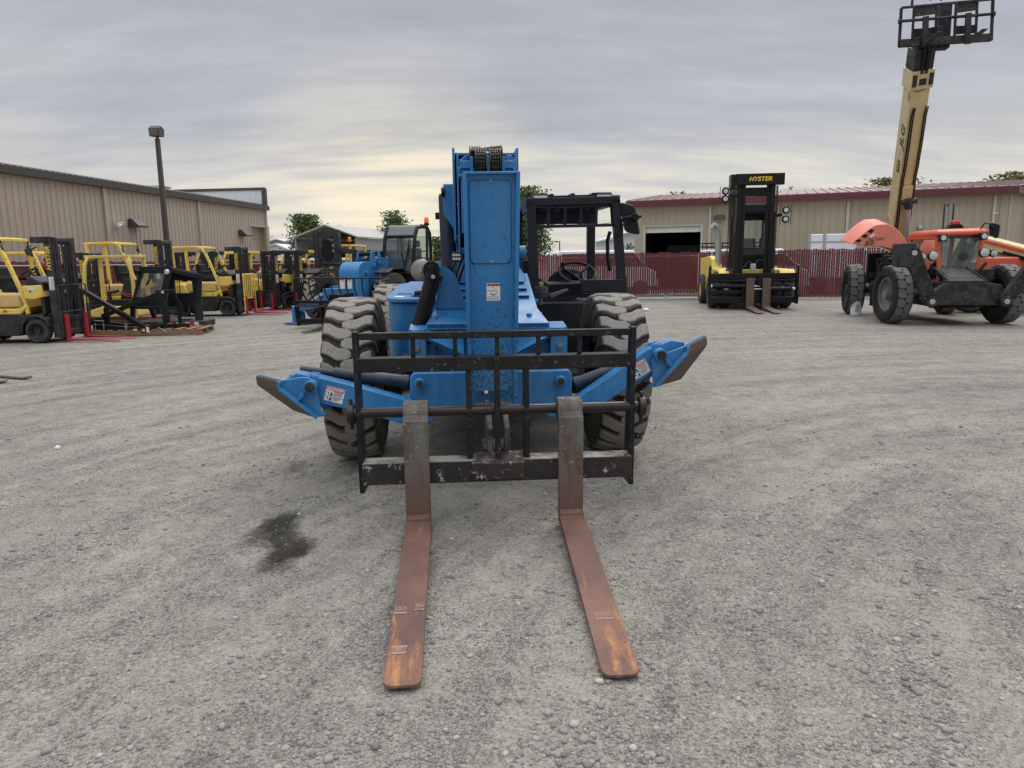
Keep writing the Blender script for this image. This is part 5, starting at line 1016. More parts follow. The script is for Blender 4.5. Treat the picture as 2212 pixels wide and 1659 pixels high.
# curved boom head
yh = -1.05; xl_, xr_2 = V2(733, 640, yh).x, V2(775, 640, yh).x; pr = []
zt, zb = V2(750, 566, yh).z, V2(750, 648, yh).z
for i in range(11): t = radians(90 + 90 * i / 10); pr.append(Vector((xl_, yh + .02 + .34 + cos(t) * .34, zt - .34 + sin(t) * .34)))
pr += [Vector((xl_, yh - .05, zb - .2)), Vector((xl_, yh + .25, zb - .25)), Vector((xl_, yh + .75, zt - .62)), Vector((xl_, yh + .75, zt))]
m = M(); m.prism(pr, (xr_2 - xl_, 0, 0)); m.cyl((xl_ - .04, yh + .42, zt - .28), (xr_2 + .06, yh + .42, zt - .28), .05, n=18); hd = m.build('boom_head', m_blue, t2, .012)
m = M()
for x0 in (.02, .22): m.prism([Vector((xl_ + x0 + .02, yh - .015, zt - .68)), Vector((xl_ + x0 + .17, yh - .015, zt - .68)), Vector((xl_ + x0 + .17, yh + .0, zt - .42)), Vector((xl_ + x0 + .02, yh + .0, zt - .42))], (0, -.022, 0))
m.build('warning_sticker', m_sticker, hd)
m = M()
for x0 in (.02, .22): m.prism([Vector((xl_ + x0 + .02, yh - .04, zt - .455)), Vector((xl_ + x0 + .17, yh - .04, zt - .455)), Vector((xl_ + x0 + .17, yh - .036, zt - .42)), Vector((xl_ + x0 + .02, yh - .036, zt - .42))], (0, -.002, 0))
m.build('sticker_header', m_stred, hd)
bx = (xl_ + xr_2) / 2
for k, (hw, y0, y1, z0, z1) in enumerate(((.20, yh + .55, 1.6, 1.0, 1.62), (.235, yh + .85, 2.4, .97, 1.68), (.28, yh + 1.15, 3.7, .93, 1.74))):
    m = M(); ubox(m, bx - hw, bx + hw, z0, z1, y0, y1, .02); m.bx(bx - hw + .02, bx + hw - .02, y0 + .05, y0 + .08, z0 + .05, z1 - .1)
    for z in (z0 + .12, z1 - .15): m.bx(bx + hw, bx + hw + .03, y0, y0 + .22, z - .05, z + .05)
    if k == 1:
        for s in (-1, 1): m.prism([Vector((bx + s * .2 - .02, y0, z1)), Vector((bx + s * .2 - .02, y0 + .3, z1)), Vector((bx + s * .2 - .02, y0 + .22, z1 + .22)), Vector((bx + s * .2 - .02, y0 + .08, z1 + .22))], (.04, 0, 0))
    if k == 2: m.prism([Vector((bx + .2, y0 + .1, z1)), Vector((bx + .2, y0 + .3, z1)), Vector((bx + .2, y0 + .22, z1 + .2)), Vector((bx + .2, y0 + .18, z1 + .2))], (.04, 0, 0)); m.tube([(bx + hw + .01, y0 + .5, 1.25), (bx + hw + .01, y0 + .85, 1.25), (bx + hw + .01, y0 + .85, 1.4), (bx + hw + .01, y0 + .5, 1.4)], .012, 6, True)
    m.build('boom_section', m_blue, t2, .008)
m = M(); m.cyl((bx - .17, yh + 1.0, 1.84), (bx + .17, yh + 1.0, 1.84), .06, n=18); m.cyl((bx + .02, yh + 1.2, 1.85), (bx + .05, 3.2, 1.92), .075, n=18); m.tube([(bx + .1, yh + .9, 1.72), (bx + .12, yh + 1.1, 1.8), (bx + .12, yh + 1.5, 1.8)], .03); m.build('extension_cylinder', m_black, t2, .004)
# carriage with curved backrest bars
yk = -1.9; k0, k1 = V2(640, 690, yk).x, V2(836, 690, yk).x; Z = lambda py: V2(740, py, yk).z
zt, zm, zr, zl = Z(601), Z(650), Z(661), Z(692); m = M()
m.tube([(k0, yk, zm), (k0, yk, zt - .06), (k0 + .05, yk, zt), (k1 - .05, yk, zt), (k1, yk, zt - .06), (k1, yk, zm)], .018)
for i in range(1, 12):
    x = k0 + (k1 - k0) * i / 12; m.tube([(x, yk, zt), (x + .01, yk, zt - (zt - zm) * .5), (x + .05, yk + .02, zm + .12), (x + .1, yk + .05, zm)], .020, 6)
m.bx(k0, k1, yk - .05, yk + .05, zm - .07, zm + .01)
for x in (k0, k0 + .72, k1 - .72, k1): m.prism([Vector((x - .025, yk - .05, zm)), Vector((x - .025, yk + .1, zm)), Vector((x - .025, yk + .22, .06)), Vector((x - .025, yk + .05, .06))], (.05, 0, 0))
m.bx(k0, k1, yk + .0, yk + .12, .12, .24); c2 = m.build('fork_carriage', m_black, t2, .004)
m = M(); m.cyl((k0, yk, zr), (k1, yk, zr), .035, n=14); m.build('hanger_bar', m_pad, c2)
for x in (k0 + .95, k1 - .55): m = M(); m.bx(x - .07, x + .07, yk - .1, yk - .04, .05, zr + .05); m.bar((x, yk - .08, .06), (x, yk - 1.2, .03), .14, .05, (0, 0, 1), .12, .015); m.build('fork', m_dirtyblk, c2, .004)
m = M(); m.bx(bx - .15, bx + .15, yk + .1, yh + .2, .35, .85); m.build('coupler', m_black, t2, .02)
# stabiliser with polished rod, foot on the ground at the left
f0, f1 = V2(650, 680, -.62), V2(705, 672, -.62); m = M(); m.bar(Vector((f0.x - .05, -.75, .42)), Vector((-.35, -.75, .62)), .16, .22); m.prism([Vector((f0.x - .12, -.85, .5)), Vector((f0.x + .12, -.85, .3)), Vector((f0.x + .15, -.85, .05)), Vector((f0.x - .12, -.85, .06))], (0, .25, 0)); m.bx(f0.x - .28, f0.x + .36, -1.0, -.55, .012, .05); st_ = m.build('stabiliser', m_blue, t2, .01)
m = M(); m.cyl(Vector((f0.x + .1, -.72, .40)), Vector((-.6, -.72, .80)), .05, n=16); m.build('stabiliser_rod', m_steel, st_)
# cab: curved roof and pillars, glass
ya, yb_ = .72, 1.95; c0, c1 = V2(830, 600, ya).x, V2(894, 600, ya).x; zr_ = V2(866, 488, ya + .4).z; zf = 1.30; cw = c1 - c0
side = [(ya - .02, zf), (ya + .05, 1.85), (ya + .16, zr_ - .30), (ya + .34, zr_ - .06), (ya + .6, zr_), (yb_ - .25, zr_ - .02), (yb_ - .05, zr_ - .2), (yb_, 1.9), (yb_ - .02, zf)]
m = M()
for x in (c0, c1): m.tube([Vector((x, y, z)) for y, z in side], .055, 8); m.cyl((x, ya + .95, zf), (x, ya + .98, zr_ - .03), .04, n=8)
for y, z in (side[2], side[5], side[0], side[8]): m.cyl((c0, y, z), (c1, y, z), .05, n=8)
m.bx(c0 - .03, c1 + .03, ya - .02, yb_, .62, zf); m.bx(c0, c1, ya - .04, ya + .05, 1.0, zf + .06); cab2 = m.build('cab', m_black, t2, .01)
m = M(); m.loft([[Vector((c0, y, z + .03)), Vector((c1, y, z + .03)), Vector((c1, y, z - .01)), Vector((c0, y, z - .01))] for y, z in side[2:6]]); m.build('roof', paint('pale_green_roof', (.09, .115, .11), .35, vary=.1), cab2, .01)
m = M(); m.loft([[Vector((c0 + .05, y, z)), Vector((c1 - .05, y, z))] for y, z in side[:3]], cap=False); wg = m.build('windscreen', m_glass, cab2)
for x in (c0, c1): m = M(); m.poly([Vector((x, y, z)) for y, z in side]); m.build('side_window', m_glass, cab2)
m = M(); m.poly([Vector((c0 + .05, yb_ - .02, zf)), Vector((c1 - .05, yb_ - .02, zf)), Vector((c1 - .05, yb_ - .05, zr_ - .25)), Vector((c0 + .05, yb_ - .05, zr_ - .25))]); m.build('rear_window', m_glass, cab2)
m = M(); q = Vector((c1 - .25, ya - .09, zf + .02)); m.bar(q, q + Vector((.12, .16, .75)), .02, .02); m.bar(q + Vector((.05, .02, -.05)), q + Vector((-.12, .10, .55)), .02, .02); m.bar(q + Vector((.02, .04, .2)), q + Vector((.12, .18, .95)), .035, .015); m.build('wiper', m_black, wg)
m = M(); m.bx(c0 + .25, c1 - .25, 1.75, 1.9, 1.3, 2.0); m.bx(c0 + .25, c1 - .25, 1.35, 1.9, 1.25, 1.4); m.box(((c0 + c1) / 2 + .08, 1.78, 2.12), (.24, .08, .2)); m.build('seat', m_seat, cab2, .05)
m = M(); m.ring(((c0 + c1) / 2 - .05, 1.15, 1.55), (0, -.5, .85), .2, .016); m.cyl(((c0 + c1) / 2 - .05, 1.0, 1.2), ((c0 + c1) / 2 - .05, 1.15, 1.55), .03); m.build('steering_wheel', m_seat, cab2)
m = M(); q = V2(921.5, 487, 1.25); m.lathe([(0, 0), (.075, 0), (.075, .05), (.06, .06), (.06, .07), (0, .07)], q, (0, 0, 1), 20); bc = m.build('beacon', m_black, cab2); m = M(); m.lathe([(.062, .07), (.065, .10), (.06, .2), (.045, .22), (0, .225)], q, (0, 0, 1), 20); m.build('beacon_lens', m_amber, bc)
m = M(); m.tube([V2(762, 592, .3), V2(755, 575, .25), V2(735, 571, .15), V2(712, 571, .1), V2(700, 570, .1)], .03); m.tube([V2(700, 571, .1), V2(696, 566, .1), V2(696, 515, .1), V2(703, 514, .1)], .016); ma = m.build('mirror_arm', m_black, t2)
m = M(); m.prism([V2(*p, .06) for p in ((697, 515), (710, 516), (715, 522), (716, 558), (712, 564), (700, 562), (696, 555))], (.02, .05, 0)); m.build('wing_mirror', m_black, ma, .015)
lt = V2(808, 578, .75); m = M(); m.box(lt, (.12, .3, .5), Matrix.Rotation(.1, 3, 'Y')); m.build('side_light', paint('cream_plastic', (.55, .53, .36), .4), t2, .03)
# ------------------------------------------------------------------ orange telehandler with raised cream boom
P3 = radians(-9); T3 = (10.5, 17.45); V3 = mkV(T3[0], T3[1], P3)
t3 = thing('telehandler', 'orange telehandler with raised cream boom and engine hood standing open', 'telehandler', (T3[0], T3[1], 0), P3)
for x in (-1.25, 1.2):
    wheel(t3, (x, 0, .70), .70, .42, .40, 1 if x > 0 else -1, m_rubblk, paint('dusty_rim', (.13, .13, .13), .6, dust=(DUST, .4)) if x < 0 else m_dgrey, 'block', 19, .12, 0, .4)
    wheel(t3, (x, 3.1, .70), .70, .42, .40, 1 if x > 0 else -1, m_rubblk, m_dgrey, 'block', 19, -.12, 0, .4)
m = M(); m.bx(-.42, .42, -.6, 3.7, .55, 1.0); m.bx(-1.05, -.42, .75, 2.4, .62, .95); m.cyl((-1.1, 0, .7), (1.1, 0, .7), .13, n=16); m.cyl((-1.1, 3.1, .7), (1.1, 3.1, .7), .13, n=16)
m.prism([Vector((-.75, -.8, .48)), Vector((.85, -.8, .48)), Vector((.95, -.8, .62)), Vector((.80, -.8, .95)), Vector((.5, -.8, 1.0)), Vector((-.35, -.8, 1.0)), Vector((-.62, -.8, .80)), Vector((-.85, -.8, .62))], (0, .25, 0))
m.prism([Vector((-.36, -.80, 1.0)), Vector((.50, -.80, 1.0)), Vector((.30, -.1, 1.28)), Vector((-.42, -.1, 1.28))], (0, 0, .04)); m.bx(-.36, .4, -.7, -.1, .9, 1.02)
for s in (-1, 1): m.bar((s * .40 + .06, -.78, 1.05), (s * .36 - .05, -.1, 1.33), .03, .06)
m.cyl((.07, -.83, .68), (.07, -.79, .68), .08, n=20); m.build('chassis', m_dirtyblk, t3, .012)
m = M(); m.bx(-.22, .34, -.62, -.25, 1.10, 1.125) if False else m.prism([Vector((-.26, -.66, 1.085)), Vector((.36, -.66, 1.085)), Vector((.26, -.22, 1.265)), Vector((-.32, -.22, 1.265))], (0, 0, .02)); m.build('cover_plate', m_dgrey, t3, .005)
# stabilisers folded up
for s, sh_ in ((-1, 0), (1, 0)):
    a, b = Vector((s * .78 + .05, -.9, .58)), Vector((s * 1.28 + (.05 if s < 0 else .18), -1.0, 1.68 if s < 0 else 1.60))
    m = M(); m.bar(a, b, .16, .26, (s * 1, 0, .4), .16, .34); m.cyl(a + Vector((0, -.13, 0)), a + Vector((0, .15, 0)), .12, n=20); m.cyl(b + Vector((0, -.13, 0)), b + Vector((0, .15, 0)), .14, n=20); sb = m.build('stabiliser', m_dirtyblk, t3, .012)
    m = M()
    for q in (a, b): m.cyl(q + Vector((0, -.15, 0)), q + Vector((0, -.13, 0)), .06, n=20)
    m.build('pivot_pin', m_galv, sb, .004)
    if s < 0: m = M(); m.prism([b + Vector(v) for v in ((-.35, -.12, .22), (.02, -.12, .24), (.10, -.12, .05), (-.02, -.12, -.34), (-.33, -.12, -.30))], (0, .4, 0)); m.build('foot_pad', m_dgrey, sb, .03)
# engine bay under the open hood
m = M(); m.tube([V3(1882, 680 - 20, 1.0), V3(1884, 560 + 55, 1.0), V3(1897, 601, 1.0), V3(1935, 597, 1.0)], .05); m.build('engine_frame', m_black, t3, .01)
m = M(); m.bx(-1.15, -.5, 2.3, 2.4, .9, 1.7); m.build('bulkhead', m_black, t3, .01)
m = M(); m.bx(-.95, -.5, 1.05, 2.2, .95, 1.55); m.bx(-1.0, -.55, 1.2, 1.7, 1.3, 1.65); rr0 = random.Random(3)
for i in range(14): c = Vector((rr0.uniform(-1.08, -.7), rr0.uniform(.9, 2.0), rr0.uniform(.95, 1.6))); m.cyl(c, c + Vector((rr0.uniform(-.2, .2), rr0.uniform(-.2, .2), rr0.uniform(-.25, .25))), rr0.uniform(.03, .08), n=10)
m.build('engine', m_dirtyblk, t3, .01)
m = M(); a = V3(1890, 632, .9); m.tube([a, a + Vector((.2, 0, .0)), a + Vector((.42, .1, -.02))], .06, 10); m.tube([V3(1888, 690 - 12, .85), V3(1893, 660, .85), V3(1905, 645, .9), V3(1918, 630, 1.0)], .045, 10); m.cyl(V3(1908, 668, .8), V3(1910, 648, .8), .08, n=12)
m.build('engine_pipe', paint('dusty_pipe', (.3, .28, .24), .6, .3), t3)
m = M(); a = V3(1917, 630, .85); m.tube([V3(1908, 640, .85), a, V3(1935, 622, .85)], .07, 8); m.build('intake_hose', m_red, t3)
m = M(); q = V3(1902, 582, .6); m.prism([V3(1880, 590, .6), V3(1880, 600, .6), V3(1905, 602, .6), V3(1905, 590, .6)], (0, .1, 0)); m.build('latch_plate', m_black, t3, .005)
m = M(); m.prism([V3(*p, .2) for p in ((1899, 573), (1902, 569), (1925, 569), (1929, 574), (1928, 588), (1924, 592), (1903, 590), (1899, 585))], (0, .05, 0)); m.tube([V3(1908, 568, .22), V3(1909, 536, .22)], .012); m.tube([V3(1908, 554, .22), V3(1925, 553, .2), V3(1945, 575, .0), V3(1970, 600, -.3)], .025); m.build('wing_mirror', m_black, t3, .012)
# hood: tilted shell hinged on the inside
hp = [(1840, 527), (1858, 510), (1880, 493), (1892, 486), (1918, 484), (1935, 492), (1952, 510), (1968, 535), (1990, 566), (2004, 585), (2000, 593), (1975, 568), (1950, 548), (1925, 538), (1905, 533), (1870, 531)]
front = [V3(*p, 1.0) for p in hp]; bk = [V3(*p, 1.0) + Vector((-.02, .95, .10 + .08 * (p[1] < 520))) for p in hp]
m = M(); m.loft([front, bk]); hood = m.build('hood', m_salmon, t3, .018, sharp=16)
m = M()
for quad in (((1874.5, 500), (1882, 494), (1889, 497), (1881.5, 504)), ((1861, 510.5), (1868.5, 505.5), (1876.5, 508.5), (1869, 514)), ((1847, 520.5), (1854.5, 516), (1862, 518.5), (1855.5, 523.5))): m.prism([V3(*p, .975) for p in quad], (0, .03, 0))
m.build('vent_grille', m_black, hood, .004)
dr = (V3(1906, 512, .97) - V3(1878, 527, .97)).normalized(); 
lettering('JLG', .14, m_txtK, hood, V3(1878, 524.5, .975), (1, 0, .10), (-.12, 0, 1), .25, .02); lettering('T4F TURBO', .075, m_txtK, hood, V3(1893, 517, .975), (1, 0, .10), (-.12, 0, 1), .2, .01)
m = M(); m.prism([V3(*p, .975) for p in ((1877, 511), (1888, 504.5), (1892, 506.5), (1882, 513.5))], (0, .02, 0)); m.build('hood_sticker', m_sticker, hood)
# cab
x0, x1 = V3(2012, 620, .25).x, V3(2118, 620, .25).x; zc0 = 1.22; zc1 = V3(2060, 508, .3).z; ya, yb_ = .15, 1.75; xi = V3(1994, 620, 1.0).x
FL_, FR_ = V3(2030, 640, ya), V3(2106, 640, ya); TL, TR = V3(2025, 512, ya + .12), V3(2122, 507, ya + .12); BL, BR = FL_ + Vector((-.02, yb_, 0)), FR_ + Vector((0, yb_, 0)); UL, UR = TL + Vector((-.02, yb_ - .15, .02)), TR + Vector((0, yb_ - .15, .02))
m = M()
for a, b in ((FL_, TL), (FR_, TR), (BL, UL), (BR, UR)): m.bar(a, b, .10, .10, (0, 1, 0))
m.bar(FL_, BL, .1, .12); m.bar(FR_, BR, .1, .12); m.bar(TL, UL, .1, .12); m.bar(TR, UR, .1, .12)
rp = [TL + Vector((-.06, -.12, .02)), TR + Vector((.10, -.12, .0)), UR + Vector((.10, .1, 0)), UL + Vector((-.06, .1, 0))]
m.loft([rp, [p + Vector((0, 0, .10)) for p in rp], [p.lerp((TL + UR) / 2 + Vector((0, 0, .02)), .18) + Vector((0, 0, .16)) for p in rp]]); cab3 = m.build('cab', m_orange, t3, .03)
m = M(); m.prism([FL_ + Vector((-.04, .0, -.02)), FR_ + Vector((.04, 0, -.02)), FR_ + Vector((.04, 0, -.28)), FL_ + Vector((-.04, 0, -.28))], (0, yb_, 0)); m.build('cab_base', m_dirtyblk, cab3, .02)
m = M(); m.prism([p + Vector((0, 0, .165)) for p in (rp[0].lerp(rp[2], .25), rp[1].lerp(rp[3], .25), rp[2].lerp(rp[0], .25), rp[3].lerp(rp[1], .25))], (0, 0, .02)); m.build('roof_hatch', m_black, cab3)
for nm, q in (('windscreen', (FL_, FR_, TR, TL)), ('side_window', (FL_, BL, UL, TL)), ('side_window', (FR_, BR, UR, TR)), ('rear_window', (BL, BR, UR, UL))): m = M(); m.poly(q); m.build(nm, m_glass, cab3); m = M(); m.tube([Vector(p).lerp(sum((Vector(z) for z in q), Vector()) / 4, .05) for p in q], .022, 6, True); m.build('window_gasket', m_black, cab3)
m = M(); c = (FL_ + FR_) / 2 + Vector((0, 1.0, .1)); m.box(c, (.5, .15, .9)); m.box(c + Vector((0, -.2, -.2)), (.5, .5, .15)); m.build('seat', m_seat, cab3, .05)
m = M(); m.ring(c + Vector((-.02, -.55, .12)), (0, -.5, .8), .19, .016); m.box(c + Vector((0, -.75, -.05)), (.3, .25, .3)); m.build('steering_wheel', m_dgrey, cab3, .03)
for px, py in ((2036, 502 + 12), (2124, 510)): q = V3(px, py, ya - .08); m = M(); m.box(q, (.17, .12, .17)); lo = m.build('cab_lamp', m_black, cab3, .02); m = M(); m.cyl(q + Vector((0, -.06, 0)), q + Vector((0, -.07, 0)), .06, n=20); m.build('lens', m_lamp, lo)
q = V3(2066, 486, .9); m = M(); m.prism([q + Vector(v) for v in ((-.22, 0, -.12), (.22, 0, -.12), (.12, 0, .02), (-.12, 0, .02))], (0, .2, 0)); bc = m.build('beacon', m_black, cab3, .01); m = M(); m.box(q + Vector((0, .1, .06)), (.2, .16, .1)); m.build('beacon_lens', m_redlens, bc, .02)
for sx, (ax_, ay_), arm in ((-1, (2004, 553), ((2002, 625), (2008, 590), (2010, 572))), (1, (2131, 546), ((2128, 640), (2112, 610), (2125, 570)))):
    q = V3(ax_ + 13 if sx < 0 else ax_ - 3, ay_, -.35); m = M(); m.lathe([(0, 0), (.10, 0), (.115, -.03), (.115, -.08), (.06, -.14), (0, -.15)], q, (0, -1, 0), 24); m.lathe([(0, 0), (.08, 0), (.095, -.03), (.07, -.10), (0, -.12)], q + Vector((-.22 * sx * -1 if False else (.22 if sx > 0 else -.22), .05, -.02)), (.2 * sx, -1, 0), 20)
    if sx < 0: m.tube([V3(2012, 570, -.35), V3(2012, 596, -.35), V3(2022, 590, -.4), V3(2032, 598, -.4), V3(2034, 645, -.4)], .03)
    else: m.tube([V3(2130, 568, -.35), V3(2110, 590, -.35), V3(2098, 600, -.35), V3(2093, 650, -.35)], .035)
    hl = m.build('headlight', m_black, t3, .005)
    m = M(); m.lathe([(0, .012), (.07, .008), (.095, .002), (.097, 0)], q, (0, -1, 0), 24); m.build('lens', m_lamp, hl); m = M(); m.lathe([(0, .012), (.05, .008), (.075, .002)], q + Vector(((.22 if sx > 0 else -.22), .05, -.02)), (.2 * sx, -1, 0), 20); m.build('lens', m_lamp, hl)
m = M(); m.prism([V3(*p, -.1) for p in ((2104, 582), (2152, 580), (2148, 600), (2125, 665), (2092, 660))], (0, .1, 0)); m.build('mudguard', m_dirtyblk, t3, .02)
m = M(); m.prism([V3(*p, .2) for p in ((2136, 488), (2142, 481), (2158, 485), (2160, 490), (2156, 512), (2150, 515), (2137, 508))], (.04, .05, 0)); m.tube([V3(2117, 515, .25), V3(2118, 495, .25), V3(2128, 481, .22), V3(2138, 484, .2), V3(2148, 496, .17)], .018); m.build('wing_mirror', m_black, t3, .012)
# raised boom
def W3(px, py, Y): p = P(px, py, Y) - Vector((T3[0], T3[1], 0)); return Vector((p.x * cos(P3) + p.y * sin(P3), -p.x * sin(P3) + p.y * cos(P3), p.z))
ba_, bb_ = W3(1938, 497, 20.6), W3(1985.5, 148, 18.7); bdv = (bb_ - ba_).normalized(); ba_ = ba_ - bdv * 1.1
fr = Matrix.Rotation(.06, 3, bdv) @ basis(bdv, (0, -1, 0))[2]      # underside faces the yard, turned slightly
sdv = bdv.cross(fr).normalized()
if sdv.x < 0: sdv = -sdv
bw, bh = .44, .46
def Bp(t, s_, f_): return ba_ + bdv * t + sdv * s_ + fr * f_
LBm = (bb_ - ba_).length
m = M(); m.loft([[Bp(t, -bw / 2, -bh / 2), Bp(t, bw / 2, -bh / 2), Bp(t, bw / 2, bh / 2), Bp(t, -bw / 2, bh / 2)] for t in (0, LBm)]); m.loft([[Bp(t, -bw / 2 - .04, -bh / 2 - .04), Bp(t, bw / 2 + .04, -bh / 2 - .04), Bp(t, bw / 2 + .04, bh / 2 + .05), Bp(t, -bw / 2 - .04, bh / 2 + .05)] for t in (LBm - .42, LBm + .02)])
m.ring(Bp(LBm * .52, 0, bh / 2), fr, .17, .02, 28, 6, 1.6); m.ring(Bp(LBm * .23, -bw / 2, 0), sdv, .16, .02, 28, 6, 1.9)
m.bar(Bp(LBm * .36, 0, bh / 2 + .03), Bp(LBm * .46, 0, bh / 2 + .03), .26, .08, fr); m.build('boom', m_cream, t3, .015); bm3 = bpy.context.scene.collection.objects[-1] if False else [o for o in t3.children if o.name.startswith('boom')][0]
m = M()
for s_ in (-.19, .19): m.bar(Bp(LBm - .34, s_, bh / 2 + .055), Bp(LBm - .06, s_, bh / 2 + .055), .10, .01, fr)
m.bar(Bp(LBm - .32, 0, bh / 2 + .055), Bp(LBm - .17, 0, bh / 2 + .055), .16, .01, fr); m.build('head_recess', m_dgrey, bm3)
m = M()
for s_ in (-.17, .14): m.tube([Bp(LBm * t, s_ + o, bh / 2 + .03) for t, o in ((.05, 0), (.30, 0), (.5, -.01), (.56, .01), (.60, .01), (.66, .02), (.80, .02), (.84, .05))], .016, 6); m.tube([Bp(LBm * t, s_ + o + .05, bh / 2 + .03) for t, o in ((.05, 0), (.30, 0), (.5, -.01), (.56, .01), (.60, .01), (.66, .02), (.80, .02), (.84, .04))], .016, 6)
m.tube([Bp(LBm * .99, -.24, bh / 2 + .06), Bp(LBm * .93, -.23, bh / 2 + .02), Bp(LBm * .91, -.05, bh / 2 + .02), Bp(LBm * .93, .2, bh / 2 + .02)], .008, 5); m.build('hydraulic_line', m_black, bm3)
# lift cylinder in front of the boom
ca_, cbb = Bp(LBm * .04, .07, bh / 2 + .35), Bp(LBm * .385, .04, bh / 2 + .12); m = M(); md = ca_.lerp(cbb, .42); m.cyl(ca_ - (cbb - ca_).normalized() * .6, md, .13, n=20); lcy = m.build('lift_cylinder', m_black, bm3); m = M(); m.cyl(md, cbb, .07, n=18); m.build('piston_rod', m_galv, lcy); m = M(); m.cyl(cbb - (cbb - ca_).normalized() * .2, cbb + (cbb - ca_).normalized() * .08, .09, n=16); m.cyl(cbb - sdv * .2, cbb + sdv * .2, .07, n=16); m.build('cylinder_eye', m_dgrey, lcy)
# lettering along the side of the boom
so3 = lambda t, f_: Bp(t, -bw / 2 - .004, f_)
lettering('JLG', .30, m_txtK, bm3, so3(LBm * .70, .08), bdv, fr * -1 if (bdv.cross(-fr)).dot(-sdv) > 0 else fr, .25, .03, sx=1.25)
lettering('1255', .12, m_txtK, bm3, so3(LBm * .885, .16), bdv, fr * -1 if (bdv.cross(-fr)).dot(-sdv) > 0 else fr, .2, .01)
up_ = fr * -1 if (bdv.cross(-fr)).dot(-sdv) > 0 else fr
m = M(); m.bar(so3(LBm * .525, .05), so3(LBm * .585, .05), .16, .008, sdv); pt = m.build('name_plate', m_txtK, bm3); lettering('PAPE', .12, m_txtY, bm3, so3(LBm * .555, .05) - sdv * .007, bdv, up_, .2, .03); m = M(); m.bar(so3(LBm * .60, .05), so3(LBm * .65, .05), .13, .006, sdv); m.build('white_plate', m_sticker, bm3); lettering('RENTALS', .055, m_txtK, bm3, so3(LBm * .625, .05) - sdv * .006, bdv, up_, 0, .01)
# black fly section and head
m = M(); m.loft([[Bp(t, -.24, -.22), Bp(t, .22, -.22), Bp(t, .22, .24), Bp(t, -.24, .24)] for t in (LBm, LBm + .50)]); m.loft([[Bp(t, -.17, -.2), Bp(t, .18, -.2), Bp(t, .18, .18), Bp(t, -.17, .18)] for t in (LBm + .5, LBm + .8)])
for t in (.1, .3):
    for f_ in (-.1, .1): m.cyl(Bp(LBm + t, -.25, f_), Bp(LBm + t, -.27, f_), .02, n=8)
fly = m.build('fly_boom', m_dgrey, bm3, .012)
m = M()
for s_ in (-.05, .05):
    for k in range(14): m.bar(Bp(LBm - .05 + k * .045, s_, .27), Bp(LBm - .015 + k * .045, s_, .27), .07, .05, fr)
m.build('lift_chain', m_chain, fly)
m = M(); tp = Bp(LBm + .8, .05, 0); tp2 = W3(2046, 48, 18.2); m.bar(tp - bdv * .1, tp2 + Vector((0, .25, -.2)), .34, .34, (0, -1, 0)); m.bar(tp2 + Vector((0, .2, -.55)), tp2 + Vector((0, .25, .45)), .28, .25, (0, -1, 0)); m.build('boom_head', m_dirtyblk, fly, .02)
# fork carriage at the top
def Q(px, py, Y=18.0): return W3(px, py, Y)
yo = Vector((0, .06, 0)); m = M()
TLc, TRc, BLc, BRc, MLc, MRc = Q(1947, 17, 18.1), Q(2145, -2, 18.0), Q(1942, 101, 18.25), Q(2141, 88, 18.15), Q(1944, 46, 18.12), Q(2146, 30, 18.02)
m.bar(TLc, BLc, .055, .07, (0, 1, 0)); m.bar(TRc, BRc, .055, .07, (0, 1, 0)); m.bar(TLc, TRc, .05, .05)
m.bar(BLc.lerp(TLc, .08), BRc.lerp(TRc, .08), .10, .17); m.cyl(MLc - (MRc - MLc) * .01, MRc + (MRc - MLc) * .012, .035, n=12)
for q in (MLc, MRc): m.cyl(q - Vector((.03, 0, 0)), q + Vector((.03, 0, 0)), .06, n=12)
for t in (.14, .39, .60, .83): m.bar(TLc.lerp(TRc, t), BLc.lerp(BRc, t), .045, .06, (0, 1, 0))
for a, b, h in ((.15, .38, .15), (.61, .84, .15)): m.bar(TLc.lerp(TRc, a) + Vector((0, .03, -.12)), TLc.lerp(TRc, b) + Vector((0, .03, -.10)), .06, .19); m.bar(BLc.lerp(BRc, a) + Vector((0, .06, .30)), BLc.lerp(BRc, b) + Vector((0, .06, .30)), .05, .18)
u0, u1 = Q(1972, -14, 18.4), Q(2118, -26, 18.4); m.bar(u0, u1, .05, .09); m.bar(u0, u0 + Vector((0, 0, -.3)), .05, .05, (0, 1, 0)); m.bar(u1, u1 + Vector((0, 0, -.3)), .05, .05, (0, 1, 0))
car3 = m.build('fork_carriage', m_dirtyblk, fly, .006)
fdir = Vector((sin(-.1), -cos(-.1), -.02))
for t in (.265, .72):
    a = MLc.lerp(MRc, t) + Vector((0, -.06, .05)); b = BLc.lerp(BRc, t) + Vector((0, -.1, -.06)); m = M(); m.bar(a, b, .13, .06, (0, -1, 0)); e = b + fdir * 1.15 + Vector((0, 0, .03)); m.bar(b + Vector((0, -.03, .01)), e, .13, .055, (0, 0, 1), .12, .02); m.build('fork', m_dgrey, car3, .01)
m = M(); q = Q(2050, 20, 18.25); m.tube([q + Vector((-.4, .1, .25)), q + Vector((-.25, 0, .5)), q + Vector((.0, -.05, .55)), q + Vector((.25, 0, .5)), q + Vector((.4, .1, .25))], .02); m.tube([q + Vector((-.2, 0, .2)), q + Vector((0, -.05, .42)), q + Vector((.2, 0, .2))], .018); m.build('hydraulic_hose', m_black, car3)
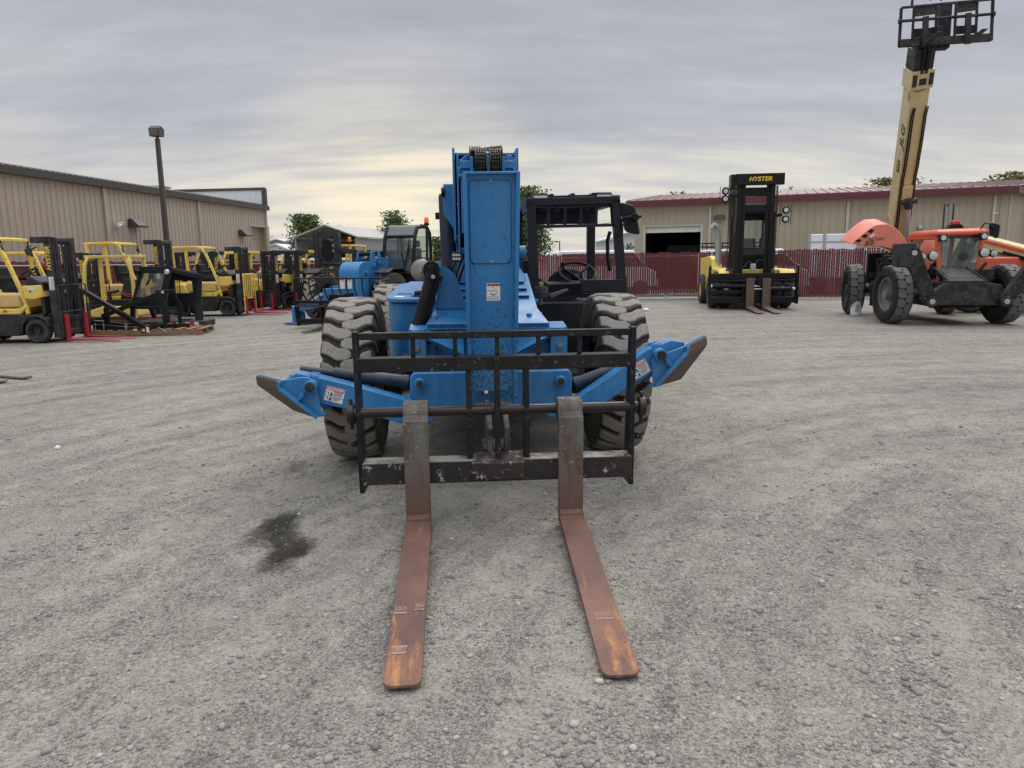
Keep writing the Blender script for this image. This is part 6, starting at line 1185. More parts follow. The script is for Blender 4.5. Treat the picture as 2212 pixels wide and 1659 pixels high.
# ------------------------------------------------------------------ orange telehandler at the right edge, boom lowered
t4 = thing('telehandler', 'orange telehandler with lowered cream boom, half outside the right edge', 'telehandler', (15.2, 20.6, 0), radians(62))
def W4(px, py, Y): return P(px, py, Y)
mw = t4.matrix_world
Ri = Matrix.Rotation(-radians(62), 3, 'Z')
def L4(v): return Ri @ (Vector(v) - Vector((15.2, 20.6, 0)))
a, b = P(2128, 522, 21.5), P(2330, 575, 18.8); m = M(); m.bar(L4(a), L4(b), .42, .30, (0, 0, 1)); bo4 = m.build('boom', m_cream, t4, .02)
m = M(); m.bar(L4(a + Vector((0, -.05, .05))), L4(b + Vector((0, -.05, .05))), .46, .09); m.build('boom_stripe', m_orange, bo4, .01)
m = M(); a2, b2 = P(2130, 540, 21.6), P(2330, 606, 18.9); m.bar(L4(a2), L4(b2), .36, .16); lb = m.build('boom_section', m_cream, t4, .015); m = M(); m.bar(L4(P(2135, 536, 21.2)), L4(P(2330, 592, 18.5)), .06, .10); m.build('cable_chain', m_black, lb)
m = M(); m.bx(-.95, .95, -.6, 1.6, .7, 1.55); m.bx(-1.0, -.5, -1.2, -.6, .8, 1.2); bd4 = m.build('body', m_orange, t4, .06); lettering('Sky', .22, m_txtW, bd4, L4(P(2192, 598, 19.3)), Ri @ Vector((.95, -.3, 0)), (0, 0, 1), .4, .01, sx=1.1)
for x in (-1.0, 1.0):
    for y in (-.9, 1.9): wheel(t4, (x, y, .62), .62, .38, .34, 1 if x > 0 else -1, m_rubdk, m_orange, 'block', 18)
m = M(); m.bx(-.5, .5, -1.3, 2.3, .5, .75); m.build('chassis', m_dirtyblk, t4, .02)
m = M(); q = L4(P(2176, 600, 20.2)); m.box(L4(P(2165, 650, 18.6)), (.16, .1, .45)); m.build('reflector', m_orange, t4, .01)
# ------------------------------------------------------------------ big forklift at the right
P5 = radians(-7); T5 = (7.72, 23.6); V5 = mkV(T5[0], T5[1], P5)
bf = thing('forklift', 'large yellow and black forklift with tall open mast and side exhaust stack', 'forklift', (T5[0], T5[1], 0), P5)
for x in (-1.12, -.78, .78, 1.12): wheel(bf, (x, 0, .56), .56, .32, .32, -1 if x < 0 else 1, m_rubdk, m_yellow, 'solid', 26)
for x in (-1.05, 1.0): wheel(bf, (x, 2.7, .52), .52, .32, .30, -1 if x < 0 else 1, m_rubdk, m_yellow, 'solid', 26)
m = M(); m.prism([Vector((-1.06, -.62, 1.02)), Vector((-1.06, -.5, 1.16)), Vector((-1.06, .62, 1.16)), Vector((-1.06, .66, .5)), Vector((-1.06, 2.2, .5)), Vector((-1.06, 2.25, 1.0)), Vector((-1.06, 3.4, .6)), Vector((-1.06, 3.7, .9)), Vector((-1.06, 3.7, 1.6)), Vector((-1.06, 1.5, 1.68)), Vector((-1.06, 1.0, 1.58)), Vector((-1.06, .85, 1.28)), Vector((-1.06, -.45, 1.24)), Vector((-1.06, -.62, 1.1))], (.33, 0, 0))
m.prism([Vector((.80, -.62, 1.02)), Vector((.80, -.5, 1.16)), Vector((.80, .62, 1.16)), Vector((.80, .66, .5)), Vector((.80, 2.2, .5)), Vector((.80, 2.25, 1.0)), Vector((.80, 3.4, .6)), Vector((.80, 3.7, .9)), Vector((.80, 3.7, 1.25)), Vector((.80, .75, 1.24)), Vector((.80, -.45, 1.24)), Vector((.80, -.62, 1.1))], (.48, 0, 0))
m.bx(-.73, .80, 1.4, 3.72, .5, 1.24); m.bx(-.73, .80, -.4, -.3, 1.02, 1.24); m.build('body', m_yellow, bf, .04)
m = M(); m.bx(-.70, .78, -.3, 1.5, .45, 1.15); m.build('chassis', m_black, bf, .02)
for px in (1560.5, 1690): q = V5(px, 623 if px < 1600 else 622, -.5); m = M(); m.box(q, (.36, .12, .22)); lo = m.build('headlamp_box', m_black, bf, .015); m = M(); m.cyl(q + Vector((-.02 if px > 1600 else .1, -.061, 0)), q + Vector((-.02 if px > 1600 else .1, -.068, 0)), .07, n=20); m.build('lens', m_lamp, lo)
# exhaust
e0, e1 = V5(1552, 590, 1.0), V5(1551, 505, 1.0); m = M(); m.tube([e0, e1, e1 + Vector((-.02, 0, .12)), e1 + Vector((-.12, -.05, .24)), e1 + Vector((-.2, -.08, .28))], .11, 14); m.cyl(e0 + Vector((0, 0, -.3)), e0 + Vector((0, 0, .1)), .125, n=16); ex = m.build('exhaust_stack', m_galv, bf)
m = M()
for z in (-.05, .03):
    for i in range(4): a = -2.6 + i * .7; q = e0 + Vector((cos(a) * .125, sin(a) * .125, z)); m.cyl(q, q + Vector((cos(a) * .004, sin(a) * .004, 0)), .03, n=8)
m.build('heat_holes', m_txtK, ex)
# cab
ya, yb_ = .15, 1.75; cl, cr = V5(1597, 560, ya).x, V5(1668, 560, ya).x; zc = V5(1630, 465, ya).z; z0 = 1.25
m = M()
for x in (cl, cr):
    m.bar((x, ya, z0), (x, ya + .05, zc), .08, .08, (0, 1, 0)); m.bar((x, yb_, z0), (x, yb_ - .05, zc), .09, .09, (0, 1, 0)); m.bar((x, ya + .8, z0), (x, ya + .8, zc), .05, .05, (0, 1, 0)); m.bar((x, ya, zc), (x, yb_, zc), .1, .09)
m.bx(cl - .04, cr + .04, ya - .12, yb_, zc, zc + .10); m.bx(cl, cr, ya - .02, ya + .06, zc - .16, zc); m.bx(cl - .02, cr + .02, ya, yb_, z0 - .2, z0 + .12)
for y in (.1, .45): m.tube([(cl - .12, ya + y, z0), (cl - .14, ya + y, zc - .9), (cl - .1, ya + y, zc - .5)], .025)
cb5 = m.build('cab', m_black, bf, .012)
m = M(); m.loft([[Vector((cl, ya - .02, 1.15)), Vector((cr, ya - .02, 1.15)), Vector((cr, ya + .1, 1.15)), Vector((cl, ya + .1, 1.15))], [Vector((cl, ya - .10, 1.7)), Vector((cr, ya - .10, 1.7)), Vector((cr, ya + .1, 1.7)), Vector((cl, ya + .1, 1.7))], [Vector((cl, ya + .02, 1.92)), Vector((cr, ya + .02, 1.92)), Vector((cr, ya + .1, 1.92)), Vector((cl, ya + .1, 1.92))]]); m.build('front_cowl', m_cabblk, cb5, .02)
m = M(); m.poly([(cl, ya, 1.92), (cr, ya, 1.92), (cr, ya + .05, zc), (cl, ya + .05, zc)]); m.build('windscreen', m_glass, cb5)
for x in (cl, cr): m = M(); m.poly([(x, ya, z0), (x, yb_, z0), (x, yb_ - .05, zc), (x, ya + .05, zc)]); m.build('side_window', m_glass, cb5)
m = M(); c = V5(1622, 548, .6); m.ring(c, (0, -.6, .8), .2, .018); m.cyl(c + Vector((0, -.12, -.4)), c, .08, n=12); m.build('steering_wheel', m_seat, cb5)
m = M(); m.bx(c.x - .3, c.x + .25, 1.15, 1.3, 1.5, 2.25); m.bx(c.x - .3, c.x + .25, .8, 1.3, 1.5, 1.65); m.box((c.x + .35, .8, 2.0), (.12, .1, .5)); m.build('seat', m_seat, cb5, .05)
q = V5(1635.5, 459, .5); m = M(); m.cyl(q - Vector((0, 0, .1)), q, .07, n=16); m.cyl(q, q + Vector((0, 0, .1)), .065, .05, n=16); m.build('beacon', m_amber, cb5)
# mast
ym = -.62; ztop = V5(1636, 379, ym).z; xs1 = [V5(p, 470, ym).x for p in (1587, 1604, 1654, 1673)]
xo, xi_ = (xs1[0] + .10, xs1[3] - .10), (xs1[1] + .05, xs1[2] - .05)
m = M()
for x, s in ((xo[0], 1), (xo[1], -1)):
    m.bx(x - .05, x + .07 * s + (.05 if s > 0 else -.05) * 0 + .0, ym - .12, ym - .09, .3, ztop - .05) if s > 0 else m.bx(x - .07, x + .05, ym - .12, ym - .09, .3, ztop - .05)
    m.bx(x - .05 * s - .02, x - .05 * s + .02, ym - .12, ym + .14, .3, ztop - .05); m.bx(x - .05, x + .05, ym + .11, ym + .14, .3, ztop - .05)
    m.bx(x + s * .10 - .025, x + s * .10 + .025, ym - .09, ym + .11, .25, ztop - .1); m.bx(x + s * .10, x + s * .19, ym - .09, ym - .05, .25, ztop - .1)
mL, mR = V5(1577, 388, ym).x, V5(1692, 386, ym).x
m.bx(mL + .15, mR, ym - .22, ym - .02, ztop - .30, ztop + .04); m.bx(mL, mL + .15, ym - .2, ym + .2, ztop - .40, ztop + .03)
zz1 = V5(1636, 408, ym).z; zz0 = V5(1636, 417, ym).z
def web(za, zb, fl=.12): 
    xa, xb = xo[0] + .12, xo[1] - .12
    m.prism([Vector((xa, ym - .06, za + fl)), Vector((xa + fl, ym - .06, za)), Vector((xb - fl, ym - .06, za)), Vector((xb, ym - .06, za + fl)), Vector((xb, ym - .06, zb - fl)), Vector((xb - fl, ym - .06, zb)), Vector((xa + fl, ym - .06, zb)), Vector((xa, ym - .06, zb - fl))], (0, .05, 0))
web(V5(1636, 424, ym).z, V5(1636, 405, ym).z, .03); web(V5(1636, 458, ym).z, V5(1636, 442, ym).z, .05); m.bx(xo[0], xo[1], ym - .05, ym + .05, .4, .6)
mast = m.build('mast', m_black, bf, .008)
lettering('HYSTER', .175, m_txtY, mast, (V5(1639, 388, ym).x, ym - .225, ztop - .13), (1, 0, 0), (0, 0, 1), .3, .04, sx=1.12)
for x in (xo[0] - .12, xo[1] + .12):
    m = M()
    for k in range(64): z = 1.1 + k * (ztop - 1.4) / 64; m.box((x, ym - .1, z), (.07 if k % 2 else .05, .05, (ztop - 1.4) / 64 * .8))
    m.build('mast_chain', m_chain, mast)
m = M()
for i in range(5): x = mL + .02 + i * .035; m.tube([(x, ym - .05, ztop - .1), (x - .01, ym + .0, ztop - 1.0), (x + .02 * (i % 2), ym + .1, 2.0), (x - .02, ym + .05, 1.2)], .016, 6)
m.tube([(xo[0] + .2, ym - .05, 1.3), (-.15, ym - .1, 1.5), (-.02, ym - .1, 1.35), (.1, ym - .1, 1.55), (xo[1] - .2, ym - .05, 1.5)], .02); m.build('mast_hose', m_rubdk, mast)
m = M(); m.box(((xo[0] + xo[1]) / 2, ym - .1, 1.32), (.16, .1, .2)); m.build('valve_block', m_galv, mast, .01)
for i, (px, py0, py1, sx) in enumerate(((1567, 404, 439, 1), (1697, 443, 470 + 14, -1))):
    q = V5(px, (py0 + py1) / 2, ym); hh = abs(V5(px, py0, ym).z - V5(px, py1, ym).z) / 2; m = M(); m.tube([q + Vector((-.16, 0, -hh)), q + Vector((.16, 0, -hh)), q + Vector((.16, 0, hh)), q + Vector((-.16, 0, hh))], .012, 6, True)
    for z in (hh * .48, -hh * .48): m.lathe([(0, .0), (.11, 0), (.12, -.04), (.06, -.12), (0, -.12)], q + Vector((0, -.05, z)), (0, -1, 0), 18)
    m.bar(q + Vector((sx * .1, .05, 0)), q + Vector((sx * .5, .05, -.05)), .08, .1); lo = m.build('work_lights', m_black, mast, .005)
    for z in (hh * .48, -hh * .48): m = M(); m.cyl(q + Vector((0, -.052, z)), q + Vector((0, -.058, z)), .068, n=18); m.build('lens', m_lamp, lo)
# carriage with side plates, bars, cylinders, forks
yk = -1.0; k0, k1 = V5(1531, 620, yk).x, V5(1723, 620, yk).x
Z5 = lambda py: V5(1630, py, yk).z
m = M(); m.bx(k0, k1, yk - .05, yk + .06, Z5(602), Z5(590)); m.bx(k0, k1, yk - .06, yk + .1, Z5(654), Z5(641)); 
for x in (k0 + .02, k1 - .02): m.prism([Vector((x - .035, yk - .1, Z5(656))), Vector((x - .035, yk - .1, Z5(575))), Vector((x - .035, yk - .02, Z5(571))), Vector((x - .035, yk + .1, Z5(600))), Vector((x - .035, yk + .12, Z5(656)))], (.07, 0, 0))
m.cyl((k0, yk, Z5(606)), (k1, yk, Z5(606)), .05, n=14); xm_ = V5(1641, 600, yk).x; m.bx(xm_ - .06, xm_ + .06, yk - .1, yk, Z5(615), Z5(592)); m.bx(k0 + .02, V5(1600, 630, yk).x, yk - .06, yk + .0, Z5(634), Z5(627))
m.bx(xs1[1], xs1[2], yk, yk + .3, .4, 1.0); ck = m.build('fork_carriage', m_black, bf, .01)
m = M(); z1, z2 = Z5(618), Z5(624.5); m.cyl((k0 + .1, yk - .02, z1), (V5(1610, 618, yk).x, yk - .02, z1), .065, n=16); m.cyl((V5(1660, 624, yk).x, yk - .02, z2), (k1 - .2, yk - .02, z2), .065, n=16); sc5 = m.build('side_cylinder', m_black, ck, .005)
m = M(); m.cyl((V5(1610, 618, yk).x, yk - .02, z1), (V5(1642, 618, yk).x, yk - .02, z1), .028, n=12); m.cyl((V5(1622, 624, yk).x, yk - .02, z2), (V5(1660, 624, yk).x, yk - .02, z2), .028, n=12)
for x in (k0 + .06, k1 - .14): m.cyl((x - .02, yk - .02, z1 if x < 0 else z2), (x + .06, yk - .02, z1 if x < 0 else z2), .05, n=12)
m.build('cylinder_rod', m_steel, sc5)
m_bfork = rusty('scuffed_fork_paint', (.11, .09, .075), (.13, .075, .055), (.2, .09, .05), (4, 4, 1.5), .5)
for px in (1620.5, 1655.5):
    x = V5(px, 620, yk - .1).x; m = M(); m.bx(x - .12, x + .12, yk - .17, yk - .08, .06, Z5(601)); 
    for i in range(8):
        pass
    m.bar((x, yk - .15, .085), (x, yk - 1.75, .03), .24, .08, (0, 0, 1), .22, .018); m.build('fork', m_bfork, ck, .008); m = M()
    for s in (-1, 1): m.bx(x + s * .14 - .012, x + s * .14 + .012, yk - .16, yk - .05, .08, Z5(632))
    m.build('fork_guide', m_black, ck)
# ------------------------------------------------------------------ yellow forklifts
m_ylw = m_yellow; m_hood = paint('sunned_yellow_plastic', (.60, .43, .15), .5, dust=((.40, .32, .19), .5), vary=.1)
m_fblk = paint('forklift_black', (.012, .012, .014), .45, dust=((.14, .13, .12), .3), vary=.25)
m_mast = paint('mast_black', (.014, .014, .016), .4, dust=((.16, .145, .13), .35), vary=.25)
def mirror_poly(pts, x): return [Vector((x, y, z)) for y, z in pts]
def forklift(lab, loc, rz, group=None, hm=2.12, h=2.13, backrest='black', forks=True, beacon=False, tank=True, rest_h=1.22, old=False):
    t = thing('forklift', lab, 'forklift', loc, rz, group)
    for x in (-.45, .45): wheel(t, (x, 0, .265), .265, .19, .17, -1 if x < 0 else 1, m_rubdk, m_fblk, 'solid', 20)
    for x in (-.42, .42): wheel(t, (x, 1.38, .22), .22, .16, .14, -1 if x < 0 else 1, m_rubdk, m_fblk, 'solid', 18)
    m = M(); m.prism([(-.53, -.12, .58), (-.53, .33, .42), (-.53, .38, .16), (-.53, 1.08, .16), (-.53, 1.15, .45), (-.53, 1.62, .45), (-.53, 1.7, .2), (-.53, 1.98, .22), (-.53, 2.05, .62), (-.53, .2, .62)], (1.06, 0, 0)); m.prism([(-.56, -.30, .34), (-.56, -.24, .52), (-.56, -.08, .60), (-.56, .16, .60), (-.56, .32, .44), (-.56, .35, .2), (-.56, .30, .2), (-.56, .27, .40), (-.56, .13, .55), (-.56, -.06, .55), (-.56, -.2, .48), (-.56, -.26, .34)], (.2, 0, 0)); m.prism([(.36, -.30, .34), (.36, -.24, .52), (.36, -.08, .60), (.36, .16, .60), (.36, .32, .44), (.36, .35, .2), (.36, .30, .2), (.36, .27, .40), (.36, .13, .55), (.36, -.06, .55), (.36, -.2, .48), (.36, -.26, .34)], (.2, 0, 0)); m.bx(-.36, .36, -.2, .4, .3, .62); m.build('chassis', m_fblk, t, .015)
    m = M(); m.prism([(-.54, .30, .62), (-.54, .16, .78), (-.54, .2, .80), (-.54, .36, .74), (-.54, 1.2, .74), (-.54, 1.3, 1.0), (-.54, 1.9, 1.0), (-.54, 2.08, .9), (-.54, 2.1, .62)], (1.08, 0, 0)); m.build('counterweight', m_ylw, t, .05, seg=3)
    m = M(); m.prism([(-.47, .30, .76), (-.47, .34, 1.02), (-.47, .42, 1.07), (-.47, 1.25, 1.07), (-.47, 1.3, .76)], (.94, 0, 0)); m.build('seat_hood', m_hood, t, .06, seg=3)
    m = M(); m.prism([(-.52, .20, .94), (-.52, .22, 1.22), (-.52, -.18, 1.23), (-.52, -.2, .98), (-.52, -.02, .93)], (1.04, 0, 0)); m.build('side_cowl', m_ylw, t, .02)
    m = M(); m.prism([(-.48, -.19, .95), (-.48, -.19, 1.28), (-.48, .0, 1.42), (-.48, .10, 1.40), (-.48, .2, 1.24)], (.96, 0, 0)); m.bx(-.46, .46, -.18, -.1, .6, .96); m.build('dashboard', m_fblk, t, .03)
    m = M(); m.ring((-.1, .28, 1.50), (0, .5, .85), .16, .016, 24, 6); m.cyl((-.1, .12, 1.36), (-.1, .28, 1.50), .025, n=8)
    for a in (.5, 2.6, 4.7): m.cyl((-.1, .28, 1.5), (-.1 + cos(a) * .16, .28 + sin(a) * .14, 1.5 - sin(a) * .08), .012, n=6)
    m.build('steering_wheel', m_seat, t)
    m = M(); m.prism([(-.24, .36, 1.08), (-.24, .40, 1.24), (-.24, .86, 1.20), (-.24, .86, 1.08)], (.48, 0, 0)); m.prism([(-.24, .78, 1.15), (-.24, .88, 1.62), (-.24, 1.02, 1.62), (-.24, .96, 1.15)], (.48, 0, 0)); m.prism([(-.27, .6, 1.32), (-.27, .6, 1.40), (-.27, .9, 1.42), (-.27, .9, 1.32)], (.05, 0, 0)); m.prism([(.22, .6, 1.32), (.22, .6, 1.40), (.22, .9, 1.42), (.22, .9, 1.32)], (.05, 0, 0)); m.build('seat', m_seat, t, .04)
    m = M()
    for x in (-.48, .48):   # curved front pillars and rear posts
        pts = [(.17, .62), (.20, .85), (.28, 1.15), (.38, 1.45), (.49, 1.75), (.58, 1.96), (.66, h - .06), (.80, h - .01), (1.0, h)]
        for a, b in zip(pts, pts[1:]): m.bar((x, a[0], a[1]), (x, b[0], b[1]), .075, .07, (1, 0, 0))
        m.bar((x, 1.55, .95), (x, 1.60, h - .03), .075, .09, (0, 1, 0)); m.bar((x, .95, h), (x, 1.66, h - .02), .08, .065)
    m.bar((-.5, .68, h - .03), (.5, .68, h - .03), .08, .07); m.bar((-.5, 1.64, h - .02), (.5, 1.64, h - .02), .08, .06); m.bar((-.5, 1.58, 1.0), (.5, 1.58, 1.0), .1, .1)
    for i in range(7): y = .78 + i * .125; m.bar((-.46, y, h + .0), (.46, y, h + .0), .025, .05)
    og = m.build('overhead_guard', m_ylw, t, .012)
    for x in (-.44, .44):
        m = M(); m.lathe([(0, .03), (.062, .03), (.07, 0), (.05, -.06), (0, -.06)], (x, .56, h - .19), (0, -1, 0), 16); m.bar((x, .6, h - .13), (x, .6, h - .05), .03, .03); lo = m.build('work_light', m_fblk, og); m = M(); m.cyl((x, .53, h - .19), (x, .522, h - .19), .055, n=16); m.build('lens', m_lamp, lo)
    if beacon: m = M(); m.lathe([(.06, 0), (.055, .09), (.04, .11), (0, .112)], (.1, 1.2, h + .03), (0, 0, 1), 16); m.build('beacon', m_amber, og)
    if tank:
        m = M(); m.lathe([(0, -.38), (.10, -.37), (.15, -.32), (.15, .32), (.10, .37), (0, .38)], (0, 1.82, 1.18), (1, 0, 0), 24); m.build('gas_cylinder', m_galv, t)
    # mast: nested channels
    y0 = -.37; m = M()
    for s in (-1, 1):
        for k, (x, zt, zb) in enumerate(((.42, hm, .10), (.35, hm - .01, .14), (.285, hm - .02, .16))):
            m.bx(s * x - .010, s * x + .010, y0 - .07 - k * .02, y0 + .08 - k * .02, zb, zt); m.bx(s * (x - .055), s * x, y0 - .07 - k * .02, y0 - .055 - k * .02, zb, zt); m.bx(s * (x - .055), s * x, y0 + .065 - k * .02, y0 + .08 - k * .02, zb, zt)
        m.bar((s * .42, y0, hm - .07), (s * .42, y0 + .34, hm - .07), .08, .13)
    for z, d in ((hm - .06, .03), (hm - .62, .03), (.35, .02), (1.0, .05)): m.bx(-.42, .42, y0 + d, y0 + d + .03, z - .05, z + .04)
    m.bx(-.28, .28, y0 - .1, y0 - .08, hm - .1, hm - .03); ms = m.build('mast', m_mast, t, .006)
    m = M()
    for x in (-.11, .11): m.cyl((x, y0 - .02, .15), (x, y0 - .02, hm - .2), .032, n=10); m.cyl((x * .5, y0 - .05, hm - .12), (x * .5 + .02, y0 - .05, hm - .12), .05, n=14)
    for x in (-.05, .05): m.bx(x - .012, x + .012, y0 - .08, y0 - .07, .4, hm - .1)
    for i in range(6): x = -.34 + .12 * i + (.08 if i > 2 else 0); m.tube([(x, y0 - .09, .9), (x + .01, y0 - .1, 1.4), (x, y0 - .08, hm - .04)], .011, 5)
    m.build('mast_hose', m_rubdk, ms)
    for s in (-1, 1):
        r, u = ((0, 0, 1), (0, 1, 0)) if s < 0 else ((0, 0, -1), (0, 1, 0))
        lettering('HYSTER', .125, m_txtY, ms, (s * .4325, y0 + .01, hm - .46), r, u, .3, .04, .002, sx=1.15)
        m = M(); m.bx(s * .432 - .001, s * .432 + .001, y0 - .05, y0 + .055, hm - 1.12, hm - .84); st = m.build('mast_sticker', m_sticker, ms); m = M()
        for i in range(6): m.bx(s * .4335 - .001, s * .4335 + .001, y0 - .035, y0 + .03 - .01 * (i % 3), hm - 1.10 + i * .04, hm - 1.085 + i * .04)
        m.build('sticker_print', m_stgrey, st)
    # carriage, load backrest, forks
    yk = y0 - .13; zr = rest_h; w_ = .50; m = M(); m.bx(-w_, w_, yk - .02, yk + .03, .18, .27); m.bx(-w_, w_, yk - .02, yk + .03, .46, .54); m.bx(-.2, .2, yk, yk + .1, .15, .56); ck = m.build('carriage', m_mast, t, .006)
    m = M()
    if backrest == 'yellow':
        m.bx(-w_, w_, yk - .05, yk - .02, zr - .05, zr + .01); m.bx(-w_, w_, yk - .05, yk - .02, .52, .56)
        for i in range(7): x = -w_ + .02 + i * (2 * w_ - .04) / 6; m.bx(x - .022, x + .022, yk - .06, yk - .03, .15 if i in (0, 6) else .55, zr)
        m.build('load_backrest', m_ylw, ck, .006)
    else:
        m.tube([(-w_, yk - .03, .2), (-w_, yk - .03, zr), (w_, yk - .03, zr), (w_, yk - .03, .2)], .017, 6)
        for i in range(1, 7): x = -w_ + i * 2 * w_ / 7; m.cyl((x, yk - .03, .52), (x, yk - .03, zr), .008, n=6)
        m.cyl((-w_, yk - .03, .66), (w_, yk - .03, .66), .010, n=6)
        for x in (-w_, w_): m.bx(x - .03, x + .03, yk - .045, yk - .02, .12, .8)
        m.build('load_backrest', m_mast, ck)
    if forks:
        for x in (-.35, .35):
            m = M(); m.bx(x - .055, x + .055, yk - .075, yk - .03, .05, .60); m.bar((x, yk - .06, .055), (x, yk - 1.15, .025), .11, .045, (0, 0, 1), .10, .012); m.build('fork', m_red, ck, .004)
    return t
fA = forklift('nearest yellow forklift with red forks and tan seat hood, cut by the left edge', (-10.12, 15.93, 0), radians(90), 'forklifts facing right along the fence', hm=2.24, h=2.22)
lettering('50', .09, m_txtR, fA, (-.545, .62, .69), (0, -1, 0), (0, 0, 1), 0, .02); lettering('50', .05, m_txtK, fA, (-.525, .05, 1.1), (0, -1, 0), (0, 0, 1), 0, .02)
m = M(); m.bx(-.5225, -.5205, -.06, .1, 1.13, 1.19); m.build('cowl_sticker', m_sticker, fA)
m = M(); m.lathe([(0, 0), (.055, 0), (.06, .02), (.06, .26), (.03, .30), (0, .3)], (-.40, 1.50, 1.50), (0, 0, 1), 16); m.build('fire_extinguisher', m_red, fA); 
m = M(); m.prism([(-.42, .02, h_) for h_ in ()] or [(-.40, -.02, 1.82), (-.40, .12, 1.86), (-.40, .16, 1.98), (-.40, .02, 2.02)], (.04, 0, 0)); m.bar((-.38, .05, 1.95), (-.36, -.1, 2.03), .03, .03); m.build('wing_mirror', m_fblk, fA, .01)
fB = forklift('second yellow forklift with amber beacon and red gas cylinder, behind the nearest one', (P(185, 560, 20.0).x - .35, 20.2, 0), radians(90), 'forklifts facing right along the fence', hm=1.97, h=1.98, forks=False, beacon=True, tank=False)
m = M(); m.lathe([(.07, -.32), (.15, -.33), (.16, -.28), (.16, .28), (.10, .32), (0, .33)], (0, .70, 1.60), (.1, -1, 0), 24); m.build('gas_cylinder', m_red, fB)
lettering('2', .10, m_txtK, fB, (-.52, 1.56, 1.55), (0, -1, 0), (0, 0, 1), 0, .02)
fC = forklift('yellow forklift with silver gas cylinder behind the black cab enclosure', (P(350, 560, 21.5).x - .36, 21.6, 0), radians(90), 'forklifts facing right along the fence', hm=2.33, h=2.25, forks=False)
fD = forklift('yellow forklift with yellow slatted load backrest and red forks', (-8.87, 23.2, 0), radians(90), 'forklifts facing right along the fence', hm=2.14, h=2.14, backrest='yellow', rest_h=1.30)
lettering('FORTIS', .07, m_txtR, fD, (-.545, .75, .70), (0, -1, 0), (0, 0, 1), .2, .01); lettering('50', .07, m_txtR, fD, (-.545, .42, .70), (0, -1, 0), (0, 0, 1), .2, .01)
# rear row facing the yard corner
fE = forklift('weathered forklift with red fork shanks, right of the yellow backrest', (-8.2, 25.9, 0), radians(-40), 'forklifts in the rear row', hm=2.06, h=2.02)
m = M(); m.prism([(.421, -.42, 1.86), (.421, -.42, 2.04), (.421, -.16, 2.02), (.421, -.16, 1.90)], (.02, 0, 0)); m.build('number_flag', m_fblk, fE); 
rows = [(385, 26.8, 'rear-row forklift mast seen behind the black cab enclosure'), (445, 26.3, 'rear-row forklift seen through the overhead guard above the yellow backrest truck'), (505, 28.0, 'rear-row forklift half hidden behind the yellow backrest truck mast'),
        (628, 26.0, 'weathered forklift with wire backrest left of the black fork carriage'), (775, 27.5, 'rear-row forklift mast over the curved blue boom head'), (830, 28.0, 'rear-row forklift mast tucked beside the glass cab')]
for px, Y, lab in rows:
    c = copy_tree(fE); q = P(px, 560, Y - .4); c.location = (q.x + .28, Y, 0); c['label'] = lab; c.rotation_euler.z = radians(-40 + random.uniform(-4, 4))
# tall dark forklift behind the second telehandler, facing the camera
fH = thing('forklift', 'large dark forklift with tall wide mast behind the blue boom head', 'forklift', (P(712, 560, 24.2).x, 24.6, 0), radians(-8)); zt = P(711, 497, 24.2).z
m = M()
for s in (-1, 1): m.bx(s * .36 - .07, s * .36 + .07, -.5, -.44, .2, zt); m.bx(s * .40 - .02, s * .40 + .02, -.5, -.22, .2, zt); m.bx(s * .27 - .03, s * .27 + .03, -.46, -.3, .2, zt - .05)
m.bx(-.3, .3, -.44, -.38, zt - .22, zt - .02); m.bx(-.3, .3, -.4, -.35, 1.5, 1.75); m.bx(-.3, .3, -.4, -.35, .5, .8)
for z in (1.9, 2.05, 2.2): m.bx(-.28, .28, -.34, -.32, z, z + .05)
m.bar((.42, -.3, 2.0), (.9, -.1, 1.95), .12, .16); ms = m.build('mast', m_dgrey, fH, .01)
m = M()
for x in (-.12, -.05, .05, .12): m.cyl((x, -.42, .4), (x, -.42, zt - .2), .014, n=6)
m.build('mast_hose', m_rubdk, ms)
m = M(); m.bx(-.6, .6, -.2, 2.4, .35, 1.15); m.build('body', m_fblk, fH, .06)
m = M()
for x in (-.52, .52):
    for y in (.3, 1.8): m.bar((x, y, 1.1), (x, y, 2.15), .07, .07, (0, 1, 0))
m.bx(-.56, .56, .25, 1.85, 2.15, 2.21); m.build('overhead_guard', m_ylw, fH, .01)
m = M(); q = (.55, .2, 2.3); m.lathe([(.06, 0), (.055, .12), (.03, .15), (0, .15)], q, (0, 0, 1), 14); m.build('beacon', m_amber, fH)
for x in (-.5, .5):
    for y in (.1, 1.9): wheel(fH, (x, y, .36), .36, .25, .2, -1 if x < 0 else 1, m_rubdk, m_fblk, 'solid', 18)
m = M(); m.bx(-.55, .55, -.62, -.55, .25, .7); m.build('carriage', m_fblk, fH)
# ------------------------------------------------------------------ loose equipment on the left
# operator guard with seat (stripped truck deck)
og_ = thing('operator_guard', 'yellow four-post operator guard over a black seat on a dark red block', 'guard', (P(247, 560, 19.1).x, 19.1, 0))
zt = 1.84; m = M()
for x, y in ((-.62, -.4), (.62, -.4)):
    m.tube([(x, y, .26), (x, y + .02, 1.2), (x - .04 * (x > 0) + .04 * (x < 0), y + .04, zt - .2), (x * .88, y + .12, zt - .04), (x * .7, y + .3, zt)], .05, 8)
for x, y in ((-.62, .4), (.62, .4)): m.bar((x * 1.0, y, .26), (x * .92, y - .05, zt - .02), .09, .08, (0, 1, 0))
m.bar((-.62, -.22, zt), (.62, -.22, zt - .0), .16, .07); m.bar((-.62, .38, zt), (.62, .38, zt), .10, .07)
for x in (-.6, .6): m.bar((x, -.25, zt), (x, .38, zt), .09, .07)
for i in range(6): x = -.45 + i * .18; m.bar((x, -.25, zt + .005), (x, .38, zt + .005), .04, .05)
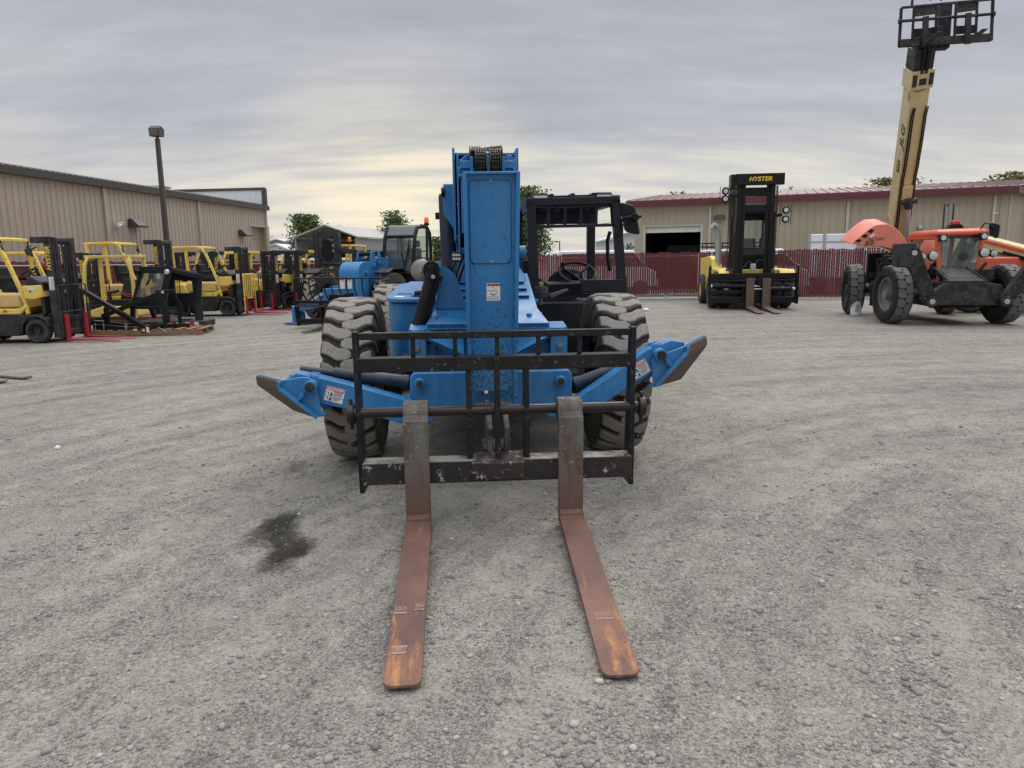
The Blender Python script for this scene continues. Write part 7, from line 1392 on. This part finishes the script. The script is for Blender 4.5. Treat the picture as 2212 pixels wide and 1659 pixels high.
m.build('guard_frame', m_yellow2, og_, .01)
m = M(); m.prism([(-.55, -.4, .30), (-.55, -.4, .48), (-.2, -.4, .58), (.55, -.4, .58), (.62, -.4, .40), (.62, -.4, .30)], (0, .8, 0)); m.build('deck', m_yellow2, og_, .03)
m = M(); m.bx(-.10, .42, -.32, .2, .60, .74); m.prism([(-.0, .1, .74), (.48, .1, .74), (.46, .25, 1.24), (.06, .25, 1.24)], (0, .12, 0)); m.tube([(-.1, -.2, .74), (-.12, -.2, .92), (-.05, .1, .96)], .05, 8); st = m.build('seat', m_seat, og_, .05)
m = M(); m.tube([(.0, .08, .92), (.2, .06, .86), (.45, .08, .86)], .015, 6); m.tube([(.0, .07, .90), (.25, .04, .80), (.48, .06, .82)], .013, 6); m.build('seat_belt', m_red, st)
m = M(); m.bx(-.2, 1.1, -.3, .35, .02, .30); m.build('base_block', paint('dark_red_block', (.12, .03, .025), .6, dust=(DUST, .4)), og_, .015)
# black cab enclosure standing on a skid
CX = P(355, 560, 18.1).x
CE = thing('cab_enclosure', 'black steel cab enclosure with scratched windscreen standing behind the pallet', 'cab enclosure', (CX, 18.1, 0), 0)
VE = mkV(CX, 18.1, 0.0)
def E(px, py, y): return VE(px, py, y)
def Z2(X, Y_, y): return VE((500 + .3617 * X) / 1.852, (880 + .3617 * Y_) / 1.852, y)
ya, yb_ = -.45, .25
fl, fr_, tl, tr_ = Z2(75, 900, ya), Z2(490, 900, ya), Z2(165, 545, ya), Z2(505, 545, ya)
m = M()
def frame(poly, hole, vec):
    """flat plate with a window hole; polygons share their corner count"""
    n = len(poly); v = Vector(vec); a = [Vector(p) for p in poly]; h = [Vector(p) for p in hole]; vs = a + h + [p + v for p in a] + [p + v for p in h]
    fs = []
    for i in range(n):
        j = (i + 1) % n; fs += [(i, j, n + j, n + i), (2 * n + i, 3 * n + i, 3 * n + j, 2 * n + j), (i, 2 * n + i, 2 * n + j, j), (n + i, n + j, 3 * n + j, 3 * n + i)]
    m.add(vs, fs)
frame([Z2(60, 960, ya), Z2(420, 970, ya), Z2(520, 560, ya), Z2(160, 545, ya)], [Z2(115, 850, ya), Z2(380, 855, ya), Z2(440, 590, ya), Z2(200, 590, ya)], (0, .05, 0))
frame([Z2(470, 960, yb_), Z2(805, 960, yb_), Z2(830, 612, yb_), Z2(480, 600, yb_)], [Z2(545, 812, yb_), Z2(752, 805, yb_), Z2(738, 675, yb_), Z2(535, 668, yb_)], (0, .04, 0))
a, b = Z2(512, 545, ya), Z2(160, 540, ya); c_, d_ = Z2(845, 622, yb_), Z2(420, 600, yb_); m.prism([b, a, c_, d_], (0, 0, .06)); m.bar(a + Vector((0, 0, -.03)), c_ + Vector((0, 0, -.02)), .05, .10)
m.bar(Z2(60, 960, ya), Z2(60, 960, ya) + Vector((.2, .9, 0)), .06, .1); m.bar(Z2(110, 970, ya), Z2(400, 970, ya), .06, .07)
m.bar(Z2(822, 610, yb_), Z2(815, 900, yb_ - .05), .13, .06, (0, 1, 0)); m.bar(Z2(815, 895, yb_ - .05), Z2(822, 1160, yb_ - .2), .20, .05, (0, 1, 0)); m.bar(Z2(450, 960, ya) + Vector((0, .05, 0)), Z2(470, 1140, ya), .1, .1, (0, 1, 0)); m.bar(Z2(100, 960, ya) + Vector((.1, .6, 0)), Z2(150, 1100, ya) + Vector((.1, .6, 0)), .1, .1, (0, 1, 0))
m.build('shell', m_cabblk, CE, .01)
m = M(); m.poly([Z2(115, 850, ya) + Vector((0, .025, 0)), Z2(380, 855, ya) + Vector((0, .025, 0)), Z2(440, 590, ya) + Vector((0, .025, 0)), Z2(200, 590, ya) + Vector((0, .025, 0))]); wg = m.build('windscreen', m_glassd, CE)
m = M(); q = Z2(235, 725, ya - .03); m.bar(q, Z2(300, 560, ya - .03), .02, .02); m.bar(q + Vector((.03, 0, .02)), Z2(330, 565, ya - .04), .03, .015); m.build('wiper', m_black, wg)
for X, col_ in ((130, m_black), (463, m_lamp)): q = Z2(X, 575, ya - .06); m = M(); m.lathe([(0, .03), (.05, .03), (.065, 0), (.05, -.08), (0, -.09)], q, (0, -1, 0), 18); m.build('lamp', col_, CE)
m = M(); m.bx(-.75, .95, -.25, .45, .10, .24); sk = m.build('skid', m_dgrey, CE, .01)
m = M()
for i in range(6): m.bx(-.5 + i * .22, -.5 + i * .22 + .11, -.256, -.251, .14, .22)
m.build('red_tape', m_stred, sk); m = M()
for i in range(6): m.bx(-.39 + i * .22, -.39 + i * .22 + .11, -.256, -.251, .14, .22)
m.build('white_tape', m_sticker, sk)
dr = Z2(685, 1120, .1); m = M(); m.lathe([(0, 0), (.15, 0), (.16, .02), (.15, .1), (.16, .18), (.15, .27), (.13, .27), (.13, .05), (0, .05)], (0, 0, 0), (0, 0, 1), 24); o = m.build('steel_drum', m_dgrey, None, .005); o.location = (CX + dr.x, 18.2, 0.0); tag(o, 'small dirty steel drum under the black cab enclosure', 'drum')
# pallet with strapped jib
pl_ = thing('wooden_pallet', 'long brown wooden pallet under the black jib attachment', 'pallet', (P(316, 560, 17.2).x, 17.2, 0), radians(6))
m = M()
for y in (-.45, 0, .45):
    m.bx(-1.35, 1.25, y - .04, y + .04, .03, .12)
    for x in (-1.3, -.5, .3, 1.18): m.bx(x - .08, x + .08, y - .05, y + .05, .015, .031)
pl0 = m.build('stringers', m_wood, pl_, .004); m = M()
for i in range(11): x = -1.3 + i * .25; m.bx(x - .06, x + .06, -.5, .5, .1205, .145)
m.build('deck_boards', m_wood, pl_, .004)
JA = thing('jib_attachment', 'black steel A-frame jib attachment strapped onto the wooden pallet', 'jib', (-8.8, 17.2, 0), 0); VJ = mkV(-8.8, 17.2, 0.0)
def Z1(X, Y_, y): return VJ((.3165 * X) / 1.852, (880 + .3165 * Y_) / 1.852, y)
m = M(); m.bar(Z1(1040, 890, .3), Z1(1850, 1370, -.42), .09, .11); m.bar(Z1(1290, 1220, -.1), Z1(1990, 940, .05), .08, .10)
m.bar(Z1(1345, 1100, .0), Z1(1355, 1310, .0), .1, .09, (0, 1, 0)); m.bar(Z1(1680, 1060, .1), Z1(1680, 1240, .1), .09, .09, (0, 1, 0))
m.bar(Z1(1190, 1350, -.40), Z1(1840, 1400, -.45), .1, .12); m.bar(Z1(1190, 1290, .35), Z1(2100, 1330, .3), .1, .1); m.bar(Z1(1900, 1350, -.38), Z1(2390, 1330, .25), .1, .1); m.bar(Z1(1840, 1395, -.44), Z1(1935, 1370, -.4), .12, .14)
def hook(o_, y):
    pts = [(1960, 890), (2010, 885), (2030, 960), (2110, 1080), (2120, 1210), (2085, 1215), (2080, 1120), (2000, 1010)]; m.prism([Z1(a + o_, b, y) for a, b in pts], (0, .03, 0)); m.prism([Z1(a + o_, b, y) for a, b in ((2045, 1090), (2085, 1110), (2110, 1395), (2075, 1400), (2050, 1250))], (0, .03, 0))
hook(0, -.30); hook(195, .12); m.bar(Z1(1990, 910, -.28), Z1(2190, 905, .12), .08, .09); m.build('frame', m_black, JA, .006)
m = M(); q = Z1(2055, 912, -.36); m.prism([q + Vector(v) for v in ((-.03, 0, -.03), (.03, 0, -.03), (.03, 0, .03), (-.03, 0, .03))], (0, -.002, 0)); q = Z1(1815, 1395, -.53); m.prism([q + Vector(v) for v in ((-.03, 0, -.035), (.03, 0, -.035), (.03, 0, .035), (-.03, 0, .035))], (0, -.002, 0)); m.build('yellow_tag', m_yellow2, JA)
m = M(); q = Z1(1868, 1388, -.52); m.prism([q + Vector(v) for v in ((-.03, 0, -.06), (.035, 0, -.07), (.03, 0, .06), (-.035, 0, .07))], (0, -.002, 0)); q = Z1(1708, 1388, -.51); m.prism([q + Vector(v) for v in ((-.05, 0, -.018), (.05, 0, -.018), (.05, 0, .018), (-.05, 0, .018))], (0, -.002, 0)); m.build('white_tag', m_sticker, JA)
m = M()
for X in (1215, 1320, 1590, 1610): q = Z1(X, 1350, -.47); m.bar(q + Vector((0, -.02, .09)), q + Vector((-.01, -.02, -.14)), .012, .004)
m.tube([Z1(1190, 1270, .2), Z1(1500, 1300, -.1), Z1(2080, 1340, -.2)], .006, 5); m.tube([Z1(2000, 1360, -.4), Z1(2060, 1385, -.5), Z1(2105, 1420, -.52)], .008, 5); m.build('strap', paint('pale_strap', (.35, .42, .42), .5), JA)
# bucket, litter, boards
q = G(1848, 680); bk = thing('white_bucket', 'white plastic bucket with printed label beside the orange machine rear tyre', 'bucket', (q.x, q.y, 0)); m = M(); m.lathe([(0, 0), (.135, 0), (.15, .33), (.165, .34), (.165, .355), (.158, .36), (.158, .385), (.168, .39), (.168, .41), (0, .415)], (0, 0, 0), (0, 0, 1), 32); m.build('pail', m_white, bk)
m = M()
for i in range(7): a0 = -2.1 + .0; m.add([(cos(a) * r, sin(a) * r, z) for z, r in ((.09 + i * .03, .1405 + .0014 * i), (.10 + i * .03 + .006, .1412 + .0014 * i)) for a in [a0 + k * .08 for k in range(9 + (i % 3))]], [(k, k + 1, (9 + i % 3) + k + 1, (9 + i % 3) + k) for k in range(8 + (i % 3))])
m.build('label_print', m_stgrey, bk)
m = M(); m.tube([(-.16, 0, .36), (-.17, -.08, .30), (-.1, -.17, .27), (0, -.19, .26), (.1, -.17, .27), (.17, -.08, .30), (.16, 0, .36)], .005, 6); m.build('handle', m_galv, bk)
def board(px0, py0, px1, py1, w, lab, th_=.03):
    a, b = G(px0, py0), G(px1, py1); c = (a + b) / 2; m = M(); m.bar(a - c + Vector((0, 0, th_ / 2 + .004)), b - c + Vector((0, 0, th_ / 2 + .012)), w, th_); o = m.build('wooden_board', m_woodg, None, .004); o.location = c; tag(o, lab, 'board')
board(-60, 808, 60, 819, .14, 'weathered board lying at the left edge, farther one of two'); board(-40, 829, 14, 826, .14, 'weathered board end lying at the left edge, nearer one of two'); board(681, 713, 712, 703, .18, 'dark plank lying left of the big front tyre')
def litter(px, py, s, lab):
    q = G(px, py); m = M(); r = random.Random(int(px)); m.lathe([(0, 0), (s, .0), (s * 1.1, s * .5), (s * .6, s * 1.0), (0, s * 1.1)], (0, 0, 0), (0, 0, 1), 9); m.v = [(x + r.uniform(-.3, .3) * s, y + r.uniform(-.3, .3) * s, max(0, z + r.uniform(-.2, .2) * s)) for x, y, z in m.v]; o = m.build('plastic_litter', m_sticker); o.location = q; tag(o, lab, 'litter')
litter(1395, 672, .09, 'crumpled white plastic scrap in front of the sliding gate'); litter(1604, 659, .07, 'white plastic scrap under the big forklift carriage'); litter(125, 969, .025, 'tiny white paper scrap on the gravel at left')
q = G(1680, 661); m = M(); m.tube([(-.6, 0, .015), (-.3, .05, .02), (0, -.02, .02), (.4, .06, .02), (.7, .12, .015), (.3, .14, .02), (-.4, .06, .02)], .014, 6); o = m.build('cord', m_sticker); o.location = q; tag(o, 'pale cord lying on the gravel right of the big forklift', 'cord')
# bundle of pipes standing behind the orange cab
q = P(2046, 520, 23.5); pb = thing('pipe_bundle', 'bundle of upright grey pipes behind the orange cab roof', 'pipes', (q.x, 23.5, 0)); zt = P(2046, 440, 23.5).z
for i in range(9): x = -.20 + i * .05; m = M(); m.cyl((x * .8, (i % 2) * .06, 0), (x + .03, (i % 2) * .06 + .02, zt - (i % 3) * .05), .024, n=10); m.build('pipe', m_galv if i % 3 else m_dgrey, pb)
